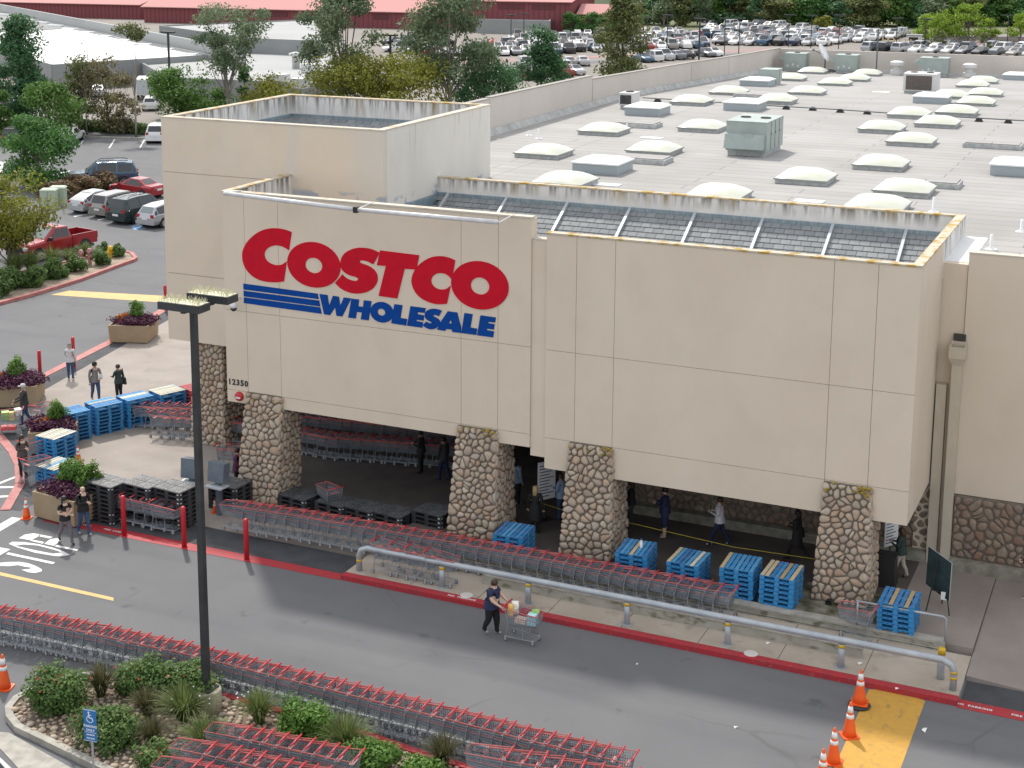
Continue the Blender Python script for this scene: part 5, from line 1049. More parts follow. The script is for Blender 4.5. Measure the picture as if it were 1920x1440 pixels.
# ================================================================ people
SKINS = [(.50, .31, .22), (.60, .40, .30), (.4, .24, .16)]
def pmat(name, c, r=.8): return mat('person_' + name, c, r, col2=tuple(v * .75 for v in c), ns=9)
PM = {'skin0': mat('skin_a', SKINS[0], .55), 'skin1': mat('skin_b', SKINS[1], .55), 'black': pmat('black', (.014, .014, .016)), 'charcoal': pmat('charcoal', (.04, .04, .045)), 'navy': pmat('navy', (.018, .025, .075)), 'denim': pmat('denim', (.045, .09, .19)), 'white': pmat('white', (.62, .60, .62)), 'grey': pmat('grey', (.25, .25, .25)), 'camo': pmat('camo', (.22, .2, .19)), 'green': pmat('green', (.03, .05, .045)), 'beige': pmat('beige', (.50, .44, .36)), 'maroon': pmat('maroon', (.09, .02, .06)), 'lblue': pmat('light_blue', (.32, .42, .58)), 'pattern': pmat('pattern', (.10, .075, .065)), 'leggings': pmat('leggings', (.16, .13, .15)), 'shoe_w': pmat('shoe_w', (.4, .4, .4)), 'shoe_b': pmat('shoe_b', (.02, .02, .02)), 'hair_k': pmat('hair_k', (.012, .01, .009), .5), 'hair_br': pmat('hair_br', (.05, .025, .014), .5), 'hair_bl': pmat('hair_bl', (.42, .32, .16), .5), 'hair_g': pmat('hair_g', (.42, .40, .37), .6)}
def skin_mesh(verts, edges, radii, root):
    me = bpy.data.meshes.new('tmp_skin'); me.from_pydata(verts, edges, []); o = bpy.data.objects.new('tmp_skin', me); COL.objects.link(o)
    sk = o.modifiers.new('s', 'SKIN'); sk.use_smooth_shade = True; ss = o.modifiers.new('d', 'SUBSURF'); ss.levels = ss.render_levels = 1
    for i, r_ in enumerate(radii): v = me.skin_vertices[0].data[i]; v.radius = r_; v.use_root = (i == root)
    dg = bpy.context.evaluated_depsgraph_get(); ev = o.evaluated_get(dg); m2 = bpy.data.meshes.new_from_object(ev)
    V = [v.co.copy() for v in m2.vertices]; F_ = [list(p.vertices) for p in m2.polygons]; bpy.data.objects.remove(o); bpy.data.meshes.remove(me); bpy.data.meshes.remove(m2); return V, F_
def person(lab, p, rz, h=1.7, top='black', bottom='denim', skin='skin0', hair='hair_k', shoe='shoe_b', arms='down', legs='stand', cap=None, long_hair=False, coat=False, shorts=False, bare=False, build=1.14, bag=None, lean=0., hood=False, hold=None):
    """x is forward; the body is one skinned surface, hair, headwear, face and carried things are added"""
    S_ = h / 1.72; t = thing('person', lab, 'person', p, rz); V = []; E_ = []; Rd = []; zone = []
    def v(co, r_, z_): V.append(Vector(co)); Rd.append(r_ if isinstance(r_, tuple) else (r_, r_)); zone.append(z_); return len(V) - 1
    def e(*ids):
        for a, c in zip(ids, ids[1:]): E_.append((a, c))
    k = build; ln = lean
    pel = v((0, 0, .93), (.125 * k, .165 * k), 'bottom' if not coat else 'top'); wst = v((.02 + ln * .3, 0, 1.10), (.115 * k, .145 * k), 'top'); cht = v((.02 + ln * .7, 0, 1.30), (.12 * k, .165 * k), 'top'); shd = v((.0 + ln, 0, 1.42), (.08 * k, .12), 'top'); nk = v((.02 + ln * 1.1, 0, 1.50), .055, 'skin'); hb = v((.045 + ln * 1.2, 0, 1.57), .082, 'skin'); hm = v((.03 + ln * 1.25, 0, 1.64), (.1, .085), 'skin'); ht = v((.02 + ln * 1.25, 0, 1.70), .06, 'hair')
    e(pel, wst, cht, shd, nk, hb, hm, ht)
    LG = {'stand': ((.0, .02, .0), (.0, .02, .0)), 'walk': ((.22, .12, .27), (-.16, -.02, -.36)), 'step': ((.12, .08, .12), (-.08, -.02, -.2))}[legs]
    feet = []
    for s, (kx, _, ax) in ((1, LG[0]), (-1, LG[1])):
        lift = .06 if ax < -.15 else 0.
        hp = v((0, s * .095 * k, .86), .105 * k, 'bottom'); kn = v((kx * .8 + .02, s * .10, .49), .072 * k, 'bottom' if not (shorts and False) else 'skin'); sh_ = v((kx * .4 + ax * .6, s * .10, .30), .062 * k, 'bottom' if not shorts else 'skin'); an = v((ax, s * .10, .09 + lift), .042, 'bottom' if not shorts else 'skin'); to = v((ax + .15, s * .115, .035 + lift * .3), (.04, .034), 'shoe')
        he = v((ax - .05, s * .10, .045 + lift), .036, 'shoe')
        e(pel, hp, kn, sh_, an, to); e(an, he); feet.append(an)
    sk_arm = 'skin' if bare else 'top'
    hands = []
    AR = {'down': [((.0, .25, 1.14), (.06, .26, .90)), ((.0, -.25, 1.14), (.06, -.26, .90))], 'push': [((.10 + ln, .27, 1.17), (.36 + ln, .22, 1.03)), ((.10 + ln, -.27, 1.17), (.36 + ln, -.22, 1.03))], 'phone': [((.03, .25, 1.14), (.26, .10, 1.18)), ((.03, -.25, 1.14), (.27, -.04, 1.22))], 'crossed': [((.05, .25, 1.15), (.24, .0, 1.14)), ((.05, -.25, 1.15), (.22, .06, 1.1))], 'reach': [((.08, .24, 1.16), (.34, .12, 1.12)), ((.0, -.25, 1.14), (.05, -.26, .9))], 'swing': [((-.08, .25, 1.15), (.02, .27, .93)), ((.06, -.25, 1.15), (.24, -.22, 1.0))]}[arms]
    for (el, wr), s in zip(AR, (1, -1)):
        sh2 = v((ln * .95, s * .185 * (.6 + .4 * k), 1.39), .068 * (.6 + .4 * k), 'top'); el_ = v(el, .047 * (.5 + .5 * k), sk_arm if not bare else 'skin'); w_ = v(wr, .032, sk_arm); d = (Vector(wr) - Vector(el)).normalized(); hd_ = v(Vector(wr) + d * .075, (.036, .022), 'skin'); e(shd, sh2, el_, w_, hd_); hands.append((Vector(wr) + d * .09, d, s))
    VV, FF = skin_mesh([tuple(x * S_ for x in q) for q in V], E_, [tuple(x * S_ for x in q) for q in Rd], pel)
    mats = [PM[top], PM[bottom], PM[skin], PM[shoe], PM[hair or skin]]; zi = {'top': 0, 'bottom': 1, 'skin': 2, 'shoe': 3, 'hair': 4}
    segs = [(V[a] * S_, V[c] * S_, zone[a], zone[c]) for a, c in E_]
    b = MB(); b.v = [tuple(q) for q in VV]
    for f in FF:
        c = sum((VV[i] for i in f), Vector()) / len(f); best = None
        for (A, B, za, zc) in segs:
            ab = B - A; u = max(0, min(1, (c - A).dot(ab) / max(1e-9, ab.length_squared))); dd = (A + ab * u - c).length
            if best is None or dd < best[0]: best = (dd, za if u < .5 else zc)
        b.f.append(f); b.m.append(zi[best[1]]); b.t.append(.5)
    for (hp_, d, s) in hands:                                   # five fingers, slightly curled
        hp_ = hp_ * S_; side = d.cross(Vector((0, 0, 1)));  side = side.normalized() if side.length > .1 else Vector((0, 1, 0)); dn = Vector((0, 0, -1))
        if abs(d.z) > .8: dn = Vector((1, 0, 0))
        b.mi = 2
        for q, ln_ in ((-.026, .06), (-.009, .072), (.009, .068), (.026, .052)): a0 = hp_ + side * q; b.path([a0, a0 + d * ln_ * .6 + dn * .008, a0 + d * ln_ * .85 + dn * .035], [.010, .009, .007], 5)
        a0 = hp_ - d * .03 + side * -.03 * s; b.path([a0, a0 + side * -.022 * s + d * .035 + dn * .012, a0 + side * -.012 * s + d * .055 + dn * .03], [.011, .010, .008], 5)
    b.build('body', mats, t, True)
    hc = Vector((.033 + ln * 1.22, 0, 1.625)) * S_
    f = MB(); X = hc.x + .098 * S_; Z = hc.z
    f.add([(X - .005, -.014, Z - .03), (X - .005, .014, Z - .03), (X + .026, 0, Z - .028), (X - .004, 0, Z + .012)], [[0, 2, 3], [2, 1, 3], [0, 1, 2]]); f.mi = 1
    for s in (-1, 1): f.lathe([(.002, -.006), (.011, 0), (.002, .006)], 6, (X - .012, s * .033, Z + .012))
    f.box(X - .012, -.022, Z - .062, X - .001, .022, Z - .055); f.mi = 0
    for s in (-1, 1): f.lathe([(.004, -.026), (.016, 0), (.004, .026)], 6, (hc.x - .005, s * .083 * S_, Z - .01))
    f.build('face', [PM[skin], PM['hair_k']], t, True)
    if hair and cap != 'bald':
        hb_ = MB(); prof = [(.1, -.055), (.107, -.01), (.103, .04), (.08, .082), (.04, .105), (.004, .11)]
        hb_.lathe([(r_ * S_, z_ * S_) for r_, z_ in prof], 14, (hc.x - .022, 0, hc.z + .005)); 
        if long_hair: hb_.lathe([(.05 * S_, -.30 * S_), (.085 * S_, -.22 * S_), (.1 * S_, -.08 * S_), (.09 * S_, .03 * S_)], 12, (hc.x - .055, 0, hc.z))
        hb_.build('hair' if not hood else 'hood', PM[hair] if not hood else PM[top], t, True)
    if cap and cap != 'bald':
        c_ = MB(); c_.lathe([(.113 * S_, .015), (.111 * S_, .05), (.085 * S_, .105), (.01, .125)], 14, (hc.x - .012, 0, hc.z + .01)); c_.add([(hc.x + .08, -.075, hc.z + .03), (hc.x + .19, -.05, hc.z + .015), (hc.x + .19, .05, hc.z + .015), (hc.x + .08, .075, hc.z + .03), (hc.x + .08, -.07, hc.z + .04), (hc.x + .18, -.05, hc.z + .025), (hc.x + .18, .05, hc.z + .025), (hc.x + .08, .07, hc.z + .04)], [[0, 1, 2, 3], [4, 7, 6, 5], [0, 4, 5, 1], [1, 5, 6, 2], [2, 6, 7, 3]]); c_.build('cap', PM[cap], t, True)
    # jacket hem / coat skirt
    zz0, zz1 = (.50, 1.12) if coat else (.86, 1.12); c_ = MB(); n = 14; rg = []
    for z_, rx, ry in ((zz0, .165 * k, .20 * k), ((zz0 + zz1) / 2, .15 * k, .185 * k), (zz1, .125 * k, .16 * k)):
        rg.append([((math.cos(2 * PI * j / n) * rx + ln * .3 * (z_ - .8)) * S_, math.sin(2 * PI * j / n) * ry * S_, z_ * S_) for j in range(n)])
    c_.add([q for r_ in rg for q in r_], [[i * n + j, i * n + (j + 1) % n, (i + 1) * n + (j + 1) % n, (i + 1) * n + j] for i in range(2) for j in range(n)]); c_.build('shirt_hem' if not coat else 'coat_skirt', PM[top], t, True)
    if shorts:
        for s, (kx, _, ax) in ((1, LG[0]), (-1, LG[1])): c_ = MB(); c_.path([(0, s * .10 * S_, .88 * S_), (kx * .7 * S_, s * .105 * S_, .46 * S_)], [.125 * S_, .105 * S_], 10, False); c_.build('shorts_leg', PM[bottom], t, True)
    if bag:
        c_ = MB(); c_.hexa([(-.18, -.30, .72), (.14, -.30, .72), (.14, -.2, .72), (-.18, -.2, .72), (-.14, -.29, 1.02), (.10, -.29, 1.02), (.10, -.22, 1.02), (-.14, -.22, 1.02)]); bo = c_.build('shoulder_bag', PM[bag], t); c_ = MB(); c_.path([(-.1, -.25, 1.0), (-.02, -.2, 1.42), (.06, -.25, 1.0)], .012, 5); c_.build('strap', PM[bag], bo)
    if hold == 'phone': c_ = MB(); c_.box(.30, -.06, 1.2, .315, .03, 1.33); c_.build('phone', PM['shoe_b'], t)
    if hold == 'paper': c_ = MB(); c_.box(.40, -.0, 1.05, .41, .2, 1.28); c_.build('paper', M_paper, t)
    return t
person('woman in a navy top and black trousers pushing a loaded cart', (-17.06, 37.81, 0.00), R(-4), 1.68, 'navy', 'black', 'skin1', 'hair_br', 'shoe_w', 'push', 'step', build=1.5, bare=True, lean=.06)
person('person in a white hooded jacket and jeans by a red bollard', (-44.96, 53.00, 0.02), R(115), 1.66, 'white', 'denim', 'skin1', 'hair_g', 'shoe_b', 'reach', cap='grey')
person('man in patterned grey jacket and black cap on the plaza', (-41.81, 50.84, 0.02), R(-30), 1.74, 'camo', 'denim', 'skin0', 'hair_k', 'shoe_w', 'reach', 'step', cap='black', hold='paper')
person('woman in a dark open coat facing the man in the black cap', (-40.89, 51.28, 0.02), R(165), 1.64, 'green', 'black', 'skin0', 'hair_br', 'shoe_b', 'reach', coat=False, bag='charcoal', build=1.1)
person('man in black jacket and white cap pushing a heaped cart', (-42.32, 46.95, 0.02), R(215), 1.74, 'charcoal', 'denim', 'skin0', 'hair_g', 'shoe_b', 'push', 'step', cap='white')
person('woman in a patterned top standing behind the lone left cart', (-38.28, 42.20, 0.00), R(-20), 1.62, 'pattern', 'black', 'skin1', 'hair_br', 'shoe_b', 'phone', long_hair=True)
person('woman in black shirt and patterned leggings walking past STOP', (-32.64, 37.83, 0.00), R(-25), 1.64, 'black', 'leggings', 'skin1', 'hair_k', 'shoe_b', 'crossed', 'walk', bare=True, long_hair=True, build=1.05)
person('bald man in black jacket and jeans walking beside the woman', (-32.54, 38.64, 0.00), R(-20), 1.74, 'black', 'denim', 'skin1', None, 'shoe_w', 'phone', 'step', cap='bald', build=1.08)
person('person in a maroon jacket left of the leftmost front pillar', (-30.10, 44.27, 0.02), R(10), 1.66, 'maroon', 'black', 'skin0', 'hair_k', 'shoe_b', 'push', build=1.15)
person('hooded person in dark clothes in the entrance shade', (-24.96, 48.83, 0.02), R(190), 1.68, 'black', 'black', 'skin0', 'hair_k', 'shoe_b', 'phone', hood=True)
person('person in dark jacket walking in the entrance shade', (-23.82, 48.42, 0.02), R(160), 1.72, 'charcoal', 'navy', 'skin0', 'hair_k', 'shoe_b', 'down', 'step')
person('long-haired woman in a pale blue top right of the second pillar', (-20.20, 46.82, 0.30), R(60), 1.66, 'lblue', 'black', 'skin0', 'hair_k', 'shoe_w', 'down', long_hair=True)
person('blonde person in black behind the first blue pallet stack', (-18.57, 44.64, 0.30), R(100), 1.66, 'black', 'black', 'skin1', 'hair_bl', 'shoe_b', 'down', long_hair=True, coat=True)
person('person in a light blue shirt left of the third pillar', (-18.23, 46.11, 0.30), R(170), 1.66, 'lblue', 'denim', 'skin0', 'hair_br', 'shoe_b', 'phone')
person('red-haired woman with a grey bag right of the third pillar', (-15.88, 46.54, 0.30), R(200), 1.64, 'black', 'charcoal', 'skin1', 'hair_br', 'shoe_b', 'down', bag='grey', long_hair=True)
person('man in navy shirt and shorts looking at a phone', (-14.56, 46.15, 0.30), R(195), 1.76, 'navy', 'navy', 'skin1', 'hair_k', 'shoe_w', 'phone', shorts=True, hold='phone')
person('person in white and grey track jacket walking with a phone', (-12.74, 46.27, 0.30), R(185), 1.66, 'white', 'navy', 'skin1', 'hair_br', 'shoe_w', 'phone', 'walk', hold='phone')
person('woman in a long black coat walking with a shoulder bag', (-10.18, 46.19, 0.30), R(180), 1.68, 'black', 'black', 'skin0', 'hair_k', 'shoe_b', 'phone', 'walk', coat=True, bag='black', long_hair=True)
person('woman in dark green top and beige trousers by the poster', (-6.96, 46.24, 0.26), R(170), 1.66, 'green', 'beige', 'skin0', 'hair_br', 'shoe_b', 'phone', 'step', long_hair=True)
person('person in black cut off by the right picture edge', (-3.18, 46.59, 0.20), R(200), 1.72, 'black', 'navy', 'skin1', 'hair_k', 'shoe_w', 'phone', 'step', hold='phone')

# ================================================================ planting
def leafmat(name, ramp, rough=.6, flower=None):
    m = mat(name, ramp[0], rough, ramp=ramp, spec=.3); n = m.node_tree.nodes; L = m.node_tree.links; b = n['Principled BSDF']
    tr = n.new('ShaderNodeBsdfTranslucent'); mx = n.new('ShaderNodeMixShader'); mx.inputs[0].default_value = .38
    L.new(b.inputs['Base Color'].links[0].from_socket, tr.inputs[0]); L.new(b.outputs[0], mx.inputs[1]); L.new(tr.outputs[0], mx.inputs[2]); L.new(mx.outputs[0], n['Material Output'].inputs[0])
    return m
L_shrub = leafmat('shrub_leaf', [(.05, .10, .025), (.085, .16, .04), (.13, .225, .06), (.2, .29, .1)])
L_bright = leafmat('bright_leaf', [(.06, .13, .018), (.10, .21, .035), (.15, .28, .05), (.22, .36, .08)])
L_grass = leafmat('flax_blade', [(.075, .11, .025), (.13, .18, .05), (.2, .25, .085), (.32, .34, .16)])
L_bronze = leafmat('bronze_blade', [(.05, .06, .025), (.09, .095, .04), (.14, .13, .06), (.22, .19, .1)])
L_purple = leafmat('purple_leaf', [(.05, .012, .03), (.085, .02, .055), (.13, .035, .08)])
L_orange = leafmat('orange_flower', [(.55, .16, .06), (.65, .28, .05), (.5, .1, .05)])
L_red = mat('red_flower', (.42, .03, .03), .6)
M_stem = mat('plant_stem', (.09, .07, .045), .9)
def leaf(b, c, nrm, s, rnd, asp=.6):
    n = Vector(nrm).normalized(); a = n.orthogonal().normalized(); t_ = rnd.uniform(0, 6.28); q = n.cross(a); u = (a * math.cos(t_) + q * math.sin(t_)) * s; v = (q * math.cos(t_) - a * math.sin(t_)) * s * asp
    c = Vector(c); b.add([c - u, c - v * .9, c + u, c + v * .9], [[0, 1, 2, 3]])
def shrub(p, rx, ry, h, n, s, lab, m=L_shrub, seed=0, flower=None, group=None, name='shrub', fl=.02, rz=0., cat='shrub', parent=None, sphere=False):
    rnd = random.Random(seed + 31); t = thing(name, lab, cat, p, rz, group) if parent is None else None
    root = t or parent
    if t is None: off = Vector(p)
    else: off = Vector((0, 0, 0))
    b = MB(); k = max(6, int(n / 110)); lumps = []
    for i in range(k):
        a = rnd.uniform(0, 6.28); e = rnd.random() ** .6; zz = rnd.uniform(.12 if not sphere else -.3, .82)
        rr = e * .72; lumps.append((math.cos(a) * rr * rx * math.sqrt(max(.1, 1 - zz ** 2 * .7)), math.sin(a) * rr * ry * math.sqrt(max(.1, 1 - zz ** 2 * .7)), zz * h, rnd.uniform(.24, .4), rnd.uniform(-.2, .2)))
    for i in range(n):
        lx, ly, lz, lr, lt = lumps[rnd.randrange(k)]
        d = Vector((rnd.gauss(0, 1), rnd.gauss(0, 1), rnd.gauss(.25, .9))).normalized(); q = rnd.random() ** .35
        pos = Vector((lx + d.x * lr * rx * q, ly + d.y * lr * ry * q, max(.03, lz + d.z * lr * h * q)))
        if flower and rnd.random() < fl and d.z > 0: b.mi = 1; b.tint = rnd.random()
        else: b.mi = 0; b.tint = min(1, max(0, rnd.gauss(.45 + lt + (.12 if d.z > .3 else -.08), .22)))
        leaf(b, pos + off, d + Vector((rnd.gauss(0, .5), rnd.gauss(0, .5), .5)), s * rnd.uniform(.7, 1.3), rnd)
    o = b.build('foliage', [m, flower or m], root)
    if t:
        b = MB()
        for i in range(7): a = i * .9; b.path([(0, 0, -.02), (math.cos(a) * rx * .25, math.sin(a) * ry * .25, h * .35), (math.cos(a) * rx * .5, math.sin(a) * ry * .5, h * .65)], [.02, .014, .006], 4)
        b.build('stems', M_stem, t)
    return t
def tuft(p, r, h, n, lab, m=L_grass, seed=0, w=.018, group=None):
    rnd = random.Random(seed + 77); t = thing('grass_tuft', lab, 'grass tuft', p, 0, group); b = MB()
    for i in range(n):
        a = rnd.uniform(0, 6.28); lean = rnd.random() ** .7; L_ = h * rnd.uniform(.75, 1.15); o = Vector((math.cos(a), math.sin(a), 0)); side = Vector((-o.y, o.x, 0)) * w * rnd.uniform(.6, 1.2)
        b.tint = min(1, max(0, rnd.gauss(.45, .25))); base = o * rnd.uniform(.02, .14) * r; pts = []
        for k in range(5): u = k / 4; pts.append(base + o * (r * lean * u ** 1.5) + Vector((0, 0, L_ * (u * (1.05 - .45 * lean * u ** 1.6 * 1.2)))))
        for k in range(4):
            w0 = side * (1 - k / 4.4); w1 = side * (1 - (k + 1) / 4.4); b.add([pts[k] - w0, pts[k] + w0, pts[k + 1] + w1, pts[k + 1] - w1], [[0, 1, 2, 3]])
    b.build('blades', m, t)
    b = MB(); b.lathe([(.12 * r, -.02), (.16 * r, .03), (.05, .08)], 8); b.build('crown_base', M_stem, t)
    if seed % 3 == 0:
        b = MB()
        for i in range(7): a = rnd.uniform(0, 6.28); q = rnd.uniform(.3, .9); b.lathe([(.004, -.02), (.024, 0), (.004, .02)], 6, (math.cos(a) * r * q, math.sin(a) * r * q, h * rnd.uniform(.5, .95)))
        b.build('white_flowers', M_cw, t)
    return t
# island with kerb
isl = [(-26.59, 28.22), (-26.24, 27.86), (-25.67, 27.54), (-24.89, 27.39), (-22.60, 26.93), (-20.49, 26.54)] + [(-15.0, 26.0), (-13.0, 30.6), (-16.2, 30.85), (-17.2, 31.0), (-19.65, 31.1), (-21.9, 31.15), (-24.6, 31.1), (-25.9, 30.6), (-26.65, 29.7), (-26.75, 28.7)]
b = MB(); b.prism(isl, 0, .12); bed = struct(b.build('planting_bed', M_soil))
ctr = Vector((sum(p[0] for p in isl) / len(isl), sum(p[1] for p in isl) / len(isl)))
def kerb_ring(poly, w, z, m, name, parent=None, closed=True, skip=()):
    b = MB(); n = len(poly); c = Vector((sum(p[0] for p in poly) / n, sum(p[1] for p in poly) / n)); P_ = [Vector(p) for p in poly]; out = []; inn = []
    for i in range(n):
        d = (P_[(i + 1) % n] - P_[i - 1]).normalized(); q = Vector((-d.y, d.x)); q = q if q.dot(c - P_[i]) > 0 else -q; out.append(P_[i] - q * w * .3); inn.append(P_[i] + q * w * .7)
    for i in range(n):
        if i in skip: continue
        j = (i + 1) % n; b.hexa([(*out[i], 0), (*out[j], 0), (*inn[j], 0), (*inn[i], 0), (*out[i], z), (*out[j], z), (*inn[j], z), (*inn[i], z)])
    return struct(b.build(name, m, parent))
kerb_ring(isl, .2, .17, M_curbgrey, 'island_kerb', skip=(6, 7, 8, 9, 10, 11))
kb = MB()
for a_, c_ in zip(isl[7:12], isl[8:12]): kb.bar((*a_, .09), (*c_, .09), .2, .18)
struct(kb.build('red_island_kerb', M_redpaint))
b = MB(); pts = [(-26.43, 27.18), (-25.80, 27.39), (-22.94, 26.66), (-23.67, 25.79)]; b.prism(pts, 0, .02); struct(b.build('pale_gutter', M_curbgrey))
# river stones in the island
M_pebble = mat('river_stone', (.45, .36, .26), .75, ramp=[(.38, .29, .20), (.5, .40, .29), (.46, .33, .24), (.55, .47, .37), (.33, .29, .25)], col2=(.3, .24, .18), ns=6, amt=.5, bump=.15, bs=40)
rnd = random.Random(12); peb = []
for k in range(10):
    b = MB(); b.tint = k / 9; prof = [(.02, -.5), (.7, -.38), (1, 0), (.78, .36), (.35, .55)]; b.lathe(prof, 8, (0, 0, 0)); 
    for i in range(len(b.v)): v = b.v[i]; f_ = 1 + rnd.uniform(-.13, .13); b.v[i] = (v[0] * f_, v[1] * f_ * .78, v[2] * f_)
    peb.append(b.mesh('stone', M_pebble, True))
def in_poly(x, y, poly):
    r_ = False; j = len(poly) - 1
    for i in range(len(poly)):
        if (poly[i][1] > y) != (poly[j][1] > y) and x < (poly[j][0] - poly[i][0]) * (y - poly[i][1]) / (poly[j][1] - poly[i][1]) + poly[i][0]: r_ = not r_
        j = i
    return r_
plants_xy = []
inner = [(ctr.x + (p[0] - ctr.x) * .955, ctr.y + (p[1] - ctr.y) * .94) for p in isl]
placed = []; joined = MB(); tries = 0; singles = 0; cells = {}
while tries < 9000:
    tries += 1; x = rnd.uniform(-27, -13); y = rnd.uniform(26.6, 31.2)
    if not in_poly(x, y, inner): continue
    if y < 26.6 + max(0, (-21.5 - x)) * .2: continue
    s = rnd.uniform(.055, .14)
    if any((x - a_) ** 2 + (y - c_) ** 2 < (.8 * (s + r_)) ** 2 for a_, c_, r_ in placed): continue
    placed.append((x, y, s))
placed.sort(key=lambda q: -q[2] * (2.2 if q[0] < -19.5 and q[1] < 29.6 else 1))
for i, (x, y, s) in enumerate(placed):
    k = rnd.randrange(10); rz = rnd.uniform(0, 6.28)
    if i < 295: o = put('stone', peb[k], bed, (x, y, .12 + s * .25)); o.scale = (s, s, s * .85); o.rotation_euler = (rnd.uniform(-.2, .2), rnd.uniform(-.2, .2), rz)
    else:
        q = MB(); q.tint = rnd.random(); q.lathe([(.02, -.5), (.7, -.38), (1, 0), (.78, .36), (.35, .55)], 7); q.t = [rnd.random()] * len(q.f); joined.merge(q, Matrix.Translation((x, y, .12 + s * .25)) @ Matrix.Rotation(rz, 4, 'Z') @ Matrix.Diagonal((s, s * .78, s * .85, 1)))
stuff(joined.build('small_stones', M_pebble, bed, True))
Zb = .12
def at(p): return (p[0], p[1], Zb)
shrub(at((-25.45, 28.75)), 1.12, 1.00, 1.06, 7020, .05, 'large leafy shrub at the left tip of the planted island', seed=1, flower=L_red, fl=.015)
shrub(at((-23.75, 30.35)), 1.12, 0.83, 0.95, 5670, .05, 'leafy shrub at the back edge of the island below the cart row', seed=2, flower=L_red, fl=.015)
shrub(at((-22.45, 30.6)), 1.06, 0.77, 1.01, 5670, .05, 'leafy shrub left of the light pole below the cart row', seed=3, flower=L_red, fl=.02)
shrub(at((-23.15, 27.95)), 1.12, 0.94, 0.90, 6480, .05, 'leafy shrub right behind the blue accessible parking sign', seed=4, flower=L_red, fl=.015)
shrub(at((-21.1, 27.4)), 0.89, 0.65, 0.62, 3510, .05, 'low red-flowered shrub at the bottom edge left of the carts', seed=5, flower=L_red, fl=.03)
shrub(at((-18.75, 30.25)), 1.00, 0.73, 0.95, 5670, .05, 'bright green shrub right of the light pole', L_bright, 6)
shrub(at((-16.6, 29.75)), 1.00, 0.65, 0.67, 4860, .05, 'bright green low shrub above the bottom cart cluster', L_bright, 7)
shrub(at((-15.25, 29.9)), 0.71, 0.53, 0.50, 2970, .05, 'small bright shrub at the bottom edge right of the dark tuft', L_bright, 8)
tuft(at((-24.75, 29.75)), 0.69, 1.00, 390, 'bronze grass tuft between the two left shrubs', L_bronze, 1)
tuft(at((-22.95, 29.35)), 0.62, 0.89, 390, 'dark bronze grass tuft in the middle of the island', L_bronze, 2)
tuft(at((-22.0, 28.3)), 0.62, 0.79, 360, 'bronze grass tuft right of the accessible parking sign', L_bronze, 4)
tuft(at((-22.0, 29.65)), 1.00, 1.05, 495, 'large fountain grass tuft left of the light pole', L_grass, 3, .02)
tuft(at((-20.75, 28.75)), 0.88, 0.84, 495, 'green grass tuft in front of the round concrete pole base', L_grass, 5)
tuft(at((-20.2, 30.35)), 0.75, 1.00, 390, 'grass tuft just right of the light pole base', L_grass, 6)
tuft(at((-17.55, 30.15)), 0.94, 1.00, 450, 'spiky grass tuft between the two bright green shrubs', L_grass, 7)
tuft(at((-15.05, 30.55)), 0.69, 0.89, 360, 'dark spiky tuft by the red kerb at the bottom edge', L_bronze, 8)
# planters
M_plant = mat('planter_tan', (.36, .27, .17), .8, col2=(.32, .24, .15), ns=2, bump=.08, bs=40)
def planter(p, w, d, h, rz, lab, seed, round_=2, orange=1, cut=0):
    t = thing('planter_box', lab, 'planter', p, rz); th = .07
    for (x0, y0, x1, y1) in ((-w / 2, -d / 2, w / 2, -d / 2 + th), (-w / 2, d / 2 - th, w / 2, d / 2), (-w / 2, -d / 2 + th, -w / 2 + th, d / 2 - th), (w / 2 - th, -d / 2 + th, w / 2, d / 2 - th)):
        b = MB(); b.hexa([(x0 * .96, y0 * .96, .05), (x1 * .96, y0 * .96, .05), (x1 * .96, y1 * .96, .05), (x0 * .96, y1 * .96, .05), (x0, y0, h), (x1, y0, h), (x1, y1, h), (x0, y1, h)]); b.build('side_panel', M_plant, t)
    b = MB(); b.box(-w / 2 + .09, -d / 2 + .09, .0, w / 2 - .09, d / 2 - .09, h - .1); b.build('soil', M_soil, t)
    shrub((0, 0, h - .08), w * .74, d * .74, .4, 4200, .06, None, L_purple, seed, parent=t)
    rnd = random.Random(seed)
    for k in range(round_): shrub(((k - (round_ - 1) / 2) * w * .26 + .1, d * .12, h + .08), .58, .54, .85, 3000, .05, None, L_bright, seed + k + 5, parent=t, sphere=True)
    for k in range(orange): shrub((-w * .3 + k * .25, -d * .05, h - .02), .3, .28, .42, 500, .05, None, L_orange, seed + k + 9, parent=t)
    return t
planter((-34.05, 39.95, .02), 2.0, 1.9, .95, R(-6), 'tan planter with two round green bushes beside the walking couple', 41, 3, 0)
planter((-39.4, 45.3, .02), 1.8, 1.8, .9, R(35), 'tan planter with orange flowers behind the pale pallet stack', 42, 1, 2)
planter((-44.9, 49.3, .02), 2.2, 2.0, .95, R(30), 'tan planter at the left picture edge behind the man in the white cap', 43, 1, 1)
planter((-46.75, 60.0, .02), 2.0, 1.9, .9, R(20), 'tan planter with orange and green plants left of the tower', 44, 1, 2)
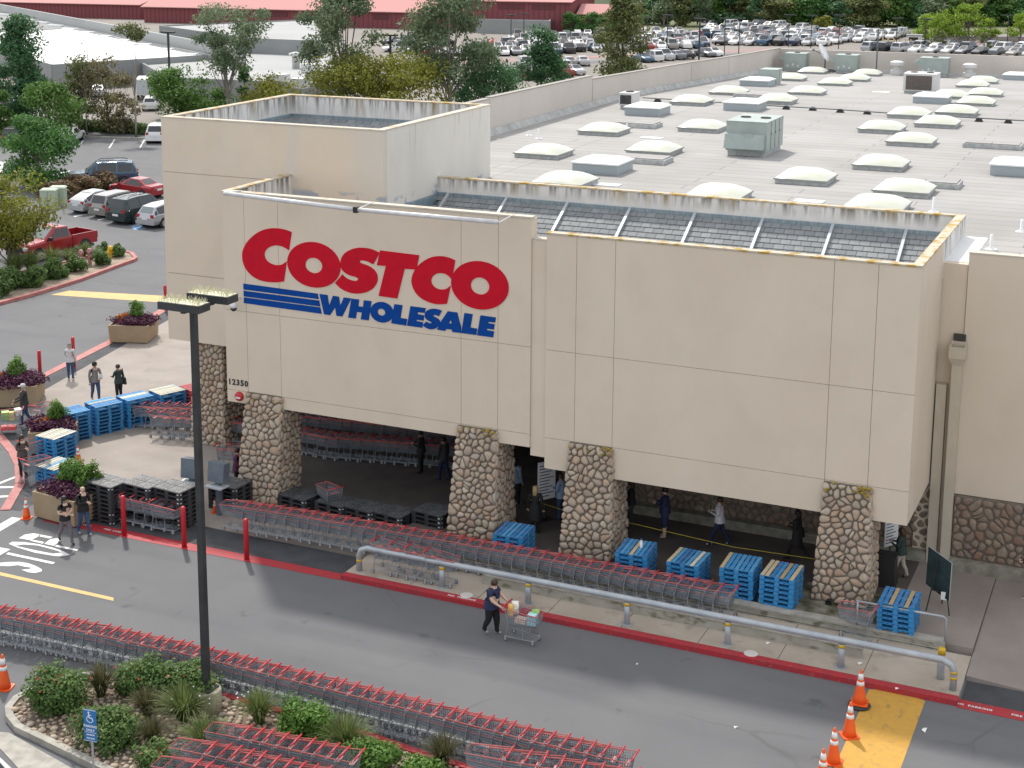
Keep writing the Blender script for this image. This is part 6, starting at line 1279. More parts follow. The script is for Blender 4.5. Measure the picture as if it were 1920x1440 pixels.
# far planted island by the red pickup
isl2 = [(-57.71, 60.91), (-57.76, 62.61), (-57.54, 64.93), (-57.55, 69.05), (-58.03, 73.65), (-58.11, 74.81), (-58.32, 75.40), (-59.46, 76.46), (-60.35, 76.76), (-60.97, 76.10), (-61.65, 71.59), (-62.68, 66.30)]
b = MB(); b.prism(isl2, 0, .12); struct(b.build('planting_bed', mat('rocky_bed', (.36, .30, .22), .95, col2=(.24, .19, .14), ns=3, bump=.6, bs=9)))
kerb_ring(isl2, .25, .18, M_redfade, 'red_island_kerb')
k = 0
for (px, rx, h, n, m, lab, kind) in (((-59.60, 65.53), 1.1, 1.2, 2400, L_shrub, 'dark shrub at the left edge of the far planted bed', 0), ((-61.68, 68.32), 1.3, 1.5, 300, L_grass, 'tall pale grass below the yellow-green tree', 1), ((-61.67, 69.61), 1.2, 1.4, 300, L_grass, 'tall grass left of the dark rounded shrubs', 1), ((-58.88, 66.61), 1.1, 1.1, 2600, L_shrub, 'dark rounded shrub nearest the red kerb of the far bed', 0), ((-59.23, 68.71), 1.0, 1.1, 2600, L_shrub, 'dark rounded shrub in the middle of the far bed', 0), ((-61.41, 71.21), 1.2, 1.3, 320, L_grass, 'broad pale grass clump in the middle of the far bed', 1), ((-59.23, 70.77), .8, .9, 2000, L_shrub, 'dark shrub left of the red standpipes', 0), ((-60.97, 72.25), .9, 1.1, 260, L_grass, 'pale grass clump behind the red standpipes', 1), ((-59.04, 72.83), .85, .95, 2200, L_shrub, 'dark shrub right of the red standpipes', 0), ((-59.70, 75.27), .7, .8, 1800, L_shrub, 'dark shrub at the right tip of the far bed', 0), ((-61.07, 75.69), .6, .7, 1200, L_shrub, 'small shrub behind the yellow hydrant', 0), ((-61.40, 74.29), 1.0, 1.0, 260, L_grass, 'yellowish grass before the pickup rear wheel', 1), ((-58.67, 63.83), .9, 1.0, 1600, L_shrub, 'shrub cut by the left picture edge in the far bed', 0)):
    k += 1; p = (px[0], px[1], .12)
    if kind == 0: shrub(p, rx, rx, h, n, .09, lab, m, 100 + k)
    else: tuft(p, rx, h, n, lab, m, 100 + k * 3 + 1, .035)
L_hedge = leafmat('hedge_leaf', [(.10, .09, .03), (.16, .12, .05), (.24, .13, .09), (.12, .15, .04)])
for i, (px, rx, lab) in enumerate((((-77.50, 91.00), 2.0, 'left end of the pinkish hedge behind the silver sedan'), ((-77.62, 93.64), 2.2, 'middle of the pinkish hedge behind the parked cars'), ((-77.08, 95.57), 2.0, 'right end of the pinkish hedge below the blue SUV'))):
    shrub((px[0], px[1], 0), rx, 1.6, 1.35, 2400, .12, lab, L_hedge, 140 + i, name='hedge_bush', cat='hedge')
for i, (px, lab) in enumerate((((-98.69, 123.60), 'low dark hedge below the brownish trees'), ((-96.22, 123.86), 'right part of the low dark hedge along the kerb'), ((-101.21, 123.80), 'left part of the low dark hedge along the kerb'))):
    shrub((px[0], px[1] + 1, 0), 3.0, 1.2, 1.2, 2200, .14, lab, L_shrub, 150 + i, name='hedge_bush', cat='hedge')
kb = MB(); pts = [(-105.98, 114.74), (-99.73, 119.92), (-96.35, 120.65), (-90.88, 121.94)]
for a_, c_ in zip(pts, pts[1:]): kb.bar((*a_, .08), (*c_, .08), .25, .16)
struct(kb.build('far_kerb', M_curbgrey))
# utility cabinets
for p, lab in (((-75.35, 87.42, 0.00), 'left pale green utility cabinet beside the hedge'), ((-75.49, 88.60, 0.00), 'right pale green utility cabinet beside the hedge')):
    t = thing('utility_cabinet', lab, 'cabinet', p, R(25), 'pale green utility cabinets'); b = MB(); b.box(-.55, -.45, .05, .55, .45, 1.35); b.build('body', mat('cabinet_green', (.40, .47, .36), .6), t); b = MB(); b.hexa([(-.6, -.5, 1.35), (.6, -.5, 1.35), (.6, .5, 1.35), (-.6, .5, 1.35), (-.5, -.4, 1.45), (.5, -.4, 1.45), (.5, .4, 1.45), (-.5, .4, 1.45)]); b.build('lid', mat('cabinet_lid', (.46, .53, .42), .6), t); b = MB(); b.box(-.7, -.6, 0, .7, .6, .05); b.build('pad', M_curbgrey, t); b = MB(); b.box(.0, -.47, .1, .02, -.45, 1.3); b.build('door_seam', M_acd, t)

# ================================================================ trees
M_bark = mat('bark', (.10, .08, .062), .95, col2=(.16, .135, .11), ns=3, stretch=(3, 3, .6), bump=.4, bs=12)
M_barkp = mat('pale_bark', (.30, .27, .23), .9, col2=(.2, .18, .15), ns=2, stretch=(3, 3, .6))
LEAF = {'pine': leafmat('pine_needles', [(0.041, 0.102, 0.050), (0.068, 0.158, 0.068), (0.102, 0.216, 0.091), (0.158, 0.283, 0.114)]),
 'green': leafmat('fresh_leaf', [(0.056, 0.121, 0.024), (0.097, 0.193, 0.040), (0.145, 0.266, 0.064), (0.217, 0.346, 0.097)]),
 'dark': leafmat('dark_leaf', [(0.037, 0.106, 0.025), (0.067, 0.168, 0.042), (0.106, 0.241, 0.059), (0.168, 0.336, 0.084)]),
 'yellow': leafmat('yellow_green_leaf', [(0.120, 0.133, 0.019), (0.186, 0.199, 0.029), (0.253, 0.266, 0.040), (0.346, 0.346, 0.067)]),
 'brown': leafmat('brown_olive_leaf', [(0.126, 0.106, 0.070), (0.190, 0.164, 0.089), (0.252, 0.240, 0.114), (0.353, 0.328, 0.151)]),
 'olive': leafmat('olive_leaf', [(0.079, 0.096, 0.035), (0.131, 0.158, 0.053), (0.193, 0.219, 0.079), (0.280, 0.289, 0.122)]),
 'euca': leafmat('eucalyptus_leaf', [(0.077, 0.120, 0.066), (0.131, 0.186, 0.098), (0.197, 0.262, 0.142), (0.284, 0.338, 0.208)]),
 'lime': leafmat('lime_leaf', [(0.140, 0.224, 0.021), (0.210, 0.322, 0.035), (0.280, 0.406, 0.049), (0.378, 0.504, 0.084)])}
def tree(p, h, w, z0, n, s, lab, kind, seed, shape='round', trunk=.18, clumps=26, bark=None, csize=.2, lean=(0, 0), group=None, d=None, name='tree'):
    """tapered trunk with limbs, crown of many leaf faces gathered in clumps; z0 = crown bottom as a share of the height"""
    rnd = random.Random(seed); t = thing(name, lab, 'tree', p, 0, group); d = d or w
    C = []
    for i in range(clumps):
        u = rnd.random(); zz = z0 + (1 - z0) * u
        if shape == 'round': r_ = math.sin(PI * (.12 + .80 * u)) ** .7
        elif shape == 'cone': r_ = (1 - u) ** .8 * .95 + .08
        elif shape == 'umbrella': r_ = .35 + .65 * u ** .6
        elif shape == 'column': r_ = .75 - .3 * u
        a = rnd.uniform(0, 6.28); e = rnd.random() ** .55
        C.append((Vector((math.cos(a) * e * r_ * w / 2 * .85 + lean[0] * zz, math.sin(a) * e * r_ * d / 2 * .85 + lean[1] * zz, zz * h)), rnd.uniform(.65, 1.25) * csize * (w + d) / 2, rnd.uniform(-.22, .22)))
    b = MB()
    for i in range(n):
        c, r_, lt = C[rnd.randrange(clumps)]; dv = Vector((rnd.gauss(0, 1), rnd.gauss(0, 1), rnd.gauss(0, 1))).normalized(); q = rnd.random() ** .45
        pos = c + Vector((dv.x * r_ * q, dv.y * r_ * q, dv.z * r_ * q * .62)); b.tint = min(1, max(0, rnd.gauss(.45 + lt, .2)))
        leaf(b, pos, dv * .6 + Vector((rnd.gauss(0, .6), rnd.gauss(0, .6), rnd.gauss(.3, .5))), s * rnd.uniform(.6, 1.35), rnd, .55)
    b.build('crown', LEAF[kind], t)
    b = MB(); top = Vector((lean[0] * .8, lean[1] * .8, h * (.55 if shape != 'cone' else .9)))
    k = 5; tr = [Vector((lean[0] * i / k * .8 + rnd.uniform(-.06, .06) * w * .2, lean[1] * i / k * .8 + rnd.uniform(-.06, .06) * w * .2, top.z * i / k)) for i in range(k + 1)]
    b.path(tr, [trunk * (1 - .75 * i / k) for i in range(k + 1)], 8); b.build('trunk', bark or M_bark, t, True)
    b = MB()
    for c, r_, lt in C[:min(clumps, 22)]:
        s0 = tr[min(k, max(1, int(c.z / h * k * .8)))]; mid = s0.lerp(c, .5) + Vector((0, 0, -.04 * h + rnd.uniform(-.02, .02) * h)); b.path([s0, mid, c], [trunk * .36, trunk * .22, trunk * .07], 4, False)
    b.build('limbs', bark or M_bark, t)
    return t
def T(px, py, ytop, wpx, z0, n, s, lab, kind, seed, **k): pass
tree((-107.68, 121.66, 0.00), 11.2, 9.2, .18, 11900, 0.184, 'tall dark pine tree at the upper left picture edge', 'pine', 1, 'cone', .3, 44, csize=.17)
tree((-100.70, 117.26, 0.00), 5.2, 7.3, .12, 7140, 0.162, 'fresh green tree left of the white sedan', 'green', 2, trunk=.14, clumps=24)
tree((-104.94, 115.24, 0.00), 4.5, 5.0, .1, 4420, 0.162, 'green tree cut by the left edge above the black truck', 'green', 30, trunk=.14, clumps=18)
tree((-82.26, 94.24, 0.00), 5.2, 7.0, .14, 8840, 0.146, 'dense dark green tree standing over the parking aisle', 'dark', 3, trunk=.13, clumps=28)
tree((-62.51, 68.71, 0.10), 5.7, 5.6, .38, 9000, 0.108, 'yellow-green tree in the planted bed by the red pickup', 'yellow', 4, 'round', .14, 34)
tree((-101.67, 123.11, 0.00), 7.2, 5.9, .25, 4420, 0.151, 'thin olive tree with dark trunk beside the white sedan', 'olive', 5, 'column', .2, 20, csize=.2)
tree((-98.54, 123.67, 0.00), 7.6, 6.4, .1, 3600, 0.151, 'brownish shaggy tree behind the empty stalls', 'brown', 6, 'round', .16, 30, csize=.19)
tree((-96.61, 123.67, 0.00), 5.6, 4.4, .1, 1500, 0.151, 'brown twiggy tree right of the shaggy brownish tree', 'brown', 7, 'round', .12, 18)
tree((-94.19, 122.57, 0.00), 11.6, 3.1, .84, 1190, 0.140, 'slender bare-stemmed tree with a small rusty crown', 'olive', 8, 'round', .12, 8, bark=M_barkp, csize=.3)
tree((-99.95, 122.08, 0.00), 9.6, 3.6, .7, 102, 0.108, 'bare thin tree rising before the white roof', 'olive', 9, 'column', .08, 10, bark=M_barkp)
tree((-99.03, 135.85, 0.00), 5.2, 8.4, .1, 7820, 0.173, 'broad bright green tree behind the left tower parapet', 'green', 10, trunk=.15, clumps=28)
tree((-95.33, 136.03, 0.00), 4.4, 7.0, .1, 5440, 0.173, 'lower green tree right behind the tower parapet', 'green', 11, trunk=.12, clumps=20)
tree((-91.28, 134.37, 0.00), 12.2, 10.6, .52, 7140, 0.162, 'tall grey-green eucalyptus with pale forked trunks left of the tower top', 'euca', 12, 'umbrella', .2, 30, bark=M_barkp, csize=.15)
tree((-86.87, 136.48, 0.00), 4.4, 9.8, .05, 6120, 0.173, 'yellowish bushy tree behind the tower back corner', 'yellow', 13, trunk=.1, clumps=24)
tree((-91.99, 139.20, 0.00), 5.5, 3.6, .1, 2380, 0.162, 'small dark tree between the eucalyptus and the yellowish bush', 'dark', 14, trunk=.1, clumps=12)
tree((-79.17, 137.67, 0.00), 14.0, 11.2, .30, 11560, 0.184, 'large grey-green eucalyptus left of the spiked lamp', 'euca', 15, 'round', .28, 40, csize=.15)
tree((-75.28, 132.48, 0.00), 7.4, 11.2, .05, 10200, 0.173, 'left half of the golden-green mass behind the tower', 'yellow', 16, trunk=.16, clumps=34)
tree((-70.48, 134.78, 0.00), 7.4, 11.8, .05, 10200, 0.173, 'right half of the golden-green mass behind the tower', 'yellow', 17, trunk=.16, clumps=34)
tree((-69.17, 142.44, 0.00), 15.2, 14.6, .34, 12920, 0.194, 'largest spreading eucalyptus above the tower', 'euca', 18, 'umbrella', .3, 46, bark=M_barkp, csize=.14)
tree((-67.93, 147.03, 0.00), 8.0, 9.1, .1, 7140, 0.184, 'dark tree below the largest eucalyptus', 'pine', 19, trunk=.2, clumps=28)
tree((-66.21, 159.82, 0.00), 9.6, 7.8, .2, 7140, 0.194, 'dark conical tree above the left roof parapet', 'pine', 20, 'cone', .18, 30)
tree((-63.86, 180.02, 0.00), 12.5, 9.2, .14, 8840, 0.216, 'tall ragged green tree rising above the roof parapet', 'olive', 21, 'cone', .22, 38, csize=.2)

# ================================================================ cars
M_glass = mat('car_glass', (.02, .025, .028), .08, spec=.8); M_glassl = mat('car_glass_pale', (.18, .22, .22), .1, spec=.9)
M_tyr = mat('tyre', (.02, .02, .021), .8); M_rimm = mat('alloy_rim', (.45, .46, .47), .35, .6); M_trim = mat('black_trim', (.015, .015, .016), .6)
M_tail = mat('tail_lamp', (.35, .015, .02), .25); M_head = mat('head_lamp', (.6, .62, .62), .15); M_plate = mat('number_plate', (.7, .7, .68), .5)
def paint(name, col, metal=.3, rough=.28): 
    m = mat('paint_' + name, col, rough, metal); m.node_tree.nodes['Principled BSDF'].inputs['Coat Weight'].default_value = .6; return m
PAINT = {'white': paint('white', (.72, .72, .71), 0), 'silver': paint('silver', (.44, .45, .46), .5), 'grey': paint('grey', (.16, .17, .18), .4), 'black': paint('black', (.014, .015, .017), .2), 'blue': paint('blue', (.045, .10, .16), .4), 'dgreen': paint('dark_green', (.012, .03, .03), .3), 'red': paint('red', (.33, .015, .022), .2), 'taupe': paint('taupe', (.26, .25, .23), .5), 'navy': paint('navy', (.02, .035, .08), .3), 'tan': paint('tan', (.4, .34, .25), .2)}
CAR = {  # length, width, stations (x share, belt z, top z, top half-width share) rear to front; cabin rows mark roof
 'sedan': (4.65, 1.8, [(0, .62, .74, .72), (.03, .80, .98, .80), (.17, .86, 1.02, .80), (.33, .90, 1.40, .62), (.55, .90, 1.44, .62), (.74, .88, .98, .78), (.95, .72, .82, .74), (1, .55, .62, .66)], (2, 3, 4, 5)),
 'hatch': (4.4, 1.76, [(0, .66, .80, .74), (.02, .84, 1.02, .78), (.10, .90, 1.20, .70), (.30, .92, 1.50, .62), (.54, .92, 1.52, .62), (.78, .88, .96, .76), (.95, .74, .82, .72), (1, .56, .64, .64)], (1, 3, 4, 5)),
 'suv': (4.9, 1.95, [(0, .70, .85, .80), (.015, .98, 1.08, .86), (.08, 1.05, 1.74, .70), (.30, 1.06, 1.82, .70), (.58, 1.06, 1.80, .70), (.74, 1.02, 1.14, .84), (.96, .95, 1.04, .80), (1, .60, .70, .72)], (1, 2, 4, 5)),
 'van': (4.62, 1.78, [(0, .62, .74, .76), (.02, .88, 1.02, .80), (.10, .94, 1.48, .66), (.30, .94, 1.60, .64), (.56, .92, 1.58, .64), (.82, .84, .96, .74), (.96, .70, .80, .70), (1, .54, .62, .64)], (1, 2, 4, 5))}
def car_rings(kind):
    L_, W_, st, _ = CAR[kind]; rings = []
    for (u, zb, zt_, wt) in st:
        x = -L_ / 2 + u * L_; hw = W_ / 2 * (1 if .04 < u < .94 else .93); pin = .90 if u in (0, 1) else 1
        rings.append([(x, -hw * .92 * pin, .30), (x, -hw * pin, .52), (x, -hw * .985 * pin, zb), (x, -W_ / 2 * wt, zt_), (x, W_ / 2 * wt, zt_), (x, hw * .985 * pin, zb), (x, hw * pin, .52), (x, hw * .92 * pin, .30)])
    return rings
def loft(b, rings):
    n = len(rings[0]); vs = [p for r_ in rings for p in r_]; b.add(vs, [[i * n + j, (i + 1) * n + j, (i + 1) * n + (j + 1) % n, i * n + (j + 1) % n] for i in range(len(rings) - 1) for j in range(n)] + [list(range(n)), [(len(rings) - 1) * n + j for j in range(n)][::-1]])
def inset_face(b, q, f0, f1, g0, g1, off):
    """panel inside quad q (a0 a1 b1 b0: bottom rear, bottom front, top front, top rear), shares along length f and height g"""
    A, B, C_, D = [Vector(v) for v in q]; n = (B - A).cross(D - A).normalized()
    P_ = lambda f, g_: (A.lerp(B, f)).lerp(D.lerp(C_, f), g_) + n * off
    b.add([P_(f0, g0), P_(f1, g0), P_(f1, g1), P_(f0, g1)], [[0, 1, 2, 3]])
def wheel_mesh(r=.33, w=.22, rim=True):
    b = MB(); Mx = Matrix.Rotation(PI / 2, 3, 'X'); b.lathe([(r * .62, -w / 2), (r * .95, -w / 2), (r, -w * .3), (r, w * .3), (r * .95, w / 2), (r * .62, w / 2)], 20, (0, 0, 0), Mx); return b.mesh('tyre', M_tyr, True)
def rim_mesh(r=.33, w=.22):
    b = MB(); Mx = Matrix.Rotation(PI / 2, 3, 'X'); b.lathe([(r * .5, -w * .45), (r * .63, -w * .5), (r * .63, w * .5), (r * .5, w * .45)], 20, (0, 0, 0), Mx)
    for s in (-1, 1):
        b.lathe([(.0, -.01), (r * .14, -.01), (r * .14, .01), (0, .01)], 8, (0, s * w * .44, 0), Mx)
        for k in range(7): a = k * 2 * PI / 7; b.bar((0, s * w * .43, 0), (math.cos(a) * r * .58, s * w * .43, math.sin(a) * r * .58), .045, .02, (0, 1, 0))
    b.mi = 1; b.lathe([(0, -w * .36), (r * .6, -w * .36), (r * .6, w * .36), (0, w * .36)], 14, (0, 0, 0), Mx); return b.mesh('rim', [M_rimm, M_trim])
TY, RM = wheel_mesh(), rim_mesh(); TYB, RMB = wheel_mesh(.40, .27), rim_mesh(.40, .27)
def build_glass(kind, add):
    rings = car_rings(kind); cab = CAR[kind][3]; st = CAR[kind][2]
    rear0, roof0, roof1, front1 = cab[0], cab[1] if kind != 'hatch' else 3, cab[2], cab[3]
    for s in (0, 1):
        idx = (2, 3) if s == 0 else (5, 4)
        for i in range(rear0, front1):
            a, c = rings[i], rings[i + 1]; q = [a[idx[0]], c[idx[0]], c[idx[1]], a[idx[1]]]
            if s: q = [q[1], q[0], q[3], q[2]]
            if i == front1 - 1: f = (.06, .42) if not s else (.58, .94)
            elif i == rear0 and kind != 'sedan': f = (.35, .95) if not s else (.05, .65)
            elif i == rear0: f = (.45, .96) if not s else (.04, .55)
            else: f = (.05, .95)
            add('side_window', q, f[0], f[1], .10, .86 if i not in (rear0, front1 - 1) else .70)
    a, c = rings[front1 - 1], rings[front1]; add('windshield', [c[3], c[4], a[4], a[3]], .07, .93, .06, .94)
    r1 = rear0 + (1 if kind not in ('hatch',) else 2); a, c = rings[rear0], rings[r1]
    add('rear_window', [a[4], a[3], c[3], c[4]], .09, .91, .12, .92)
def parked_car(kind, p, rz, col, lab, big=False, group=None, sc=1., pale=False, rails=False):
    t = thing('parked_car', lab, 'car', p, rz, group); t.scale = (sc,) * 3; L_, W_, st, cab = CAR[kind]; m = PAINT[col]
    b = MB(); loft(b, car_rings(kind)); body = b.build('body', m, t)
    bv = body.modifiers.new('soft', 'BEVEL'); bv.width = .05; bv.segments = 2; bv.limit_method = 'ANGLE'; bv.angle_limit = R(12)
    def add(nm, q, f0, f1, g0, g1): bb = MB(); inset_face(bb, q, f0, f1, g0, g1, .012); bb.build(nm, M_glassl if (pale and nm != 'side_window') else M_glass, t)
    build_glass(kind, add)
    wx = (L_ * .31, -L_ * .29); ty, rm, rr = (TYB, RMB, .40) if big else (TY, RM, .33)
    for x in wx:
        for s in (-1, 1):
            w_ = put('wheel', ty, t, (x, s * (W_ / 2 - .1), rr)); put('rim', rm, w_, (0, s * .012, 0))
        b = MB(); b.lathe([(rr + .07, -W_ / 2 - .004), (rr + .07, W_ / 2 + .004)], 18, (x, 0, rr), Matrix.Rotation(PI / 2, 3, 'X')); b.build('wheel_arch', M_trim, t)
    zb = st[1][1]
    for s in (-1, 1):
        b = MB(); b.box(-L_ / 2 - .012 + .02, s * W_ * .36 - .12, zb - .14, -L_ / 2 + .16, s * W_ * .36 + .13, zb + .12); b.build('tail_lamp', M_tail, t)
        b = MB(); b.box(L_ / 2 - .25, s * W_ * .34 - .16, .60, L_ / 2 - .02, s * W_ * .34 + .13, .76 if kind != 'suv' else .9); b.build('head_lamp', M_head, t)
        b = MB(); b.hexa([(L_ * .20, s * (W_ / 2), zb + .08), (L_ * .24, s * (W_ / 2), zb + .08), (L_ * .24, s * (W_ / 2 + .2), zb + .1), (L_ * .20, s * (W_ / 2 + .2), zb + .1), (L_ * .20, s * (W_ / 2), zb + .24), (L_ * .24, s * (W_ / 2), zb + .22), (L_ * .24, s * (W_ / 2 + .18), zb + .22), (L_ * .20, s * (W_ / 2 + .2), zb + .24)]); b.build('mirror', m if kind != 'suv' else M_trim, t)
        for x in (-.02, .22): b = MB(); b.box(x * L_ - .09, s * (W_ / 2 + .0) - .012, .86, x * L_ + .09, s * (W_ / 2 + .0) + .012, .89); b.build('door_handle', M_trim, t)
        if rails: b = MB(); b.path([(-L_ * .36, s * .55, 1.80), (-L_ * .3, s * .55, 1.9), (L_ * .02, s * .55, 1.9), (L_ * .06, s * .55, 1.82)], .025, 5); b.build('roof_rail', M_trim, t)
    b = MB(); b.box(-L_ / 2 - .03, -.26, .62, -L_ / 2 + .02, .26, .76); b.build('number_plate', M_plate, t)
    b = MB(); b.box(-L_ / 2 - .05, -W_ * .45, .30, -L_ / 2 + .1, W_ * .45, .52); b.build('rear_bumper', m, t)
    b = MB(); b.box(L_ / 2 - .1, -W_ * .43, .28, L_ / 2 + .05, W_ * .43, .5); b.build('front_bumper', m, t)
    b = MB(); b.box(L_ / 2 - .03, -W_ * .2, .55, L_ / 2 + .012, W_ * .2, .74); b.build('grille', M_trim, t)
    b = MB(); b.box(-L_ / 2 + .25, -W_ / 2 + .12, .2, L_ / 2 - .25, W_ / 2 - .12, .31); b.build('underbody', M_trim, t)
    return t
hd = 1.462
parked_car('suv', (-78.0, 97.0, 0), -2.482, 'blue', 'blue SUV with roof rails facing left behind the hedge', True, rails=True, sc=1.14, pale=True)
def rear_at(kind, q, h, *a, sc=1., **k):
    L_ = CAR[kind][0] * sc; return parked_car(kind, (q[0] + math.cos(h) * L_ / 2, q[1] + math.sin(h) * L_ / 2, 0), h, *a, sc=sc, **k)
HEAD = R(84)
rear_at('hatch', (-71.91, 86.18), HEAD, 'silver', 'silver hatchback parked first in the row by the cabinets', pale=True)
rear_at('suv', (-69.44, 85.49), HEAD, 'taupe', 'taupe crossover parked between the silver hatchback and dark SUV', sc=.94, pale=False)
rear_at('suv', (-66.72, 84.11), HEAD, 'dgreen', 'dark green SUV parked between taupe crossover and silver wagon', big=True, sc=1.02, rails=True)
rear_at('van', (-64.05, 83.87), HEAD, 'silver', 'pale silver wagon nearest the tower corner', pale=True)
rear_at('sedan', (-70.51, 94.33), R(172), 'red', 'red car half hidden behind the tower corner')
rear_at('sedan', (-96.94, 114.81), R(112), 'white', 'white sedan parked at the far kerb beside the thin tree')
rear_at('suv', (-89.48, 119.20), R(115), 'white', 'white SUV half hidden at the tower edge by the far kerb')
rear_at('suv', (-100.42, 111.51), R(112), 'black', 'black truck-like SUV at the far left kerb behind the tree')
rear_at('sedan', (-65.89, 71.27), R(200), 'red', 'second red car cut by the left edge beside the pickup')
parked_car('sedan', (-24.26, 24.25, 0.00), R(160), 'white', 'white car whose roof shows in the bottom left corner')
parked_car('hatch', (-87.62, 95.82, 0.00), R(120), 'white', 'white car cut by the left edge below the dark tree')
# red pickup
def pickup(p, rz, lab):
    t = thing('pickup_truck', lab, 'pickup truck', p, rz); m = PAINT['red']; L_, W_ = 5.6, 2.0
    def ring(x, zb, zt_, wt, k=1.): return [(x, -W_ / 2 * .92 * k, .42), (x, -W_ / 2 * k, .65), (x, -W_ / 2 * .985 * k, zb), (x, -W_ / 2 * wt, zt_), (x, W_ / 2 * wt, zt_), (x, W_ / 2 * .985 * k, zb), (x, W_ / 2 * k, .65), (x, W_ / 2 * .92 * k, .42)]
    R_ = [ring(-.75, 1.1, 1.2, .9), ring(-.6, 1.18, 1.88, .74), ring(.5, 1.18, 1.92, .74), ring(1.35, 1.14, 1.26, .86), ring(2.55, 1.06, 1.16, .84), ring(2.8, .75, .85, .8, .93)]
    b = MB(); loft(b, R_); body = b.build('cab', m, t); bv = body.modifiers.new('soft', 'BEVEL'); bv.width = .05; bv.segments = 2; bv.limit_method = 'ANGLE'; bv.angle_limit = R(12)
    b = MB()
    for s in (-1, 1): b.hexa([(-2.75, s * W_ / 2, .55), (-.78, s * W_ / 2, .55), (-.78, s * (W_ / 2 - .12), .55), (-2.75, s * (W_ / 2 - .12), .55), (-2.75, s * W_ / 2 * .98, 1.28), (-.78, s * W_ / 2 * .98, 1.28), (-.78, s * (W_ / 2 - .1), 1.28), (-2.75, s * (W_ / 2 - .1), 1.28)])
    b.box(-2.72, -.88, .55, -2.6, .88, .75); bd = b.build('bed_sides', m, t)
    b = MB(); b.box(-2.8, -.93, .6, -2.72, .93, 1.27); b.build('tailgate', m, t)
    b = MB(); b.box(-2.7, -.88, .75, -.78, .88, .80); b.build('bed_floor', M_trim, t)
    def pane(nm, q, f0, f1, g0, g1, mm=M_glass): bb = MB(); inset_face(bb, q, f0, f1, g0, g1, .012); bb.build(nm, mm, t)
    for s, idx in ((0, (2, 3)), (1, (5, 4))):
        for i, f in ((1, ((.05, .48), (.54, .96))), (2, ((.03, .40),))):
            a, c = R_[i], R_[i + 1]; q = [a[idx[0]], c[idx[0]], c[idx[1]], a[idx[1]]]
            if s: q = [q[1], q[0], q[3], q[2]]
            for (f0, f1) in f:
                if s: f0, f1 = 1 - f1, 1 - f0
                pane('side_window', q, f0, f1, .12, .85 if i == 1 else .62)
    pane('windshield', [R_[3][3], R_[3][4], R_[2][4], R_[2][3]], .06, .94, .06, .94, M_glassl); pane('rear_window', [R_[0][4], R_[0][3], R_[1][3], R_[1][4]], .1, .9, .1, .9)
    for x in (1.85, -1.75):
        for s in (-1, 1): w_ = put('wheel', TYB, t, (x, s * .9, .40)); put('rim', RMB, w_, (0, s * .012, 0))
        b = MB(); b.lathe([(.5, -W_ / 2 - .004), (.5, W_ / 2 + .004)], 18, (x, 0, .42), Matrix.Rotation(PI / 2, 3, 'X')); b.build('wheel_arch', M_trim, t)
    for s in (-1, 1):
        b = MB(); b.box(-2.83, s * .86 - .08, .8, -2.7, s * .86 + .1, 1.2); b.build('tail_lamp', M_tail, t); b = MB(); b.box(2.5, s * .72 - .2, .82, 2.83, s * .72 + .2, 1.0); b.build('head_lamp', M_head, t)
        b = MB(); b.box(.95, s * 1.0 - .02 + (s * .02), 1.2, 1.1, s * 1.25, 1.42) if s > 0 else b.box(.95, -1.25, 1.2, 1.1, -1.0, 1.42); b.build('mirror', M_trim, t)
    b = MB(); b.box(2.74, -.62, .66, 2.85, .62, 1.02); b.build('grille', M_trim, t); b = MB(); b.box(2.7, -.92, .4, 2.9, .92, .62); b.build('front_bumper', M_trim, t); b = MB(); b.box(2.84, -.85, .7, 2.87, -.55, 1.05); b.build('blue_cover', mat('blue_sheet', (.02, .22, .6), .6), t)
    b = MB(); b.box(-2.6, -.85, .3, 2.5, .85, .45); b.build('underbody', M_trim, t)
    return t
pk = (-63.16, 73.63)
pickup((pk[0] - .75, pk[1] + .65, 0), -1.753, 'red pickup truck with open bed beside the planted bed')

# ---- far car lot: simple whole cars, one object each, sharing mesh data
def far_mesh(kind):
    b = MB(); loft(b, car_rings(kind)); b.mi = 1
    build_glass(kind, lambda nm, q, f0, f1, g0, g1: inset_face(b, q, f0, f1, g0, g1, .012)); b.mi = 2
    L_, W_ = CAR[kind][:2]
    for x in (L_ * .31, -L_ * .29):
        for s in (-1, 1): b.lathe([(.0, -.11), (.33, -.11), (.33, .11), (0, .11)], 10, (x, s * (W_ / 2 - .08), .33), Matrix.Rotation(PI / 2, 3, 'X'))
    return b
FM_ = {k: far_mesh(k) for k in CAR}; FMC = {}
def far_car(kind, col, p, rz, lab, group):
    key = (kind, col)
    if key not in FMC: FMC[key] = FM_[kind].mesh('far_car', [PAINT[col], M_glass, M_tyr])
    o = put('distant_car', FMC[key], None, p, rz); return tag(o, lab, 'car', group)
frnd = random.Random(21); CW = {'white': .34, 'silver': .24, 'grey': .12, 'black': .13, 'blue': .05, 'red': .05, 'taupe': .04, 'navy': .03}
CN = {'white': 'white', 'silver': 'silver', 'grey': 'grey', 'black': 'black', 'blue': 'blue', 'red': 'red', 'taupe': 'taupe', 'navy': 'navy', 'tan': 'tan'}
FCN = [0]; FX = {}
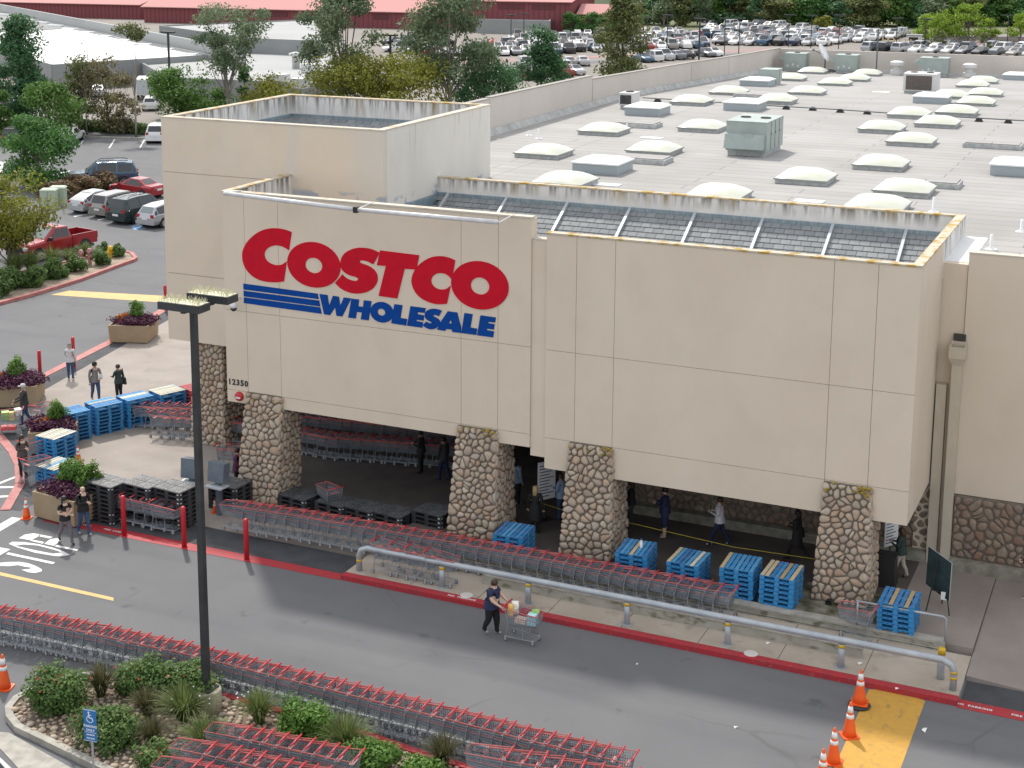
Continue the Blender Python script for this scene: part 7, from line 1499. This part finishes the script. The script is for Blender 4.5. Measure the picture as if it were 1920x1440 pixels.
def car_line(a, c, pitch, head, row, group, skip=.04, z=0):
    a, c = Vector(a), Vector(c); n = int((c - a).length / pitch); d = (c - a).normalized()
    for i in range(n):
        if frnd.random() < skip: continue
        p = a + d * (i * pitch) + Vector((frnd.uniform(-.2, .2), frnd.uniform(-.3, .3)))
        col = frnd.choices(list(CW), list(CW.values()))[0]; kind = frnd.choices(['sedan', 'hatch', 'suv', 'van'], [.45, .2, .25, .1])[0]; FCN[0] += 1
        if FCN[0] > 300:
            FX.setdefault(col, MB()).merge(FM_[kind], Matrix.Translation((p.x, p.y, z)) @ Matrix.Rotation(head + (PI if frnd.random() < .5 else 0), 4, 'Z')); continue
        far_car(kind, col, (p.x, p.y, z), head + (PI if frnd.random() < .5 else 0) + frnd.uniform(-.03, .03), '%s %s, %s from the left in %s' % (CN[col], {'sedan': 'sedan', 'hatch': 'hatchback', 'suv': 'SUV', 'van': 'wagon'}[kind], ordinal(i + 1), row), group)

# ================================================================ background
M_gw = mat('grey_block_wall', (.30, .31, .305), .9, col2=(.26, .27, .27), ns=.2, nd=5)
M_wr = mat('white_cool_roof', (.82, .82, .81), .7, col2=(.76, .76, .75), ns=.08); M_grf = mat('grey_flat_roof', (.27, .275, .27), .85, col2=(.23, .235, .23), ns=.08, nd=5); M_lgr = mat('light_flat_roof', (.38, .385, .38), .85, col2=(.33, .335, .33), ns=.1)
def building(lab, poly, h, wall, roof, par=.25, name='warehouse_building'):
    t = thing(name, lab, 'building', (0, 0, 0)); n = len(poly)
    for i in range(n):
        a, c = Vector(poly[i]), Vector(poly[(i + 1) % n]); b = MB(); d = (c - a).normalized(); q = Vector((-d.y, d.x)) * .15
        b.hexa([(*(a - q), 0), (*(c - q), 0), (*(c + q), 0), (*(a + q), 0), (*(a - q), h + par), (*(c - q), h + par), (*(c + q), h + par), (*(a + q), h + par)]); b.build('wall', wall, t)
    b = MB(); b.quad(*[(x, y, h) for x, y in poly]); b.build('roof', roof, t)
    return t
wb = building('low grey building with a bright white roof behind the left trees', [(-131.3, 154.2), (-123.0, 175.2), (-178.5, 214.8), (-187, 193)], 3.3, M_gw, M_wr, .12)
b2 = building('long grey warehouse with rows of skylights behind the white roof', [(-122.4, 176.5), (-118.0, 173.5), (-240, 262), (-265, 240), (-190, 196), (-179, 215.6)], 3.2, M_gw, M_grf, .1)
b = MB(); b.bar((-113.5, 171.3, 2.4), (-240, 262.5, 2.4), .4, 4.8); b.build('long_parapet', mat('parapet_grey', (.45, .46, .45), .9), b2)
for r_ in range(1):
    for i in range(13):
        u = i / 13; x = -126 - r_ * 5 + (-238 + 126) * u; y = 176 - r_ * 1.5 + (258 - 176) * u
        b = MB(); b.box(-1.5, -.55, 0, 1.5, .55, .3); b.build('skylight', M_lid, b2, False, (x, y, 3.2), R(10))
b3 = building('light-roofed building with plain grey wall right of the eucalyptus', [(-154.99, 209.11), (-124.46, 189.60), (-112.52, 189.19), (-141.53, 236.26)], 4.6, M_gw, M_lgr, .2)
b4 = building('low pale-roofed building with roof vents behind the tower', [(-110.81, 150.86), (-137.18, 177.14), (-141.38, 197.23), (-116.37, 198.64), (-87.95, 152.39)], 2.6, M_gw, M_lgr, .3)
for (q, h) in (((-105.39, 171.03), 1.6), ((-104.36, 173.34), 1.4)):
    b = MB(); b.lathe([(.5, 0), (.5, h), (.9, h + .05), (.9, h + .35), (.2, h + .5)], 12, (q[0], q[1], 2.6)); b.build('roof_vent', M_wcase, b4, True)
for q in ((-96.31, 152.69), (-100.44, 166.41), (-91.50, 149.32)): b = MB(); b.box(q[0] - .9, q[1] - .8, 2.6, q[0] + .9, q[1] + .8, 3.7); b.build('roof_unit', M_wcase, b4)
# red metal sheds
M_rw = mat('red_metal_wall', (.235, .08, .086), .9, spec=.1); M_rrf = mat('pink_metal_roof', (.56, .30, .28), .95, spec=.1); M_rdk = mat('dark_louvre', (.13, .035, .04), .8); M_rrib = mat('red_rib', (.19, .06, .065), .9, spec=.1)
def shed(lab, A, B, depth, h, rise, wins, over=.6, door=None):
    A, B = Vector(A), Vector(B); d = (B - A).normalized(); L_ = (B - A).length; t = thing('red_shed', lab, 'building', (A.x, A.y, 0), math.atan2(d.y, d.x), 'red metal sheds')
    for nm, bx in (('wall', (0, 0, 0, L_, .2, h)), ('wall', (0, depth, 0, L_, depth + .2, h))): b = MB(); b.box(*bx); b.build(nm, M_rw, t)
    for x in (0, L_ - .2): b = MB(); b.add([(x, .2, 0), (x, depth, 0), (x, depth, h), (x, depth / 2, h + rise), (x, .2, h), (x + .2, .2, 0), (x + .2, depth, 0), (x + .2, depth, h), (x + .2, depth / 2, h + rise), (x + .2, .2, h)], [[4, 3, 2, 1, 0], [5, 6, 7, 8, 9], [0, 1, 6, 5], [1, 2, 7, 6], [2, 3, 8, 7], [3, 4, 9, 8], [4, 0, 5, 9]]); b.build('gable', M_rw, t)
    for s in (0, 1):
        y0, y1 = (-over, depth / 2) if s == 0 else (depth + .2 + over, depth / 2); z0 = h - over * rise / depth * 2; b = MB(); b.hexa([(-.5, y0, z0), (L_ + .5, y0, z0), (L_ + .5, y1, h + rise), (-.5, y1, h + rise), (-.5, y0, z0 + .15), (L_ + .5, y0, z0 + .15), (L_ + .5, y1, h + rise + .15), (-.5, y1, h + rise + .15)]); b.build('roof', M_rrf, t)
    b = MB(); x = .6
    while x < L_ - .3: b.box(x, -.05, 0, x + .12, 0, h - .3); x += 1.1
    stuff(b.build('wall_ribs', M_rrib, t))
    for (x0, x1, z0, z1) in wins: b = MB(); b.box(x0, -.1, z0, x1, -.055, z1); b.build('louvre_window', M_rdk, t)
    return t
shed('long red metal shed with pink roof across the top of the view', (-214, 283), (-121, 288.6), 16, 3.6, 2.6, [(24, 27.5, 2.0, 3.0), (30, 36.5, 2.0, 3.1), (40, 45, 2.0, 3.1), (57, 60.5, 1.9, 3.0), (67, 71, 1.9, 3.0)])
shed('taller red shed end with dark windows right of the long shed', (-136, 286.5), (-113.5, 288.6), 18, 6.2, 1.5, [(7.5, 13, 4.6, 5.6), (14.5, 19.5, 4.6, 5.6)])
shed('small pink-roofed annex of the red sheds', (-112.5, 291), (-104.5, 292), 8, 3.9, 1.6, [])
shed('far left red shed strip at the top edge', (-262, 290), (-222, 292), 14, 3.4, 1.5, [])
bw = building('low grey wall building in front of the red sheds', [(-130.78, 281.67), (-115.23, 281.90), (-123.83, 304.37), (-141.86, 304.14)], 2.6, M_gw, M_lgr, .2)
# box truck and vans in the yard on the left
p = (-115.46, 152.65)
t = thing('box_truck', 'white box truck with red lettering behind the brown trees', 'truck', (p[0], p[1], 0), R(122))
b = MB(); b.box(-3.2, -1.05, .7, 1.6, 1.05, 2.6); b.build('cargo_box', PAINT['white'], t); b = MB(); b.hexa([(1.65, -.95, .4), (3.2, -.95, .4), (3.2, .95, .4), (1.65, .95, .4), (1.65, -.9, 2.1), (2.5, -.85, 2.1), (2.5, .85, 2.1), (1.65, .9, 2.1)]); b.build('cab', PAINT['white'], t)
b = MB(); b.box(-3.23, -.9, .8, -3.2, -.02, 2.45); b.box(-3.23, .02, .8, -3.2, .9, 2.45); b.build('rear_doors', M_dev2, t)
flat_text('box_lettering', 'Ryder', mat('truck_red', (.6, .03, .03), .6), Matrix.Translation((-1.2, -1.06, 2.1)) @ Matrix.Rotation(PI / 2, 4, 'X'), .9, .005, .02, t)
for x in (-2.2, 2.3):
    for s in (-1, 1): put('wheel', TYB, t, (x, s * .85, .4))
for p, kd, cl, hd_, lab in (((-107.57, 143.03), 'van', 'white', 2.1, 'white van in front of the box truck'), ((-121.10, 136.58), 'van', 'white', 2.2, 'white van behind the pine tree'), ((-125.13, 147.36), 'suv', 'white', 2.2, 'white SUV seen between the pine and the thin tree'), ((-122.42, 152.09), 'sedan', 'silver', 2.2, 'silver car seen through the brown trees'), ((-123.69, 150.09), 'van', 'white', 2.2, 'second white van seen behind the thin olive tree'), ((-126.62, 140.10), 'suv', 'silver', 2.2, 'silver SUV at the left edge behind the trees')):
    far_car(kd, cl, (p[0], p[1], 0), hd_, lab, None)
# far lot rows
G1 = 'cars in the far lot'
rows = [([(-86.92, 185.55), (-78.67, 207.84)], 'the nearest row beyond the left parapet', .15), ([(-90.13, 211.16), (-81.18, 224.86)], 'the second row beyond the left parapet', .1), ([(-78.05, 229.64), (-69.70, 250.15)], 'the row just above the roof parapet', .1),
 ([(-106.24, 227.80), (-76.53, 264.15)], 'the row behind the red kerb line', .03), ([(-111.38, 236.67), (-78.70, 273.30)], 'the second row behind the red kerb', .03), ([(-113.86, 246.35), (-81.52, 281.23)], 'the third row behind the red kerb', .05), ([(-113.00, 258.45), (-84.48, 291.36)], 'the fourth row behind the red kerb', .05), ([(-116.65, 269.32), (-91.04, 298.80)], 'the fifth row behind the red kerb', .08),
 ([(-77.07, 271.09), (-56.98, 277.76)], 'the front row of the middle far lot', .03), ([(-80.21, 280.27), (-53.63, 289.83)], 'the second row of the middle far lot', .03), ([(-84.04, 289.87), (-49.53, 299.71)], 'the third row of the middle far lot', .03), ([(-86.25, 299.28), (-49.22, 309.90)], 'the fourth row of the middle far lot', .05), ([(-90.57, 310.28), (-66.70, 314.09)], 'the fifth row of the middle far lot', .05), ([(-94.18, 320.57), (-74.98, 321.63)], 'the rearmost row of the middle far lot', .1),
 ([(-49.61, 266.14), (-19.53, 266.76)], 'the row behind the rear roof parapet', .05), ([(-39.01, 280.65), (-20.56, 279.99)], 'the second row behind the rear parapet', .1), ([(-130.91, 245.41), (-116.10, 246.69)], 'the row seen through the big eucalyptus', .1), ([(-122.84, 231.21), (-106.11, 225.47)], 'the lower row seen through the big eucalyptus', .1)]
for (pr, nm, sk) in rows:
    d = math.atan2(pr[1][1] - pr[0][1], pr[1][0] - pr[0][0]); car_line(pr[0], pr[1], 2.55, d + R(68), nm, G1, sk)
for ri, pr in enumerate(([(-102.97, 235.54), (-77.38, 268.75)], [(-106.77, 244.20), (-79.87, 277.31)], [(-110.84, 253.52), (-82.51, 286.43)], [(-78.84, 275.50), (-56.21, 283.27)], [(-81.64, 285.21), (-51.61, 294.71)], [(-84.89, 294.62), (-49.38, 304.72)], [(-88.37, 304.68), (-57.80, 311.95)], [(-86.97, 206.74), (-80.74, 216.65)], [(-44.91, 272.36), (-20.08, 273.82)])):
    d = math.atan2(pr[1][1] - pr[0][1], pr[1][0] - pr[0][0]); car_line(pr[0], pr[1], 2.6, d + R(68), ['the filler row behind the red kerb', 'the filler row two behind the red kerb', 'the filler row three behind the red kerb', 'the middle lot first filler row', 'the middle lot second filler row', 'the middle lot third filler row', 'the middle lot fourth filler row', 'the short filler row left of the parapet', 'the filler row behind the rear parapet'][ri], G1, .06)
xb = MB(); cols = sorted(FX)
for i_, c_ in enumerate(cols):
    q = FX[c_]; q.m = [{0: i_, 1: len(cols), 2: len(cols) + 1}[k_] for k_ in q.m]; xb.merge(q)
if cols: tag(stuff(xb.build('packed_cars', [PAINT[c_] for c_ in cols] + [M_glass, M_tyr])), 'remaining tightly packed cars between the rows of the far lot', 'cars')
sheet('far_road', [(-99.11, 206.87), (-63.16, 263.65), (-62.01, 258.92), (-96.80, 202.05)], .012, M_asph)
sheet('far_red_kerb', [(-104.08, 217.23), (-67.09, 264.49), (-66.63, 262.67), (-103.22, 215.43)], .02, M_redfade)
sheet('dry_verge', [(-240, 300), (-100, 296), (-20, 330), (120, 330), (160, 520), (-300, 520)], .015, M_dry)
# wire fence and yellow posts on the right
t = thing('yellow_bollard_row', 'row of pale yellow posts at the far lot entrance', 'posts')
for i in range(9): a_, c_ = (-51.52, 286.26), (-42.80, 281.65); u = i / 8; b = MB(); b.tube((a_[0] + (c_[0] - a_[0]) * u, a_[1] + (c_[1] - a_[1]) * u, 0), (a_[0] + (c_[0] - a_[0]) * u, a_[1] + (c_[1] - a_[1]) * u, 1.1), .13, 6); b.build('post', M_yelfade, t)
t = thing('far_booth', 'small white booth beside the yellow posts', 'booth', (-45.90, 285.96, 0.00)); b = MB(); b.box(-1.2, -1, 0, 1.2, 1, 1.7); b.build('body', M_wcase, t); b = MB(); b.box(-1.4, -1.2, 1.7, 1.4, 1.2, 1.85); b.build('roof', M_gw, t); b = MB(); b.box(-.8, -1.02, .8, .8, -1.0, 1.4); b.build('window', M_glass, t)
t = thing('wire_fence', 'dark wire fence along the far right lot', 'fence'); fa, fc = Vector((-43.63, 293.06)), Vector((-22.15, 300.27))
b = MB(); b.bar((*fa, .7), (*fc, .7), .02, 1.0)
fm = mat('fence_mesh', (.14, .12, .11), .9, alpha=.55); b.build('mesh_panel', fm, t)
for i in range(13): q = fa.lerp(fc, i / 12); b = MB(); b.tube((*q, 0), (*q, 1.35), .06, 5); b.build('post', M_acd, t)
# distant light poles
for i, (px, h, lab) in enumerate((((-107.27, 146.21), 8.6, 'black light pole rising before the grey wall'), ((-78.70, 147.15), 9.0, 'black light pole with yellow spiked head above the tower'), ((-67.30, 224.09), 7.2, 'tall black light pole above the left roof parapet'), ((-78.84, 233.79), 6.6, 'thin pole right of the ragged green tree'), ((-80.02, 247.76), 6.3, 'thin pole in the middle of the red kerb lot'), ((-70.04, 247.51), 6.0, 'thin pole right of the tall black pole'), ((-67.90, 248.53), 6.0, 'second thin pole right of the tall black pole'), ((-65.13, 271.00), 5.6, 'thin pole at the roof corner lot'), ((-60.97, 270.17), 5.6, 'thin pole left of the round bush'), ((-56.05, 269.76), 5.8, 'thin pole right of the round bush'), ((-46.57, 271.57), 5.4, 'thin pole left of the lime trees'), ((-41.78, 271.18), 5.4, 'thin pole in front of the lime trees'), ((-38.88, 298.41), 5.2, 'thin pole between the lime trees'), ((-30.79, 293.17), 5.2, 'thin pole near the right edge'), ((-114.50, 289.44), 5.6, 'thin pole by the round dark trees'), ((-110.52, 258.12), 5.4, 'thin pole before the red shed corner'), ((-110.49, 252.24), 5.4, 'thin pole left of the red shed corner'))):
    hd_ = [(0, 0, 1.7, .5)] if i < 3 else [(0, 0, 1.9, .3)]
    light_pole((px[0], px[1], 0), h, lab, hd_, False, i == 1, .22 if i < 3 else .13, 'light poles of the far lots')
# hill and far woods
b = MB(); nx, ny = 40, 14; vs = []; rnd = random.Random(3)
for j in range(ny + 1):
    for i in range(nx + 1): x = -420 + i * 20; y = 395 + j * 26; z = max(0, (y - 395)) * .10 + 6 * math.sin(x * .017) * j / ny + rnd.uniform(-.6, .6); vs.append((x, y, z - .3))
b.add(vs, [[j * (nx + 1) + i, j * (nx + 1) + i + 1, (j + 1) * (nx + 1) + i + 1, (j + 1) * (nx + 1) + i] for j in range(ny) for i in range(nx)])
struct(b.build('hill', mat('hill_grass', (.075, .11, .03), .95, col2=(.035, .055, .02), ns=.03, nd=6), None, True))
rnd = random.Random(17); fk = ['dark', 'green', 'pine', 'olive', 'dark', 'euca']
FT = []
for i in range(6): FT.append(remember(tree((0, 0, 0), 1, 1.0, .02, 2200, .05, '-', fk[i], 200 + i, ['round', 'column', 'cone', 'round', 'round', 'umbrella'][i], .02, 22, csize=.22, name='far_tree')))
fu = [False] * 6; cnt = 0
def far_tree(k, p, h, lab, wd=1.):
    if not fu[k]: fu[k] = True; o = FT[k]; o.location = p
    else: o = copy_tree(FT[k], p, rnd.uniform(0, 6))
    o.scale = (h * wd, h * wd, h); o['label'] = lab; o['group'] = 'far wood beyond the lots'; return o
for row, (ya, yb_, n) in enumerate(((46, 52, 26), (32, 38, 26), (12, 16, 26))):
    a_ = [(-107.85, 320.36), (-118.47, 347.86), (-138.36, 399.35)][row]; c_ = [(-29.55, 353.48), (-29.97, 385.08), (-33.58, 446.01)][row]
    for i in range(n):
        u = (i + rnd.uniform(-.3, .3)) / (n - 1); k = rnd.randrange(6); far_tree(k, (a_[0] + (c_[0] - a_[0]) * u, a_[1] + (c_[1] - a_[1]) * u + rnd.uniform(-4, 4), .3 if row < 2 else 1.0), rnd.uniform(4.5, 7.5) * (1 + .35 * row), '%s tree from the left in the %s row of the far wood' % (ordinal(i + 1), ['front', 'middle', 'rear'][row]), rnd.uniform(1.0, 1.7))
for i in range(6):
    if not fu[i]: far_tree(i, (-60 + i * 6, 420, 3), 8, 'tree standing high on the far hillside, number %s from the left' % ordinal(i + 1))
tree((-42.73, 296.58, 0.00), 5.4, 6.2, .12, 2600, .22, 'left of the bright lime-green trees at the far lot', 'lime', 301, trunk=.14, clumps=26)
tree((-38.26, 298.71, 0.00), 6.6, 7.4, .12, 3200, .22, 'tallest bright lime-green tree at the far lot', 'lime', 302, trunk=.15, clumps=28)
tree((-46.34, 301.23, 0.00), 5.0, 5.0, .12, 2000, .22, 'yellowish lime tree at the left of the lime group', 'lime', 303, trunk=.12, clumps=20)
tree((-34.95, 303.44, 0.00), 4.6, 4.6, .12, 1800, .22, 'small lime tree at the right of the lime group', 'lime', 304, trunk=.12, clumps=20)
tree((-29.59, 302.85, 0.00), 5.0, 5.0, .14, 2000, .22, 'lime-green tree cut by the right picture edge', 'lime', 305, trunk=.12, clumps=20)
tree((-70.65, 323.70, 0.00), 2.6, 4.6, .05, 1800, .2, 'round yellow-green bush in front of the far wood', 'yellow', 306, trunk=.08, clumps=18)
for i, (px, h, wd, lab) in enumerate((((-112.43, 286.79), 4.2, 5.0, 'dark round tree at the right end of the red sheds'), ((-109.26, 288.30), 4.6, 5.4, 'second dark round tree beside the red sheds'), ((-104.79, 286.88), 4.4, 5.2, 'third dark round tree beside the red sheds'), ((-98.46, 283.00), 4.0, 5.0, 'dark round tree behind the ragged green tree'))):
    tree((px[0], px[1], 0), h, wd, .03, 2200, .2, lab, 'dark', 310 + i, trunk=.12, clumps=22)
tree((-107.90, 300.09, 0.00), 8.0, 6.5, .1, 2600, .22, 'tall light green tree behind the dark round trees', 'lime', 320, trunk=.16, clumps=28)
for i, (px, lab) in enumerate((((-86.31, 339.40), 'bare pale tree in front of the dark wood'), ((-82.08, 339.19), 'second bare pale tree in front of the dark wood'), ((-103.52, 318.20), 'bare forked pale tree right of the light green tree'), ((-67.57, 339.58), 'bare pale tree right of the round bush'))):
    tree((px[0], px[1], 0), 6.5, 5, .3, 120, .15, lab, 'brown', 330 + i, 'umbrella', .2, 20, bark=M_barkp)
for i, (px, lab) in enumerate((((-39.75, 273.48), 'small dark tree between the cars behind the rear parapet'), ((-31.98, 270.67), 'dark bushy tree between the cars at the right'))):
    tree((px[0], px[1], 0), 3.2, 3.2, .1, 900, .18, lab, 'olive', 340 + i, trunk=.1, clumps=14)
